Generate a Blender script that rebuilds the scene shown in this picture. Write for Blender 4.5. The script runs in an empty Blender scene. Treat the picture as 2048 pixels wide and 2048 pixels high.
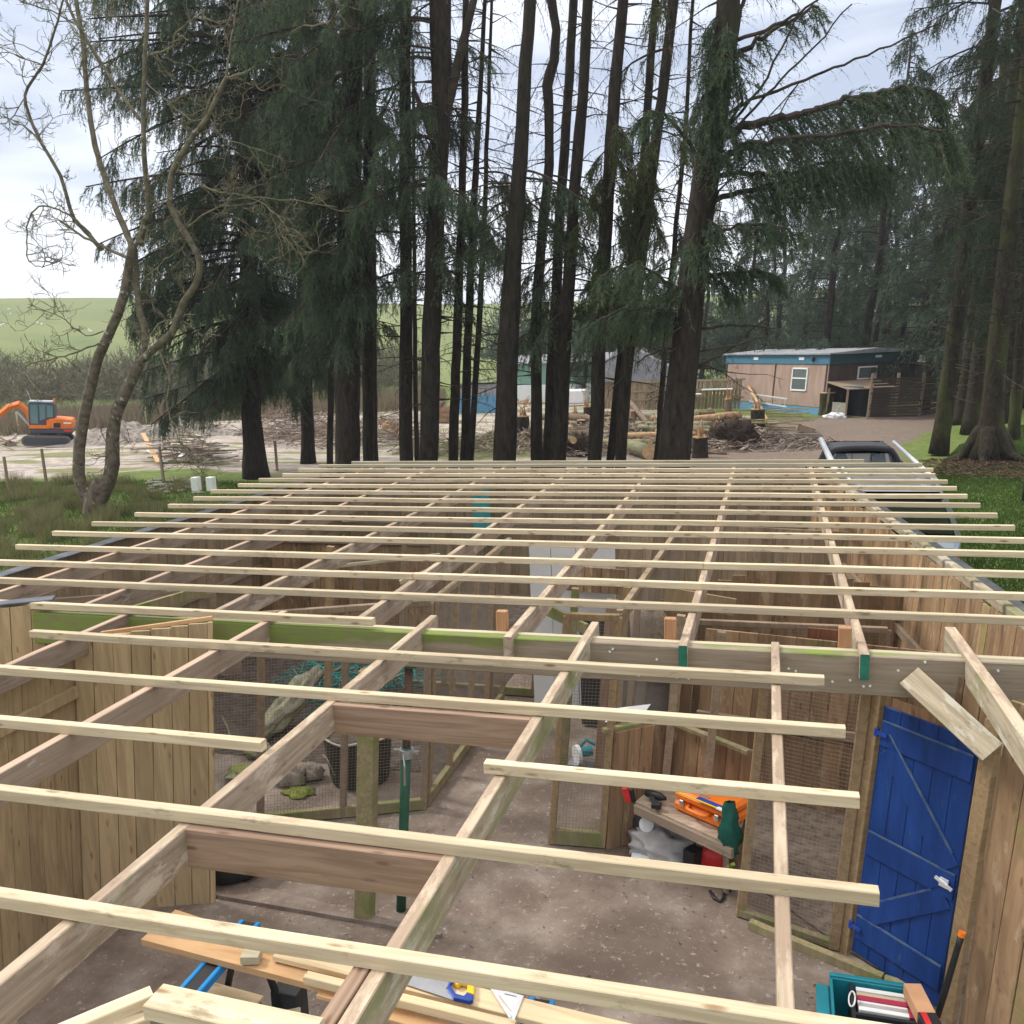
import bpy, math, random
import numpy as np
from mathutils import Vector, Matrix, Quaternion
R = math.radians
rng = np.random.default_rng(7)
random.seed(5)
scene = bpy.context.scene
col = scene.collection

# ------------------------------------------------------------------ camera, sky, sun, exposure
H = 3.82
F_PX, PITCH, ROLL, YAW = 1806.54, 0.1807796, -0.0392791, 0.2792529
cy, sy, cp, sp = math.cos(YAW), math.sin(YAW), math.cos(PITCH), math.sin(PITCH)
FW = Vector((-sy*cp, cy*cp, -sp)); RT0 = Vector((cy, sy, 0)); UP0 = RT0.cross(FW)
RT = math.cos(ROLL)*RT0 + math.sin(ROLL)*UP0
UP = -math.sin(ROLL)*RT0 + math.cos(ROLL)*UP0
cam = bpy.data.cameras.new('camera'); camo = bpy.data.objects.new('camera', cam); col.objects.link(camo)
cam.sensor_width = 36; cam.lens = 36*F_PX/2048; cam.clip_start = .05; cam.clip_end = 3000
camo.matrix_world = Matrix(((RT.x, UP.x, -FW.x, 0), (RT.y, UP.y, -FW.y, 0), (RT.z, UP.z, -FW.z, H), (0, 0, 0, 1)))
scene.camera = camo
scene.view_settings.view_transform = 'Standard'; scene.view_settings.look = 'None'
scene.view_settings.exposure = 0.62; scene.view_settings.gamma = 1

SUN_EL, SUN_AZ = R(46), R(282)
w = bpy.data.worlds.new('World'); scene.world = w; w.use_nodes = True
nt = w.node_tree; nt.nodes.clear()
out = nt.nodes.new('ShaderNodeOutputWorld'); bg = nt.nodes.new('ShaderNodeBackground')
sky = nt.nodes.new('ShaderNodeTexSky'); sky.sky_type = 'NISHITA'; sky.sun_disc = False
sky.sun_elevation = SUN_EL; sky.sun_rotation = SUN_AZ
tc = nt.nodes.new('ShaderNodeTexCoord'); mp = nt.nodes.new('ShaderNodeMapping'); mp.inputs['Scale'].default_value = (1, 1, 4.5)
mp.inputs['Location'].default_value = (.3, .5, .2)
n1 = nt.nodes.new('ShaderNodeTexNoise'); n1.inputs['Scale'].default_value = 2.1; n1.inputs['Detail'].default_value = 5; n1.inputs['Distortion'].default_value = .35
cr = nt.nodes.new('ShaderNodeValToRGB')
cr.color_ramp.elements[0].position = .43; cr.color_ramp.elements[0].color = (4.0, 4.55, 5.7, 1)
cr.color_ramp.elements[1].position = .64; cr.color_ramp.elements[1].color = (8.2, 8.5, 9.2, 1)
sep = nt.nodes.new('ShaderNodeSeparateXYZ')
up = nt.nodes.new('ShaderNodeMapRange'); up.inputs['From Min'].default_value = .28; up.inputs['From Max'].default_value = .9
up.inputs['To Min'].default_value = 1.0; up.inputs['To Max'].default_value = 1.7
lo = nt.nodes.new('ShaderNodeMapRange'); lo.inputs['From Min'].default_value = .0; lo.inputs['From Max'].default_value = .22
lo.inputs['To Min'].default_value = .75; lo.inputs['To Max'].default_value = 0
mixl = nt.nodes.new('ShaderNodeMixRGB'); mixl.inputs['Color2'].default_value = (9.4, 9.5, 9.8, 1)
mul = nt.nodes.new('ShaderNodeVectorMath'); mul.operation = 'SCALE'
mixs = nt.nodes.new('ShaderNodeMixRGB'); mixs.inputs['Fac'].default_value = .93
L = nt.links.new
L(tc.outputs['Generated'], mp.inputs['Vector']); L(mp.outputs['Vector'], n1.inputs['Vector']); L(n1.outputs['Fac'], cr.inputs['Fac'])
L(tc.outputs['Generated'], sep.inputs[0]); L(sep.outputs['Z'], up.inputs['Value']); L(sep.outputs['Z'], lo.inputs['Value'])
hi = nt.nodes.new('ShaderNodeMapRange'); hi.inputs['From Min'].default_value = .34; hi.inputs['From Max'].default_value = .6
mixh = nt.nodes.new('ShaderNodeMixRGB'); mixh.inputs['Color2'].default_value = (7.6, 7.35, 7.05, 1)
L(sep.outputs['Z'], hi.inputs['Value']); L(hi.outputs[0], mixh.inputs['Fac']); L(cr.outputs['Color'], mixh.inputs['Color1'])
L(lo.outputs[0], mixl.inputs['Fac']); L(mixh.outputs[0], mixl.inputs['Color1'])
L(mixl.outputs[0], mul.inputs[0]); L(up.outputs[0], mul.inputs['Scale'])
L(sky.outputs['Color'], mixs.inputs['Color1']); L(mul.outputs[0], mixs.inputs['Color2'])
L(mixs.outputs[0], bg.inputs['Color']); bg.inputs['Strength'].default_value = .1
L(bg.outputs[0], out.inputs['Surface'])
sl = bpy.data.lights.new('sun', 'SUN'); sl.energy = 2.0; sl.angle = R(12); sl.color = (1, .94, .85)
so = bpy.data.objects.new('sun', sl); col.objects.link(so)
# light travels away from the sun: sun stands behind-left of the camera, high
sd = Vector((math.sin(SUN_AZ)*math.cos(SUN_EL), math.cos(SUN_AZ)*math.cos(SUN_EL), math.sin(SUN_EL)))
so.rotation_mode = 'QUATERNION'; so.rotation_quaternion = sd.to_track_quat('Z', 'Y'); so.location = (0, 0, 30)

# ------------------------------------------------------------------ measuring helpers
def ray(x, y): return FW + (x-1024)/F_PX*RT - (y-1024)/F_PX*UP
def G(x, y, z=0.0):                       # point of the level plane z seen at photo position x, y
    a = ray(x, y); s = (z-H)/a.z; return Vector((a.x*s, a.y*s, z))
def AT(x, y, Y):                          # point of the upright plane at depth Y
    a = ray(x, y); s = Y/a.y; return Vector((a.x*s, Y, H+a.z*s))
def V3(*a): return Vector(a)

# the plane of the roof and floor falls gently to the left, so true uprights lean this much in scene axes
LX, LY = .0879, .0207
LEAN = [None]                              # height about which uprights are leaned while it is set
def lean(v): 
    if LEAN[0] is None: return Vector(v)
    k = v[2]-LEAN[0]; return V3(v[0]+LX*k, v[1]+LY*k, v[2])
TILT = Vector((0, 0, 1)).rotation_difference(Vector((LX, LY, 1)))
# ------------------------------------------------------------------ mesh builder
class MB:
    def __init__(s): s.v = []; s.f = []; s.m = []
    def add(s, vs, fs, mi=0):
        b = len(s.v); s.v += [tuple(v) for v in vs]; s.f += [tuple(b+i for i in f) for f in fs]; s.m += [mi]*len(fs); return s
    def box(s, c, d, M=None, mi=0, ch=0.0):
        x, y, z = d[0]/2, d[1]/2, d[2]/2
        if ch > 0:
            vs = []
            for sx in (-1, 1):
                for sy_ in (-1, 1):
                    for sz in (-1, 1):
                        vs += [V3(sx*(x-ch), sy_*(y-ch), sz*z), V3(sx*(x-ch), sy_*y, sz*(z-ch)), V3(sx*x, sy_*(y-ch), sz*(z-ch))]
            def i(sx, sy_, sz, k): return ((sx > 0)*4+(sy_ > 0)*2+(sz > 0))*3+k
            fs = []
            for q in (-1, 1):
                fs.append([i(-1, -1, q, 0), i(1, -1, q, 0), i(1, 1, q, 0), i(-1, 1, q, 0)])
                fs.append([i(-1, q, -1, 1), i(1, q, -1, 1), i(1, q, 1, 1), i(-1, q, 1, 1)])
                fs.append([i(q, -1, -1, 2), i(q, 1, -1, 2), i(q, 1, 1, 2), i(q, -1, 1, 2)])
            for a in (-1, 1):
                for b in (-1, 1):
                    fs.append([i(-1, a, b, 0), i(1, a, b, 0), i(1, a, b, 1), i(-1, a, b, 1)])
                    fs.append([i(a, -1, b, 0), i(a, 1, b, 0), i(a, 1, b, 2), i(a, -1, b, 2)])
                    fs.append([i(a, b, -1, 1), i(a, b, 1, 1), i(a, b, 1, 2), i(a, b, -1, 2)])
                    for c_ in (-1, 1): fs.append([i(a, b, c_, 0), i(a, b, c_, 1), i(a, b, c_, 2)])
        else:
            vs = [V3(a*x, b*y, c_*z) for a in (-1, 1) for b in (-1, 1) for c_ in (-1, 1)]
            fs = [(0, 1, 3, 2), (4, 6, 7, 5), (0, 4, 5, 1), (2, 3, 7, 6), (0, 2, 6, 4), (1, 5, 7, 3)]
        T = Matrix.Translation(Vector(c)) @ (M.to_4x4() if M is not None else Matrix.Identity(4))
        return s.add([T @ v for v in vs], fs, mi)
    def beam(s, p0, p1, w_, h_, mi=0, ch=0.0, up=V3(0, 0, 1)):
        p0, p1 = Vector(p0), Vector(p1); d = p1-p0; L_ = d.length; d.normalize()
        if abs(d.dot(up)) > .99: up = V3(0, 1, 0)
        yv = up.cross(d).normalized(); zv = d.cross(yv)
        M = Matrix((d, yv, zv)).transposed()
        return s.box((p0+p1)/2, (L_, w_, h_), M, mi, ch)
    def tube(s, pts, rs, n=6, mi=0, cap=True, wob=0.0):
        pts = [Vector(p) for p in pts]; b = len(s.v); K = len(pts)
        if not hasattr(rs, '__len__'): rs = [rs]*K
        ref = V3(.3, .1, 1).normalized()
        for k, p in enumerate(pts):
            d = (pts[min(k+1, K-1)]-pts[max(k-1, 0)]).normalized()
            if k == 0:
                a = ref.cross(d)
                if a.length < .1: a = V3(1, 0, 0).cross(d)
            else: a = pa_-d*pa_.dot(d)
            if a.length < 1e-4: a = V3(1, 0, 0).cross(d)
            a.normalize(); c_ = d.cross(a); pa_ = a
            for j in range(n):
                t = 2*math.pi*j/n; r = rs[k]*(1+(random.uniform(-wob, wob) if wob else 0))
                s.v.append(tuple(p+a*(math.cos(t)*r)+c_*(math.sin(t)*r)))
        for k in range(K-1):
            for j in range(n):
                s.f.append((b+k*n+j, b+k*n+(j+1) % n, b+(k+1)*n+(j+1) % n, b+(k+1)*n+j)); s.m.append(mi)
        if cap:
            s.f.append(tuple(b+j for j in range(n))[::-1]); s.f.append(tuple(b+(K-1)*n+j for j in range(n))); s.m += [mi, mi]
        return s
    def lathe(s, c, prof, n=20, mi=0, wob=0, sq=(1, 1)):
        c = Vector(c); b = len(s.v); K = len(prof)
        for r, z in prof:
            for j in range(n):
                t = 2*math.pi*j/n; q = r*(1+(random.uniform(-wob, wob) if wob else 0))
                s.v.append((c.x+math.cos(t)*q*sq[0], c.y+math.sin(t)*q*sq[1], c.z+z))
        for k in range(K-1):
            for j in range(n):
                s.f.append((b+k*n+j, b+k*n+(j+1) % n, b+(k+1)*n+(j+1) % n, b+(k+1)*n+j)); s.m.append(mi)
        return s
    def prism(s, poly, d, mi=0):          # closed polygon of points extruded by the vector d
        poly = [Vector(p) for p in poly]; d = Vector(d); n = len(poly)
        vs = poly+[p+d for p in poly]
        fs = [tuple(range(n))[::-1], tuple(range(n, 2*n))]+[(i, (i+1) % n, (i+1) % n+n, i+n) for i in range(n)]
        return s.add(vs, fs, mi)
    def build(s, name, mats, parent=None, origin=None, smooth=False, world=True, bevel=0, shift=None):
        if not isinstance(mats, (list, tuple)): mats = [mats]
        if LEAN[0] is not None and world: s.v = [tuple(lean(v)) for v in s.v]
        if shift is not None: o0 = Vector(shift)
        elif parent is not None: o0 = parent.location.copy() if world else V3(0, 0, 0)
        elif origin is not None: o0 = Vector(origin)
        else:
            a = np.array(s.v); o0 = V3(float(a[:, 0].mean()), float(a[:, 1].mean()), float(a[:, 2].min()))
        me = bpy.data.meshes.new(name)
        me.from_pydata([(v[0]-o0.x, v[1]-o0.y, v[2]-o0.z) for v in s.v], [], s.f)
        for m_ in mats: me.materials.append(m_)
        if len(mats) > 1: me.polygons.foreach_set('material_index', s.m)
        if smooth: me.polygons.foreach_set('use_smooth', [True]*len(me.polygons))
        me.update()
        o = bpy.data.objects.new(name, me); col.objects.link(o)
        if parent is not None: o.parent = parent
        else: o.location = o0
        if bevel:
            b = o.modifiers.new('b', 'BEVEL'); b.width = bevel; b.segments = 2; b.limit_method = 'ANGLE'
        return o

def tag(o, label, cat, group=None, kind=None):
    if label: o['label'] = label
    if cat: o['category'] = cat
    if group: o['group'] = group
    if kind: o['kind'] = kind
    return o
def thing(name, label, cat, loc=(0, 0, 0), rz=0, group=None):
    o = bpy.data.objects.new(name, None); col.objects.link(o); o.empty_display_size = .1
    o.location = loc; o.rotation_euler = (0, 0, rz); return tag(o, label, cat, group)
ORD = ['first', 'second', 'third', 'fourth', 'fifth', 'sixth', 'seventh', 'eighth', 'ninth', 'tenth', 'eleventh', 'twelfth', 'thirteenth',
       'fourteenth', 'fifteenth', 'sixteenth', 'seventeenth', 'eighteenth', 'nineteenth', 'twentieth', 'twenty-first', 'twenty-second', 'twenty-third']
def soup(name, tris, mat, parent=None, origin=(0, 0, 0)):   # many loose triangles as one mesh
    tris = np.asarray(tris, dtype=np.float32).reshape(-1, 3)-np.array(origin, dtype=np.float32)
    n = len(tris)//3
    me = bpy.data.meshes.new(name)
    me.vertices.add(3*n); me.vertices.foreach_set('co', tris.ravel())
    me.loops.add(3*n); me.loops.foreach_set('vertex_index', np.arange(3*n, dtype=np.int32))
    me.polygons.add(n); me.polygons.foreach_set('loop_start', np.arange(0, 3*n, 3, dtype=np.int32))
    me.materials.append(mat); me.update(calc_edges=True)
    o = bpy.data.objects.new(name, me); col.objects.link(o)
    if parent is not None: o.parent = parent
    else: o.location = origin
    return o

# ------------------------------------------------------------------ materials
def newmat(name):
    m = bpy.data.materials.new(name); m.use_nodes = True; t = m.node_tree
    return m, t, t.nodes['Principled BSDF']
def N(t, ty, **k):
    n = t.nodes.new(ty)
    for a, b in k.items():
        if a in n.inputs: n.inputs[a].default_value = b
        else: setattr(n, a, b)
    return n
def ramp(t, src, stops):
    r = t.nodes.new('ShaderNodeValToRGB'); e = r.color_ramp.elements
    while len(e) < len(stops): e.new(.5)
    for q, (p, c) in zip(e, stops):
        q.position = p; q.color = (c[0], c[1], c[2], 1) if hasattr(c, '__len__') else (c, c, c, 1)
    t.links.new(src, r.inputs['Fac']); return r
def mixc(t, fac, a, b, mode='MIX'):
    m = t.nodes.new('ShaderNodeMixRGB'); m.blend_type = mode
    for i, s in ((0, fac), (1, a), (2, b)):
        if isinstance(s, (int, float)): m.inputs[i].default_value = s
        elif isinstance(s, tuple): m.inputs[i].default_value = s+(1,)
        else: t.links.new(s, m.inputs[i])
    return m.outputs[0]
def coords(t, scale=(1, 1, 1), rand=True):
    c = t.nodes.new('ShaderNodeTexCoord'); m = t.nodes.new('ShaderNodeMapping'); m.inputs['Scale'].default_value = scale
    if rand:
        oi = t.nodes.new('ShaderNodeObjectInfo'); a = t.nodes.new('ShaderNodeVectorMath'); a.operation = 'MULTIPLY_ADD'
        cb = t.nodes.new('ShaderNodeCombineXYZ'); 
        for i in range(3): t.links.new(oi.outputs['Random'], cb.inputs[i])
        a.inputs[1].default_value = (37, 21, 53); t.links.new(cb.outputs[0], a.inputs[0]); t.links.new(c.outputs['Object'], a.inputs[2])
        t.links.new(a.outputs[0], m.inputs['Vector'])
    else: t.links.new(c.outputs['Object'], m.inputs['Vector'])
    return m.outputs[0]
def noise(t, vec, scale, detail=4, rough=.55, dist=0):
    n = N(t, 'ShaderNodeTexNoise', Scale=scale, Detail=detail, Roughness=rough, Distortion=dist); t.links.new(vec, n.inputs['Vector']); return n.outputs['Fac']
def bump(t, b, src, strength=.3, dist=.01):
    n = N(t, 'ShaderNodeBump', Strength=strength, Distance=dist); t.links.new(src, n.inputs['Height']); t.links.new(n.outputs[0], b.inputs['Normal'])
def island(t, src, lo_=.75, hi=1.2, hue=0):
    g = t.nodes.new('ShaderNodeNewGeometry'); mr = N(t, 'ShaderNodeMapRange'); mr.inputs['To Min'].default_value = lo_; mr.inputs['To Max'].default_value = hi
    t.links.new(g.outputs['Random Per Island'], mr.inputs['Value'])
    h = t.nodes.new('ShaderNodeHueSaturation'); t.links.new(mr.outputs[0], h.inputs['Value']); t.links.new(src, h.inputs['Color'])
    if hue:
        m2 = N(t, 'ShaderNodeMath', operation='FRACT'); m3 = N(t, 'ShaderNodeMath', operation='MULTIPLY'); m3.inputs[1].default_value = 7.31
        t.links.new(g.outputs['Random Per Island'], m3.inputs[0]); t.links.new(m3.outputs[0], m2.inputs[0])
        m4 = N(t, 'ShaderNodeMapRange'); m4.inputs['To Min'].default_value = .5-hue; m4.inputs['To Max'].default_value = .5+hue
        t.links.new(m2.outputs[0], m4.inputs['Value']); t.links.new(m4.outputs[0], h.inputs['Hue'])
    return h.outputs['Color']

def wood(name, light, dark, axis='x', knots=.6, moss=0, mosscol=(.16, .24, .04), patch=0, patchcol=(.5, .48, .42), rough=.75, island_v=None, grain=26, objv=(.9, 1.1), mosstop=None, bumps=.25):
    m, t, b = newmat(name)
    st = (1.3, 1, 1) if axis == 'x' else (1, 1, 1.3)
    big = (1.3, grain, grain) if axis == 'x' else (grain, grain, 1.3)
    kn = (5.5, 20, 20) if axis == 'x' else (20, 20, 5.5)
    v = coords(t, big); g = noise(t, v, 1.0, 5, .6, 1.2)
    g2 = noise(t, coords(t, (st[0]*1.1, 5 if axis == 'x' else 5, 5 if axis == 'x' else 1.4)), 1.0, 3, .5, .6)
    c = ramp(t, g, [(.38, tuple(.85*x for x in dark)), (.62, light)]).outputs[0]
    c2 = ramp(t, g2, [(.3, tuple(.82*x for x in light)), (.72, tuple(min(1, 1.1*x) for x in light))]).outputs[0]
    c = mixc(t, .38, c, c2)
    if knots:
        vo = N(t, 'ShaderNodeTexVoronoi', Scale=1.0); t.links.new(coords(t, kn), vo.inputs['Vector'])
        k = ramp(t, vo.outputs['Distance'], [(.0, 1), (.12, .75), (.24, 0)]).outputs[0]
        k = mixc(t, 1, k, ramp(t, vo.outputs['Color'], [(.50, 0), (.54, 1)]).outputs[0], 'MULTIPLY')
        c = mixc(t, mixc(t, 1, k, (knots,)*3, 'MULTIPLY'), c, tuple(x*f for x, f in zip(dark, (.5, .38, .3))))
    if patch:
        p = noise(t, coords(t, (3, 9, 9) if axis == 'x' else (9, 9, 3)), 1.0, 6, .7)
        pr = ramp(t, p, [(.62-patch*.2, 0), (.70-patch*.2, 1)]).outputs[0]
        c = mixc(t, mixc(t, 1, pr, (.75,)*3, 'MULTIPLY'), c, patchcol)
        p2 = ramp(t, noise(t, coords(t, (5, 16, 16) if axis == 'x' else (16, 16, 5)), 1.0, 5, .7), [(.6, 0), (.72, .75)]).outputs[0]
        c = mixc(t, p2, c, tuple(x*.42 for x in dark))
    if moss:
        p = noise(t, coords(t, (1.6, 4, 4) if axis == 'x' else (4, 4, 1.2)), 1.0, 6, .65)
        pr = ramp(t, p, [(.68-moss*.35, 0), (.78-moss*.3, 1)]).outputs[0]
        if mosstop is not None:
            tcn = t.nodes.new('ShaderNodeTexCoord'); sx = t.nodes.new('ShaderNodeSeparateXYZ'); t.links.new(tcn.outputs['Object'], sx.inputs[0])
            mr = N(t, 'ShaderNodeMapRange'); mr.inputs['From Min'].default_value = mosstop[0]; mr.inputs['From Max'].default_value = mosstop[1]
            t.links.new(sx.outputs['Z'], mr.inputs['Value'])
            mx = N(t, 'ShaderNodeMapRange'); mx.inputs['From Min'].default_value = mosstop[2]; mx.inputs['From Max'].default_value = mosstop[3]
            mx.inputs['To Min'].default_value = 1; mx.inputs['To Max'].default_value = .0
            t.links.new(sx.outputs['X'], mx.inputs['Value'])
            ad = N(t, 'ShaderNodeMath', operation='ADD'); t.links.new(mr.outputs[0], ad.inputs[0]); t.links.new(mx.outputs[0], ad.inputs[1])
            ad2 = N(t, 'ShaderNodeMath', operation='ADD'); ad2.inputs[1].default_value = -.9
            a3 = N(t, 'ShaderNodeMath', operation='ADD'); t.links.new(p, a3.inputs[0]); t.links.new(ad.outputs[0], a3.inputs[1])
            t.links.new(a3.outputs[0], ad2.inputs[0])
            pr = ramp(t, ad2.outputs[0], [(.36, 0), (.5, 1)]).outputs[0]
        mc = mixc(t, ramp(t, noise(t, coords(t, (3, 9, 9)), 1.6, 6, .7), [(.42, 0), (.6, 1)]).outputs[0], mosscol, tuple(a_*.5+b_*.35 for a_, b_ in zip(mosscol, dark)))
        c = mixc(t, mixc(t, 1, pr, (.85,)*3, 'MULTIPLY'), c, mc)
    if island_v: c = island(t, c, *island_v)
    oi = t.nodes.new('ShaderNodeObjectInfo'); mr = N(t, 'ShaderNodeMapRange'); mr.inputs['To Min'].default_value = objv[0]; mr.inputs['To Max'].default_value = objv[1]
    t.links.new(oi.outputs['Random'], mr.inputs['Value']); h = t.nodes.new('ShaderNodeHueSaturation'); t.links.new(mr.outputs[0], h.inputs['Value']); t.links.new(c, h.inputs['Color'])
    t.links.new(h.outputs[0], b.inputs['Base Color']); b.inputs['Roughness'].default_value = rough; b.inputs['Specular IOR Level'].default_value = .25
    bump(t, b, g, bumps, .004); return m

def stone(name, stops, scale=6, detail=6, rough=.9, bmp=.4, dist=.02, big=None, spec=.2, isl=None, metal=0, stretch=(1, 1, 1), hue=0):
    m, t, b = newmat(name); v = coords(t, stretch); n = noise(t, v, scale, detail, .62)
    c = ramp(t, n, stops).outputs[0]
    if big:
        p = noise(t, v, big[0], 4, .6); c = mixc(t, ramp(t, p, [(big[1], 0), (big[1]+big[3], 1)]).outputs[0], c, big[2])
    if isl: c = island(t, c, *isl, hue=hue)
    t.links.new(c, b.inputs['Base Color']); b.inputs['Roughness'].default_value = rough; b.inputs['Specular IOR Level'].default_value = spec; b.inputs['Metallic'].default_value = metal
    if bmp: bump(t, b, n, bmp, dist)
    return m
def paint(name, c, rough=.45, metal=0, var=.12, scale=9, spec=.4, coat=0):
    m, t, b = newmat(name); n = noise(t, coords(t), scale, 5, .65)
    cc = ramp(t, n, [(.3, tuple(x*(1-var) for x in c)), (.7, tuple(min(1, x*(1+var)) for x in c))]).outputs[0]
    t.links.new(cc, b.inputs['Base Color']); b.inputs['Roughness'].default_value = rough; b.inputs['Metallic'].default_value = metal
    b.inputs['Specular IOR Level'].default_value = spec; b.inputs['Coat Weight'].default_value = coat
    return m
def foliage(name, a, b_, dead=(.09, .06, .04), deadp=.12, trans=.25):
    m, t, b = newmat(name); g = t.nodes.new('ShaderNodeNewGeometry')
    c = ramp(t, g.outputs['Random Per Island'], [(0, dead), (deadp, dead), (deadp+.02, a), (1, b_)]).outputs[0]
    n = noise(t, coords(t), .9, 3); c = mixc(t, ramp(t, n, [(.35, 0), (.65, .65)]).outputs[0], c, tuple(x*.7 for x in a))
    t.links.new(c, b.inputs['Base Color']); b.inputs['Roughness'].default_value = .7; b.inputs['Specular IOR Level'].default_value = .2
    tr = t.nodes.new('ShaderNodeBsdfTranslucent'); t.links.new(c, tr.inputs['Color']); mx = t.nodes.new('ShaderNodeMixShader'); mx.inputs[0].default_value = trans
    o = t.nodes['Material Output']; t.links.new(b.outputs[0], mx.inputs[1]); t.links.new(tr.outputs[0], mx.inputs[2]); t.links.new(mx.outputs[0], o.inputs['Surface'])
    return m
def glass(name, tint=(.02, .025, .03), rough=.05):
    m, t, b = newmat(name); b.inputs['Base Color'].default_value = tint+(1,); b.inputs['Roughness'].default_value = rough; b.inputs['Specular IOR Level'].default_value = .8
    n = noise(t, coords(t), 3, 3); bump(t, b, n, .03, .01); return m

M_BAT = wood('new_pine', (.76, .65, .455), (.58, .46, .30), knots=1, objv=(.74, 1.05), bumps=.25, patch=.18, patchcol=(.52, .41, .27))
M_BATOLD = wood('grey_green_pine', (.52, .47, .33), (.38, .34, .24), knots=.5)
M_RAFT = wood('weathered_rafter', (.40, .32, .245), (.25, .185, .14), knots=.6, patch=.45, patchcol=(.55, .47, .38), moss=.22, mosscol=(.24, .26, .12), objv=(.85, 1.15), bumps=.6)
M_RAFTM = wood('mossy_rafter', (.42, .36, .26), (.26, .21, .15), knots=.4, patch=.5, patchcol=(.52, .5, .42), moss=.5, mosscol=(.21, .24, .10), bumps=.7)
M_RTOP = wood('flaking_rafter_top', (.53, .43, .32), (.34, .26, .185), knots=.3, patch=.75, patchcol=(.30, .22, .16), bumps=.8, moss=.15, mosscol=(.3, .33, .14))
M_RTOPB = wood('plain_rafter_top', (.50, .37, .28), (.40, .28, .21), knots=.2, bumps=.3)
M_RAFTB = wood('brown_rafter', (.32, .25, .19), (.21, .16, .12), knots=.2, patch=.1, objv=(.9, 1.1), bumps=.3)
M_NOG = wood('red_brown_noggin', (.36, .25, .18), (.21, .135, .095), knots=.9, grain=24, bumps=.3)
M_BEAM = wood('mossy_beam', (.36, .295, .225), (.25, .20, .155), knots=.3, moss=.4, mosscol=(.165, .25, .03), mosstop=(-.09, .165, -3.4, 1.2), bumps=.4)
M_FENCE = wood('new_fence_boards', (.45, .335, .195), (.32, .23, .13), axis='z', knots=.8, island_v=(.82, 1.12), grain=20, moss=.22, mosscol=(.32, .30, .14))
M_FENCEG = wood('old_green_boards', (.36, .28, .19), (.24, .185, .125), axis='z', knots=.4, island_v=(.72, 1.15), grain=18, moss=.3, mosscol=(.20, .22, .09))
M_BROWNB = wood('brown_boards', (.31, .205, .12), (.20, .125, .07), axis='z', knots=.8, island_v=(.72, 1.25), grain=16, moss=.22, mosscol=(.20, .20, .07), patch=.25, patchcol=(.40, .31, .20))
M_POST = wood('post_wood', (.38, .265, .15), (.26, .18, .10), axis='z', knots=.4, grain=22, moss=.12)
M_POSTM = wood('mossy_post', (.33, .28, .16), (.22, .18, .11), axis='z', knots=.3, grain=22, moss=.6, mosscol=(.19, .23, .07))
M_PLY = wood('orange_board', (.66, .42, .22), (.52, .30, .14), knots=.2, grain=9)
M_STUD = wood('grey_stud', (.35, .27, .19), (.24, .18, .125), axis='z', knots=.3, grain=22)
M_GREENEND = paint('green_end_paint', (.02, .16, .11), .6, var=.3)
M_FLOOR = None
M_BLACKPL = stone('black_plastic_sheet', [(.3, (.02, .022, .028)), (.7, (.10, .11, .13))], 5, rough=.35, spec=.6, bmp=.5)
M_WIRE = paint('galvanised_wire', (.27, .23, .19), .6, .3)
M_DARKSOIL = stone('dark_soil', [(.3, (.045, .035, .03)), (.7, (.13, .105, .09))], 12, bmp=.9, dist=.03)
M_CONC = stone('concrete_lump', [(.3, (.2, .19, .17)), (.7, (.36, .34, .31))], 8, bmp=.6, big=(3, .5, (.16, .17, .09), .15))
M_BARK = stone('dark_conifer_bark', [(.3, (.014, .011, .009)), (.7, (.055, .043, .034))], 9, 7, bmp=1.0, dist=.06, big=(1.1, .55, (.032, .036, .016), .2), stretch=(1.4, 1.4, .4))
M_BARKM = stone('mossy_conifer_bark', [(.3, (.014, .012, .008)), (.7, (.05, .042, .026))], 9, 7, bmp=1.0, dist=.05, big=(.9, .50, (.055, .065, .018), .15), stretch=(1.4, 1.4, .6))
M_BARKL = stone('lichen_bark', [(.3, (.06, .047, .035)), (.62, (.19, .155, .115))], 7, 7, bmp=.8, dist=.03, big=(5.5, .62, (.42, .43, .37), .05))
M_BARKT = stone('pale_twig_bark', [(.3, (.10, .085, .05)), (.7, (.26, .235, .16))], 7, 3, bmp=0)
M_BARKG = stone('mossy_limb', [(.3, (.07, .058, .042)), (.62, (.19, .165, .115))], 6, 6, bmp=.8, dist=.03, big=(5.5, .64, (.4, .41, .34), .05))
M_DEADTW = stone('dead_twigs', [(.3, (.022, .017, .014)), (.7, (.08, .062, .048))], 4, 3, bmp=0)
M_FOL = foliage('spruce_green', (.062, .108, .062), (.135, .20, .115), dead=(.15, .11, .075), deadp=.16, trans=.4)
M_FOLB = foliage('spruce_olive', (.06, .10, .038), (.13, .175, .065), dead=(.18, .125, .075), deadp=.24, trans=.4)
M_FOLD = foliage('spruce_dark', (.03, .06, .03), (.07, .115, .055), deadp=.14, trans=.35)
M_FOLF = foliage('distant_conifer', (.06, .10, .068), (.12, .165, .11), dead=(.09, .08, .06), deadp=.15)
M_FRESH = stone('fresh_split_wood', [(.3, (.30, .18, .10)), (.7, (.58, .39, .22))], 6, bmp=.4, isl=(.7, 1.15))
M_LOGB = stone('log_bark', [(.3, (.10, .07, .05)), (.7, (.24, .18, .13))], 7, bmp=.8, isl=(.7, 1.2))
M_LOGG = stone('green_log_bark', [(.3, (.13, .13, .07)), (.7, (.30, .29, .18))], 5, bmp=.5)
M_SCRAP = stone('scrap_boards', [(.3, (.15, .11, .09)), (.7, (.38, .31, .26))], 8, bmp=.3, isl=(.35, 1.6))
M_TEAL = paint('teal_plastic', (.01, .20, .26), .4)
M_BLACK = paint('black_plastic', (.018, .018, .02), .5)
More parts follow.
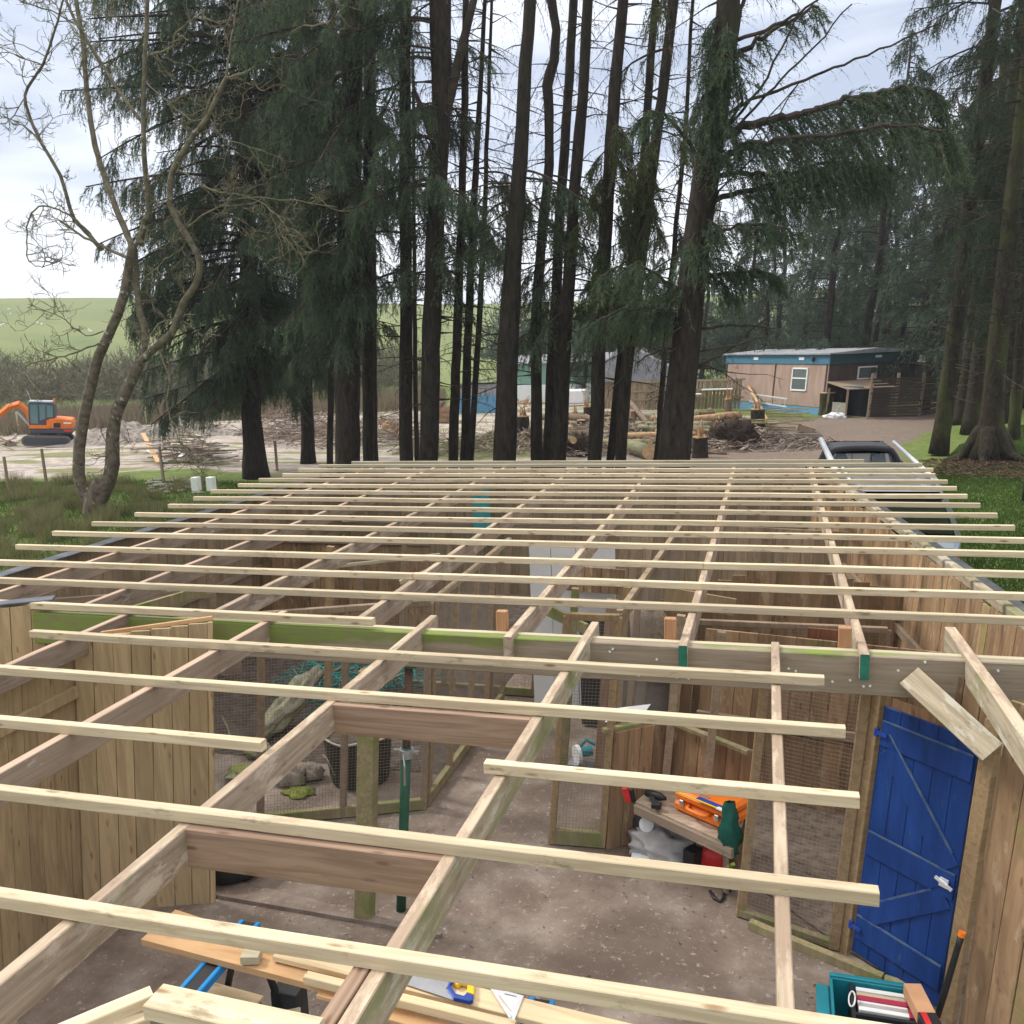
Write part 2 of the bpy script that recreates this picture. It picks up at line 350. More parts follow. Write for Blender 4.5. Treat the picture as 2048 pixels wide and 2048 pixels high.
M_ORANGE = paint('orange_plastic', (.85, .20, .02), .4, var=.08)
M_WHITE = paint('white_board', (.74, .76, .78), .5, var=.05)
M_RED = paint('red_plastic', (.55, .03, .03), .4, var=.25)
M_YEL = paint('yellow_plastic', (.85, .55, .02), .4)
M_NAVY = paint('blue_plastic', (.02, .06, .32), .4)
M_STEEL = paint('steel', (.5, .52, .56), .35, .8, var=.15)
M_ALU = paint('aluminium', (.75, .77, .8), .4, .4, var=.06)
M_BLUED = stone('blue_door_paint', [(.3, (.004, .030, .15)), (.7, (.008, .052, .24))], 3, 6, rough=.5, bmp=.25, spec=.4, stretch=(6, 6, .8), big=(7, .64, (.03, .085, .2), .06))
M_BLUEE = stone('worn_blue_edge', [(.3, (.02, .06, .25)), (.7, (.12, .17, .18))], 14, 6, rough=.5, bmp=.15)
M_GREENP = paint('green_steel', (.02, .085, .05), .5, var=.3)
M_CARD = paint('cardboard', (.48, .27, .15), .8, var=.1)
M_GREYBAG = stone('grey_sack', [(.3, (.2, .19, .19)), (.7, (.42, .41, .41))], 3, rough=.6, bmp=.5, dist=.03)
M_SILVER = paint('silver_car_paint', (.36, .41, .48), .3, .55, var=.05, coat=.6)
M_GLASS = glass('dark_glass')
M_RUBBER = paint('rubber', (.02, .02, .02), .8)
# ------------------------------------------------------------------ ground
def inpoly(px, py, poly):
    ins = np.zeros(px.shape, bool); n = len(poly)
    for i in range(n):
        x0, y0 = poly[i]; x1, y1 = poly[(i+1) % n]
        c = ((y0 > py) != (y1 > py)) & (px < (x1-x0)*(py-y0)/((y1-y0) if y1 != y0 else 1e-9)+x0)
        ins ^= c
    return ins
def axis_pts(lo_, hi, n0, fine):
    # finer near zero, coarse far out
    t = np.linspace(-1, 1, n0); s = np.sign(t)*(np.abs(t)*fine+np.abs(t)**5*(1-fine))
    return np.where(s < 0, -s*lo_, s*hi)
gx = axis_pts(-900, 700, 330, .16); gy = axis_pts(-120, 1400, 420, .12)
X, Y = np.meshgrid(gx, gy)
def smooth(a, lo_, hi): t = np.clip((a-lo_)/(hi-lo_), 0, 1); return t*t*(3-2*t)
def height(X, Y):
    D = np.hypot(X, Y)
    az = np.degrees(np.arctan2(X, Y))
    k = 24-5.5*smooth(az, -42, -14)
    z = smooth(D, 95, 330)*k*np.where(Y > 0, 1, .3)
    z += .10*np.sin(X*.35+1)*np.sin(Y*.31)*smooth(D, 22, 34)*(1-smooth(D, 70, 100))
    # bank on the right with the mossy trees
    z += .35*smooth(X-(Y-14)*.16, 3.0, 6.5)*smooth(Y, 12, 20)*(1-smooth(D, 45, 60))
    return z
Zg = height(X, Y)
def gz(x, y): return float(height(np.array([x]), np.array([y]))[0])
yard = [(-60, 62), (-50, 25), (-26, 25), (-23.2, 26.8), (-18.5, 27.4), (-13.4, 24), (-5, 23), (1, 27), (3.0, 31), (4, 41), (-2, 46), (-6, 56), (-20, 60), (-34, 58)]
track = [(-2, 18), (2.9, 24), (3.9, 30), (4.6, 35), (6.3, 39), (9.0, 43), (14, 50), (12, 55), (8, 50), (5.2, 44.5), (1, 43), (-3, 38)]
m_yard = inpoly(X, Y, yard).astype(float); m_tr = inpoly(X, Y, track).astype(float)
def blur(a):
    for _ in range(2):
        a = (a+np.roll(a, 1, 0)+np.roll(a, -1, 0)+np.roll(a, 1, 1)+np.roll(a, -1, 1))/5
    return a
m_yard, m_tr = blur(m_yard), blur(m_tr)
m_hill = smooth(np.hypot(X, Y), 85, 110)
ny, nx = X.shape
me = bpy.data.meshes.new('ground')
co = np.stack([X, Y, Zg], -1).reshape(-1, 3).astype(np.float32)
me.vertices.add(len(co)); me.vertices.foreach_set('co', co.ravel())
ii = (np.arange(ny-1)[:, None]*nx+np.arange(nx-1)[None]).ravel()
q = np.stack([ii, ii+1, ii+nx+1, ii+nx], -1).astype(np.int32)
me.loops.add(q.size); me.loops.foreach_set('vertex_index', q.ravel())
me.polygons.add(len(q)); me.polygons.foreach_set('loop_start', np.arange(0, q.size, 4, dtype=np.int32)); me.polygons.foreach_set('use_smooth', [True]*len(q))
ca = me.color_attributes.new('zone', 'FLOAT_COLOR', 'POINT')
zc = np.stack([m_yard, m_tr, m_hill, np.ones_like(m_hill)], -1).reshape(-1, 4).astype(np.float32); ca.data.foreach_set('color', zc.ravel())
me.update(calc_edges=True)
m, t, b = newmat('ground_mix')
at = t.nodes.new('ShaderNodeVertexColor'); at.layer_name = 'zone'; sp_ = t.nodes.new('ShaderNodeSeparateColor'); t.links.new(at.outputs['Color'], sp_.inputs[0])
v = coords(t, rand=False)
nb = noise(t, v, .35, 6, .65); nf = noise(t, v, 2.5, 8, .7); nff = noise(t, v, 14, 6, .7)
nst = noise(t, coords(t, (.25, 1.2, 1), rand=False), .5, 6, .65)
grass = ramp(t, nf, [(.3, (.07, .115, .022)), (.5, (.13, .19, .045)), (.72, (.21, .23, .09))]).outputs[0]
grass = mixc(t, ramp(t, nb, [(.45, 0), (.65, .6)]).outputs[0], grass, (.17, .15, .075))
mud = ramp(t, nf, [(.3, (.24, .20, .175)), (.55, (.45, .395, .355)), (.75, (.60, .55, .51))]).outputs[0]
mud = mixc(t, ramp(t, nst, [(.51, 0), (.57, .85)]).outputs[0], mud, (.16, .17, .06))
mud = mixc(t, ramp(t, nst, [(.36, .9), (.46, 0)]).outputs[0], mud, (.17, .145, .125))
dirt = ramp(t, nff, [(.3, (.12, .09, .072)), (.7, (.29, .235, .195))]).outputs[0]
dirt = mixc(t, ramp(t, nb, [(.4, 0), (.7, .5)]).outputs[0], dirt, (.15, .115, .09))
field = ramp(t, noise(t, v, .03, 5, .6), [(.3, (.12, .165, .06)), (.7, (.20, .225, .085))]).outputs[0]
field = mixc(t, ramp(t, noise(t, coords(t, (.02, .1, .3), rand=False), 1, 6), [(.5, 0), (.7, .35)]).outputs[0], field, (.24, .23, .09))
def edge(ch):
    a = N(t, 'ShaderNodeMath', operation='MULTIPLY_ADD'); a.inputs[1].default_value = .9; t.links.new(nb, a.inputs[0])
    t.links.new(sp_.outputs[ch], a.inputs[2]); return ramp(t, a.outputs[0], [(.78, 0), (1.0, 1)]).outputs[0]
c = mixc(t, edge(0), grass, mud); c = mixc(t, edge(1), c, dirt); c = mixc(t, sp_.outputs[2], c, field)
t.links.new(c, b.inputs['Base Color']); b.inputs['Roughness'].default_value = .95; b.inputs['Specular IOR Level'].default_value = .15
bump(t, b, nf, .6, .12)
me.materials.append(m); g = bpy.data.objects.new('ground', me); col.objects.link(g); tag(g, None, None, kind='structure')
# shed floor slab (concrete, dusty)
m, t, b = newmat('dusty_concrete'); v = coords(t, rand=False)
n1_ = noise(t, v, 2.2, 8, .68); n2_ = noise(t, v, 22, 6, .75); n3_ = noise(t, v, .8, 5, .6, .6)
c = ramp(t, n1_, [(.3, (.135, .100, .080)), (.5, (.225, .180, .150)), (.75, (.36, .315, .275))]).outputs[0]
c = mixc(t, ramp(t, n3_, [(.44, 0), (.58, .8)]).outputs[0], c, (.14, .105, .085))
c = mixc(t, ramp(t, n2_, [(.58, 0), (.70, .8)]).outputs[0], c, (.5, .46, .42))
c = mixc(t, ramp(t, n2_, [(.28, .8), (.38, 0)]).outputs[0], c, (.10, .08, .065))
t.links.new(c, b.inputs['Base Color']); b.inputs['Roughness'].default_value = .9; b.inputs['Specular IOR Level'].default_value = .2; bump(t, b, n2_, .5, .01)
M_FLOOR = m
mb = MB(); mb.prism([(-6.6, -1, .02), (2.6, -1, .02), (2.6, 4.2, .02), (1.3, 5.6, .02), (.75, 13.1, .02), (-6.6, 13.1, .02)], (0, 0, -.15))
o = mb.build('shed_floor', M_FLOOR, origin=(0, 0, 0)); tag(o, None, None, kind='structure')
# soil bed in the pens at the left
mb = MB(); n = 40; x0, x1, y0, y1 = -6.5, -2.85, 7.15, 12.9; vs = []; fs = []
for j in range(n+1):
    for i in range(n+1):
        e = min(i, n-i, j, n-j)/4
        vs.append((x0+(x1-x0)*i/n, y0+(y1-y0)*j/n, .024+min(1, e)*(.03+.05*random.random())))
for j in range(n):
    for i in range(n): k = j*(n+1)+i; fs.append((k, k+1, k+n+2, k+n+1))
o = MB().add(vs, fs).build('soil_bed', M_DARKSOIL, smooth=True); tag(o, None, None, kind='structure')
o = MB().prism([(-.72, 6.6, .02), (-.1, 6.05, .02), (.5, 5.42, .02), (1.0, 5.0, .02), (1.5, 5.6, .02), (1.1, 8.3, .02), (-.9, 8.3, .02)], (0, 0, .012)).build('dirt_bed', stone('brown_dirt', [(.3, (.09, .07, .055)), (.7, (.24, .19, .155))], 14, 8, bmp=.8)); tag(o, None, None, kind='structure')
o = MB().prism([G(418, 1800, .0)+V3(0, 0, .02), G(770, 1862, 0)+V3(0, 0, .02), G(880, 1884, 0)+V3(0, 0, .02), G(884, 1880, 0)+V3(0, .01, .02), G(600, 1825, 0)+V3(0, .1, .02), G(418, 1795, 0)+V3(0, .18, .02)], (0, 0, .03)).build('concrete_kerb', M_FLOOR)
tag(o, 'rough raised concrete kerb crossing the shed floor beneath the joists', 'kerb')
# loose litter on the floor
nL = 3400; px_ = rng.uniform(-4.4, 1.0, nL); py_ = rng.uniform(2.6, 6.6, nL); an = rng.uniform(0, 6.28, nL); s_ = rng.uniform(.004, .016, nL)*rng.choice([1, 1, 1.8], nL)
P = np.stack([px_, py_, np.full(nL, .026)], -1); d1 = np.stack([np.cos(an), np.sin(an), rng.uniform(-.1, .3, nL)], -1)*s_[:, None]; d2 = np.stack([-np.sin(an), np.cos(an), rng.uniform(0, .3, nL)], -1)*s_[:, None]*.5
T = np.stack([P, P+d1, P+d2], 1)
M_CHIP = stone('wood_chips', [(.3, (.10, .075, .06)), (.7, (.36, .30, .24))], 3, isl=(.3, 1.6), bmp=0)
o = soup('wood_chips', T, M_CHIP); tag(o, None, None, kind='stuff')

# ------------------------------------------------------------------ timbers of the roof
def timber(name, p0, p1, w_, h_, mat, label=None, cat='timber', group=None, parent=None, endmat=None, ch=.003, bow=0.0, up_=V3(0, 0, 1), topmat=None):
    p0, p1 = lean(p0), lean(p1)
    p0, p1 = Vector(p0), Vector(p1); d = p1-p0; L_ = d.length; d.normalize()
    u_ = up_ if abs(d.dot(up_)) < .99 else V3(0, 1, 0)
    yv = u_.cross(d).normalized(); zv = d.cross(yv)
    K = max(2, int(L_/.45)); cs = [(-1, -1, 1, 0), (-1, -1, 0, 1), (-1, 1, 0, 1), (-1, 1, 1, 0)]
    prof = []
    for a, b_ in ((-1, -1), (1, -1), (1, 1), (-1, 1)):
        y_, z_ = a*w_/2, b_*h_/2
        q1 = (y_-a*ch, z_); q2 = (y_, z_-b_*ch)
        prof += ([q2, q1] if a*b_ < 0 else [q1, q2])
    # order around
    prof = [(-w_/2, -h_/2+ch), (-w_/2+ch, -h_/2), (w_/2-ch, -h_/2), (w_/2, -h_/2+ch), (w_/2, h_/2-ch), (w_/2-ch, h_/2), (-w_/2+ch, h_/2), (-w_/2, h_/2-ch)]
    mb = MB(); vs = []
    ph = random.uniform(0, 6)
    for k in range(K+1):
        x = L_*(k/K-.5); oy = bow*math.sin(k/K*math.pi+ph)+random.uniform(-.0012, .0012); oz = bow*.6*math.sin(k/K*2*math.pi+ph)+random.uniform(-.0012, .0012)
        for y_, z_ in prof: vs.append((x, y_+oy, z_+oz))
    fs = [(k*8+j, k*8+(j+1) % 8, (k+1)*8+(j+1) % 8, (k+1)*8+j) for k in range(K) for j in range(8)]
    mb.add(vs, fs); mb.add([], [])
    mi = 1 if endmat else 0
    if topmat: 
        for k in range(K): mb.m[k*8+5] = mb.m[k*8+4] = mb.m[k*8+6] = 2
    mb.f.append(tuple(range(8))[::-1]); mb.m.append(mi); mb.f.append(tuple(K*8+j for j in range(8))); mb.m.append(0)
    me_ = bpy.data.meshes.new(name); me_.from_pydata(mb.v, [], mb.f); me_.materials.append(mat)
    if endmat or topmat:
        me_.materials.append(endmat or mat); me_.materials.append(topmat or mat); me_.polygons.foreach_set('material_index', mb.m)
    o = bpy.data.objects.new(name, me_); col.objects.link(o)
    o.rotation_mode = 'QUATERNION'; o.rotation_quaternion = Matrix((d, yv, zv)).transposed().to_quaternion(); o.location = (p0+p1)/2
    if parent is not None: o.parent = parent; o.location = (p0+p1)/2-parent.location
    if label: tag(o, label, cat, group)
    return o
BEAMY_ = 5.2; S = 1.7; TOPZ = H-S            # 2.12: top of the battens
BY = [1.267, 1.625, 1.987, 2.354, 2.714, 3.062, 3.419, 3.743, 4.094, 4.472, 4.771, 5.078, 5.413, 5.734, 6.039, 6.348, 6.641, 6.934, 7.207, 7.501, 7.711]
BW = .048; zc_ = TOPZ-BW/2
def gl(x, y): return G(x, y, TOPZ).x
_ra, _rb = G(1901, 1251, 2.07), G(2048, 1462, 2.07); _k = (_rb.x-_ra.x)/(_rb.y-_ra.y); REX = (_ra.x+_k*(2.6-_ra.y), _ra.x+_k*(BEAMY_+.5-_ra.y))
ends = {0: (-3.2, 1.45), 1: (-3.9, gl(1757, 1776)), 3: (-4.7, gl(1690, 1450)), 4: (gl(60, 1262), gl(1648, 1350)), 5: (-6.3, gl(748, 1236)), 6: (-6.8, 2.15), 7: (-6.9, 2.12), 8: (-7.0, 2.12)}
le = [-4.206*S, -4.17*S, -4.088*S, -4.071*S, -4.0875*S, -4.145*S, -4.1*S, -4.088*S, -4.03*S, -3.98*S, -3.9*S]
re = [1.26*S, 1.25*S, 1.2505*S, 1.227*S, 1.219*S, 1.199*S, 1.187*S, 1.1836*S, 1.18*S, 1.15*S, 1.145*S, ]
GB = 'pale new battens laid across the rafters'
for i, yb in enumerate(BY):
    y = yb*S-BW/2+.004
    if i == 2:
        timber('roof_batten', (-4.3, y, zc_), (gl(534, 1475), y, zc_), BW, BW, M_BAT, 'short pale batten ending on the left rafter, its square cut end facing us', 'batten', GB)
        timber('roof_batten', (gl(975, 1514), y+.0, zc_), (gl(1718, 1586), y, zc_), BW, BW, M_BAT, 'short pale batten above the workbench, starting on the middle rafter', 'batten', GB)
        continue
    if i < 9: a, b_ = ends[i]
    else: a, b_ = le[i-9 if i-9 < 10 else 10]+0, re[min(i-9+1, 10)]
    if i in (18, 19, 20): a = [-4.03, -3.98, -3.75][i-18]*S; b_ = [1.18, 1.15, .75][i-18]*S
    mt = M_BAT if i < 19 else M_BATOLD
    lab = 'pale square roof batten across the rafters, %s row from the camera' % ORD[i]
    if i == 1: lab = 'chipped pale batten whose end juts over the blue door, second row from the camera'
    if i == 0: lab = 'nearest pale batten, crossing the saw and the planks below'
    if i == 20: lab = 'grey green batten closing the far end of the roof frame'
    if i >= 7 and i < 19:      # two lengths butted over a rafter, as on site
        j = [-.906*S, -1.556*S, -.278*S][i % 3]+.01
        timber('roof_batten', (a, y, zc_), (j-.001, y, zc_), BW, BW, mt, lab+', left length', 'batten', GB, bow=.004)
        timber('roof_batten', (j+.001, y+.004, zc_-.001), (b_, y+.004, zc_-.001), BW, BW, mt, lab+', right length', 'batten', GB, bow=.004)
    else: timber('roof_batten', (a, y, zc_), (b_, y, zc_), BW, BW, mt, lab, 'batten', GB, bow=.002)
NAILX = [-1.913*S+.02, -1.271*S+.02, -.636*S+.03, .038*S]
# loose battens on top in the near corner
zt = TOPZ+.0
timber('loose_batten', G(318, 1992, 2.08), G(640, 2062, 2.08), .05, .045, M_BAT, 'upper one of two loose battens side by side at the bottom edge of the picture', 'batten', 'loose battens in the near corner')
timber('loose_batten', G(300, 2012, 2.08), G(640, 2092, 2.08), .05, .045, M_BAT, 'lower one of two loose battens side by side at the bottom edge of the picture', 'batten', 'loose battens in the near corner')
timber('loose_batten', G(305, 1995, 2.03), G(100, 2080, 2.03), .05, .045, M_BAT, 'loose batten running off to the bottom left corner of the picture', 'batten', 'loose battens in the near corner')
timber('loose_batten', G(300, 2040, 2.0), G(120, 2100, 2.0), .04, .04, M_BAT, 'short batten end tucked beneath the loose pair at the bottom edge', 'batten', 'loose battens in the near corner')
# rafters
RZ = TOPZ-BW-.0015; RH = .15; RW = .05
GR = 'old rafters running away from the camera'
def rafter(x, ya, yb, mat, label, w_=RW, h_=RH, endmat=None, x2=None, z=None):
    z = (RZ if z is None else z)-h_/2
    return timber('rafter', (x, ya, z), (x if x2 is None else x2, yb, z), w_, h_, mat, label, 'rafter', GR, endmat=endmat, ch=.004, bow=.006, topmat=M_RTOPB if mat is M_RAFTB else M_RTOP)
BEAMY = 5.2
rafter(-1.913*S+.02, 1.0, BEAMY+.22, M_RAFTB, 'smooth brown rafter leaving at the left edge in front of the fence panel')
rafter(-1.271*S+.02, .9, BEAMY+.26, M_RAFT, 'weathered rafter with flaking pale top running from the lower left corner')
rafter(-.636*S+.03, 1.3, BEAMY+.27, M_RAFTM, 'mossy middle rafter crossing the whole near frame from the bottom edge')
timber('rafter', (-.636*S-.04, .8, RZ-.075), (-.636*S-.032, 2.18, RZ-.075), .05, .15, M_NOG, 'newer pinkish rafter length bolted beside the near end of the mossy rafter', 'rafter', GR)
rafter(.038*S, .9, BEAMY+.06, M_RAFT, 'pale rafter running straight down the right of the workbench', w_=.045, h_=.12)
rafter(REX[0], 2.6, BEAMY+.5, M_RAFTM, 'thick mossy rafter slanting over the top of the blue door', w_=.06, x2=REX[1], z=TOPZ-BW-.0)
rafter(-2.56*S, 3.4, BEAMY+.1, M_RAFTB, 'short dark rafter at the left edge beyond the fence panel')
far = [(-3.45, M_RAFTB, 'farthest left rafter of the far bay beside the black edge strip'), (-2.85, M_RAFTB, 'far bay rafter next to the left one, brown and smooth'),
       (-2.2, M_RAFT, 'far bay rafter passing over the dark left pen'), (-1.556, M_RAFT, 'far bay rafter with flaking top ending at the green part of the beam'),
       (-.906, M_RAFT, 'far bay rafter with a split round nose hanging over the beam'), (-.278, M_RAFT, 'far bay rafter with green painted end left of the bench rafter'),
       (.311, M_RAFT, 'far bay rafter with green painted end nearest the blue door')]
for k, (x, mt, lb) in enumerate(far):
    e = M_GREENEND if k >= 5 else None
    rafter(x*S+.01, BEAMY-.1 if k > 3 else BEAMY+.06, 7.74*S, mt, lb, endmat=e, h_=.15, x2=(x+(.02 if k > 4 else 0))*S)
# upright blocks beside the far rafters
GBk = 'short upright blocks holding the rafters on the beam'; M_OBL = wood('orange_block', (.46, .25, .13), (.32, .16, .08), axis='z', knots=.6)
for (x, z1, mt, lb) in ((-1.60*S-.03, 2.03, M_POST, 'short grey upright block beside the flaking far rafter'), (-.906*S-.075, 2.15, M_OBL, 'short orange upright block beside the split-nosed rafter'),
                    (-.278*S-.08, 2.15, M_OBL, 'short orange upright block left of the first green-ended rafter'), (.311*S-.085, 2.14, M_OBL, 'short orange upright block left of the last green-ended rafter')):
    o = MB().box((x, BEAMY+.112, (1.87+z1)/2+.02), (.07, .05, z1-1.87), ch=.004).build('rafter_block', mt); tag(o, lb, 'wood block', GBk)
# noggins
for (Yn, lb, mt) in ((2.334, 'far red brown cross piece with bold grain between two rafters', M_NOG), (1.612, 'near brown cross piece between two rafters with chalk marks', M_NOG)):
    timber('cross_piece', (-1.271*S+.02+RW/2, Yn*S-.03, RZ-.083), (-.636*S+.03-RW/2, Yn*S-.03, RZ-.083), .045, .16, mt, lb, 'cross piece', 'cross pieces nailed between near rafters')
# main beam
timber('main_beam', (-5.4, BEAMY+.0, 1.925), (1.62, BEAMY, 1.925), .07, .235, M_BEAM, 'long cross beam green with moss on which the rafters rest', 'beam', ch=.006, bow=.004)
timber('top_strip', (-3.9, BEAMY+.062, 2.02), (1.62, BEAMY+.062, 2.02), .045, .045, M_BATOLD, 'pale strip fixed along the back of the mossy beam', 'timber')
timber('edge_board', AT(1818, 1352, BEAMY-.07), AT(1985, 1505, 4.78), .02, .135, M_RAFTM, 'loose mossy board nailed at a slant from the beam to the door wall', 'board', up_=(AT(1985, 1505, 4.78)-AT(1815, 1352, BEAMY-.07)).normalized().cross(V3(-.35, .93, 0)))
# rusty nails and staples on beam
mb = MB()
for k in range(26):
    x = random.uniform(-1, 1.55); z = random.uniform(1.83, 2.03); mb.box((x, BEAMY-.04, z), (.012, .008, .012), Matrix.Rotation(random.uniform(0, 3), 3, 'Y'))
o = mb.build('staple_bits', M_WHITE); tag(o, None, None, kind='stuff')

# ------------------------------------------------------------------ board walls
def panel(name, p0, p1, z0, z1, mat, label, bw=.13, gap=.004, cat='board wall', th=.02, z1b=None, rails=(), railmat=None, cap=None, jag=0.0, group=None, railside=-1, skip=None, lz=0.0):
    LEAN[0] = lz
    p0 = V3(p0[0], p0[1], 0); p1 = V3(p1[0], p1[1], 0); d = p1-p0; L_ = d.length; d.normalize(); nrm = V3(-d.y, d.x, 0)
    root = thing(name, label, cat, (p0.x, p0.y, 0), group=group); z1b = z1 if z1b is None else z1b
    M = Matrix((d, nrm, V3(0, 0, 1))).transposed(); mb = MB(); x = 0; k = 0
    while x < L_-.01:
        w_ = min(bw*random.uniform(.92, 1.08), L_-x); f = (x+w_/2)/L_; zt_ = z1+(z1b-z1)*f+random.uniform(-jag, jag)
        zb_ = z0+random.uniform(0, .006)
        if skip and skip[0] < x < skip[1]: zb_ = skip[2]
        c_ = p0+d*(x+w_/2)+nrm*random.uniform(-.002, .002); mb.box((c_.x, c_.y, (zb_+zt_)/2), (w_-gap, th+random.uniform(-.001, .001), zt_-zb_), M @ Matrix.Rotation(random.uniform(-.004, .004), 3, 'Y'), ch=.002)
        x += w_; k += 1
    mb.build('boards', mat, root)
    for rz_ in rails:
        timber('rail', p0+nrm*(railside*(th/2+.022))+V3(0, 0, rz_), p1+nrm*(railside*(th/2+.022))+V3(0, 0, rz_), .04, .08, railmat or M_RAFTB, parent=root)
    if cap: 
        o_ = MB().beam(p0+V3(0, 0, cap[1])+nrm*cap[2], p1+V3(0, 0, cap[1])+nrm*cap[2], cap[0], .02, ch=.005).build('edge_strip', cap[3], root)
    LEAN[0] = None
    return root
FA = (-4.60, 4.70)
panel('board_fence', FA, (-3.74, 5.0), .0, 2.02, M_FENCE, 'new pine board fence facing us at left, its right edge free', bw=.125, z1b=2.09)
panel('board_fence', (-4.62, 1.2), (-4.62, 4.76), 0, 1.95, M_FENCE, 'new pine board fence seen edge-on along the left side', bw=.12, rails=(1.66,), railmat=M_FENCE, railside=-1)
panel('board_fence', (-6.6, 4.3), (-5.05, 5.25), .6, 2.1, M_FENCE, 'pale board corner at the left edge with an angled black strip', bw=.14, cap=(.12, 2.12, .05, M_BLACKPL), lz=2.0)
timber('sawn_strip', AT(203, 1267, 4.85), AT(425, 1236, 5.08), .02, .03, M_PLY, 'thin orange sawn strip along the top of the left fence panel', 'timber')
panel('side_wall', (-6.6, 5.3), (-6.55, 13.1), 0, 1.98, M_FENCEG, 'long left board wall of the shed with black plastic along its top', bw=.15, rails=(1.0,), cap=(.16, 2.0, -.05, M_BLACKPL), railside=-1, lz=2.0)
panel('end_wall', (-6.55, 13.15), (.66, 13.15), 0, 1.93, M_FENCEG, 'far end board wall of the shed beneath the last battens', bw=.15, rails=(1.1,), railside=-1, lz=2.0)
panel('side_wall', (.66, 13.1), (1.62, 5.5), .0, 1.96, M_BROWNB, 'right board wall of the shed with a black strip beside its top', bw=.15, jag=.02, rails=(1.2,), railmat=M_STUD, railside=-1, lz=2.0)
timber('wall_plate', (.70, 13.1, 2.0), (1.64, 5.5, 2.0), .07, .07, M_RAFTM, 'old chipped timber along the top of the right wall', 'timber', ch=.008)
o = MB().beam((.86, 13.2, 1.93), (1.84, 5.3, 1.93), .11, .03, ch=.008).build('edge_strip', M_BLACKPL); tag(o, 'long black plastic strip along the outside of the right wall', 'strip')
# diagonal door wall
DL, DR = V3(.54, 5.37, 0), V3(.965, 4.955, 0); dd = (DR-DL).normalized(); dn = V3(dd.y, -dd.x, 0)
dn = dn if dn.y < 0 else -dn
panel('door_wall', DL+dd*.0+(-dn)*.05, DR+dd*.03+(-dn)*.05, 1.70, 1.95, M_BROWNB, 'brown boards closing the gap between the blue door and the beam', bw=.11)
panel('door_wall', DR+dd*.12-dn*.01, DR+dd*1.9-dn*.01, 0, 1.93, M_BROWNB, 'tall brown board wall to the right of the blue door', bw=.135)
LEAN[0] = 0.0
timber('door_post', DL-dd*.07+V3(0, 0, .0), DL-dd*.07+V3(0, 0, 1.82), .11, .06, M_POST, 'grey brown post on the hinge side of the blue door', 'post', up_=dn)
timber('door_post', DR+dd*.06+V3(0, 0, .0), DR+dd*.06+V3(0, 0, 1.80), .08, .055, M_POST, 'worn post with white flecks on the latch side of the blue door', 'post', up_=dn)
LEAN[0] = None
timber('corner_post', V3(1.60, 5.30, .3), V3(1.60, 5.30, 2.06), .08, .08, M_FENCE, 'pale upright post where the beam meets the right wall', 'post')
timber('sill_board', G(1500, 1862, 0)+V3(0, 0, .05), G(1757, 1968, 0)+V3(0.02, -.02, .05), .05, .06, M_POSTM, 'mossy sill board on the floor from the mesh to the blue door', 'board')
timber('sill_board', G(1757, 1968, 0)+V3(.03, -.03, .05), DR+V3(-.0, .0, .05)-dn*.1, .05, .06, M_POSTM, 'short mossy sill under the blue door', 'board')
LEAN[0] = 0.0
# blue door (thing) : boards, ledges, braces, hinges, latch
dw = (DR-DL).length; door = thing('blue_door', 'bright blue ledged and braced shed door with slanting braces', 'door', (DL.x, DL.y, 0))
MD = Matrix((dd, -dn, V3(0, 0, 1))).transposed()
def dpt(u, z, f): p = DL+dd*u+dn*f; return V3(p.x, p.y, z)
mb = MB(); nb_ = 5
for k in range(nb_):
    u = (k+.5)*dw/nb_; mb.box(dpt(u, .86, 0), (dw/nb_-.003, .02, 1.60), MD, ch=.002)
mb.build('door_boards', M_BLUED, door)
def ledge(z, h_): return MB().box(dpt(dw/2, z, .017), (dw-.02, .014, h_), MD, ch=.003).build('ledge', [M_BLUED], door)
def edgeline(u0, z0, u1, z1, hh):
    MB().beam(dpt(u0, z0, .019), dpt(u1, z1, .019), .012, .010, up=dn).build('worn_edge', M_BLUEE, door)
for z, h_ in ((.24, .15), (.80, .15), (1.5, .15)):
    ledge(z, h_); edgeline(.015, z+h_/2, dw-.015, z+h_/2, 0)
for (u0, z0, u1, z1) in ((.05, .32, dw-.05, .72), (dw-.05, .90, .07, 1.42)):
    MB().beam(dpt(u0, z0, .016), dpt(u1, z1, .016), .014, .12, up=V3(0, 0, 1), ch=.003).build('brace', M_BLUED, door)
    s_ = .062*math.hypot(1, (z1-z0)/(u1-u0)); edgeline(u0, z0+s_, u1, z1+s_, 0)
for z in (.24, 1.5):
    h_ = MB().box(dpt(.02, z, .037), (.08, .006, .025), MD).box(dpt(-.012, z, .03), (.02, .02, .05), MD).build('hinge', M_NAVY, door)
l_ = MB().beam(dpt(dw-.11, .83, .045), dpt(dw-.005, .80, .045), .012, .016).box(dpt(dw-.06, .815, .038), (.05, .01, .05), MD).build('latch', M_ALU, door)

LEAN[0] = None
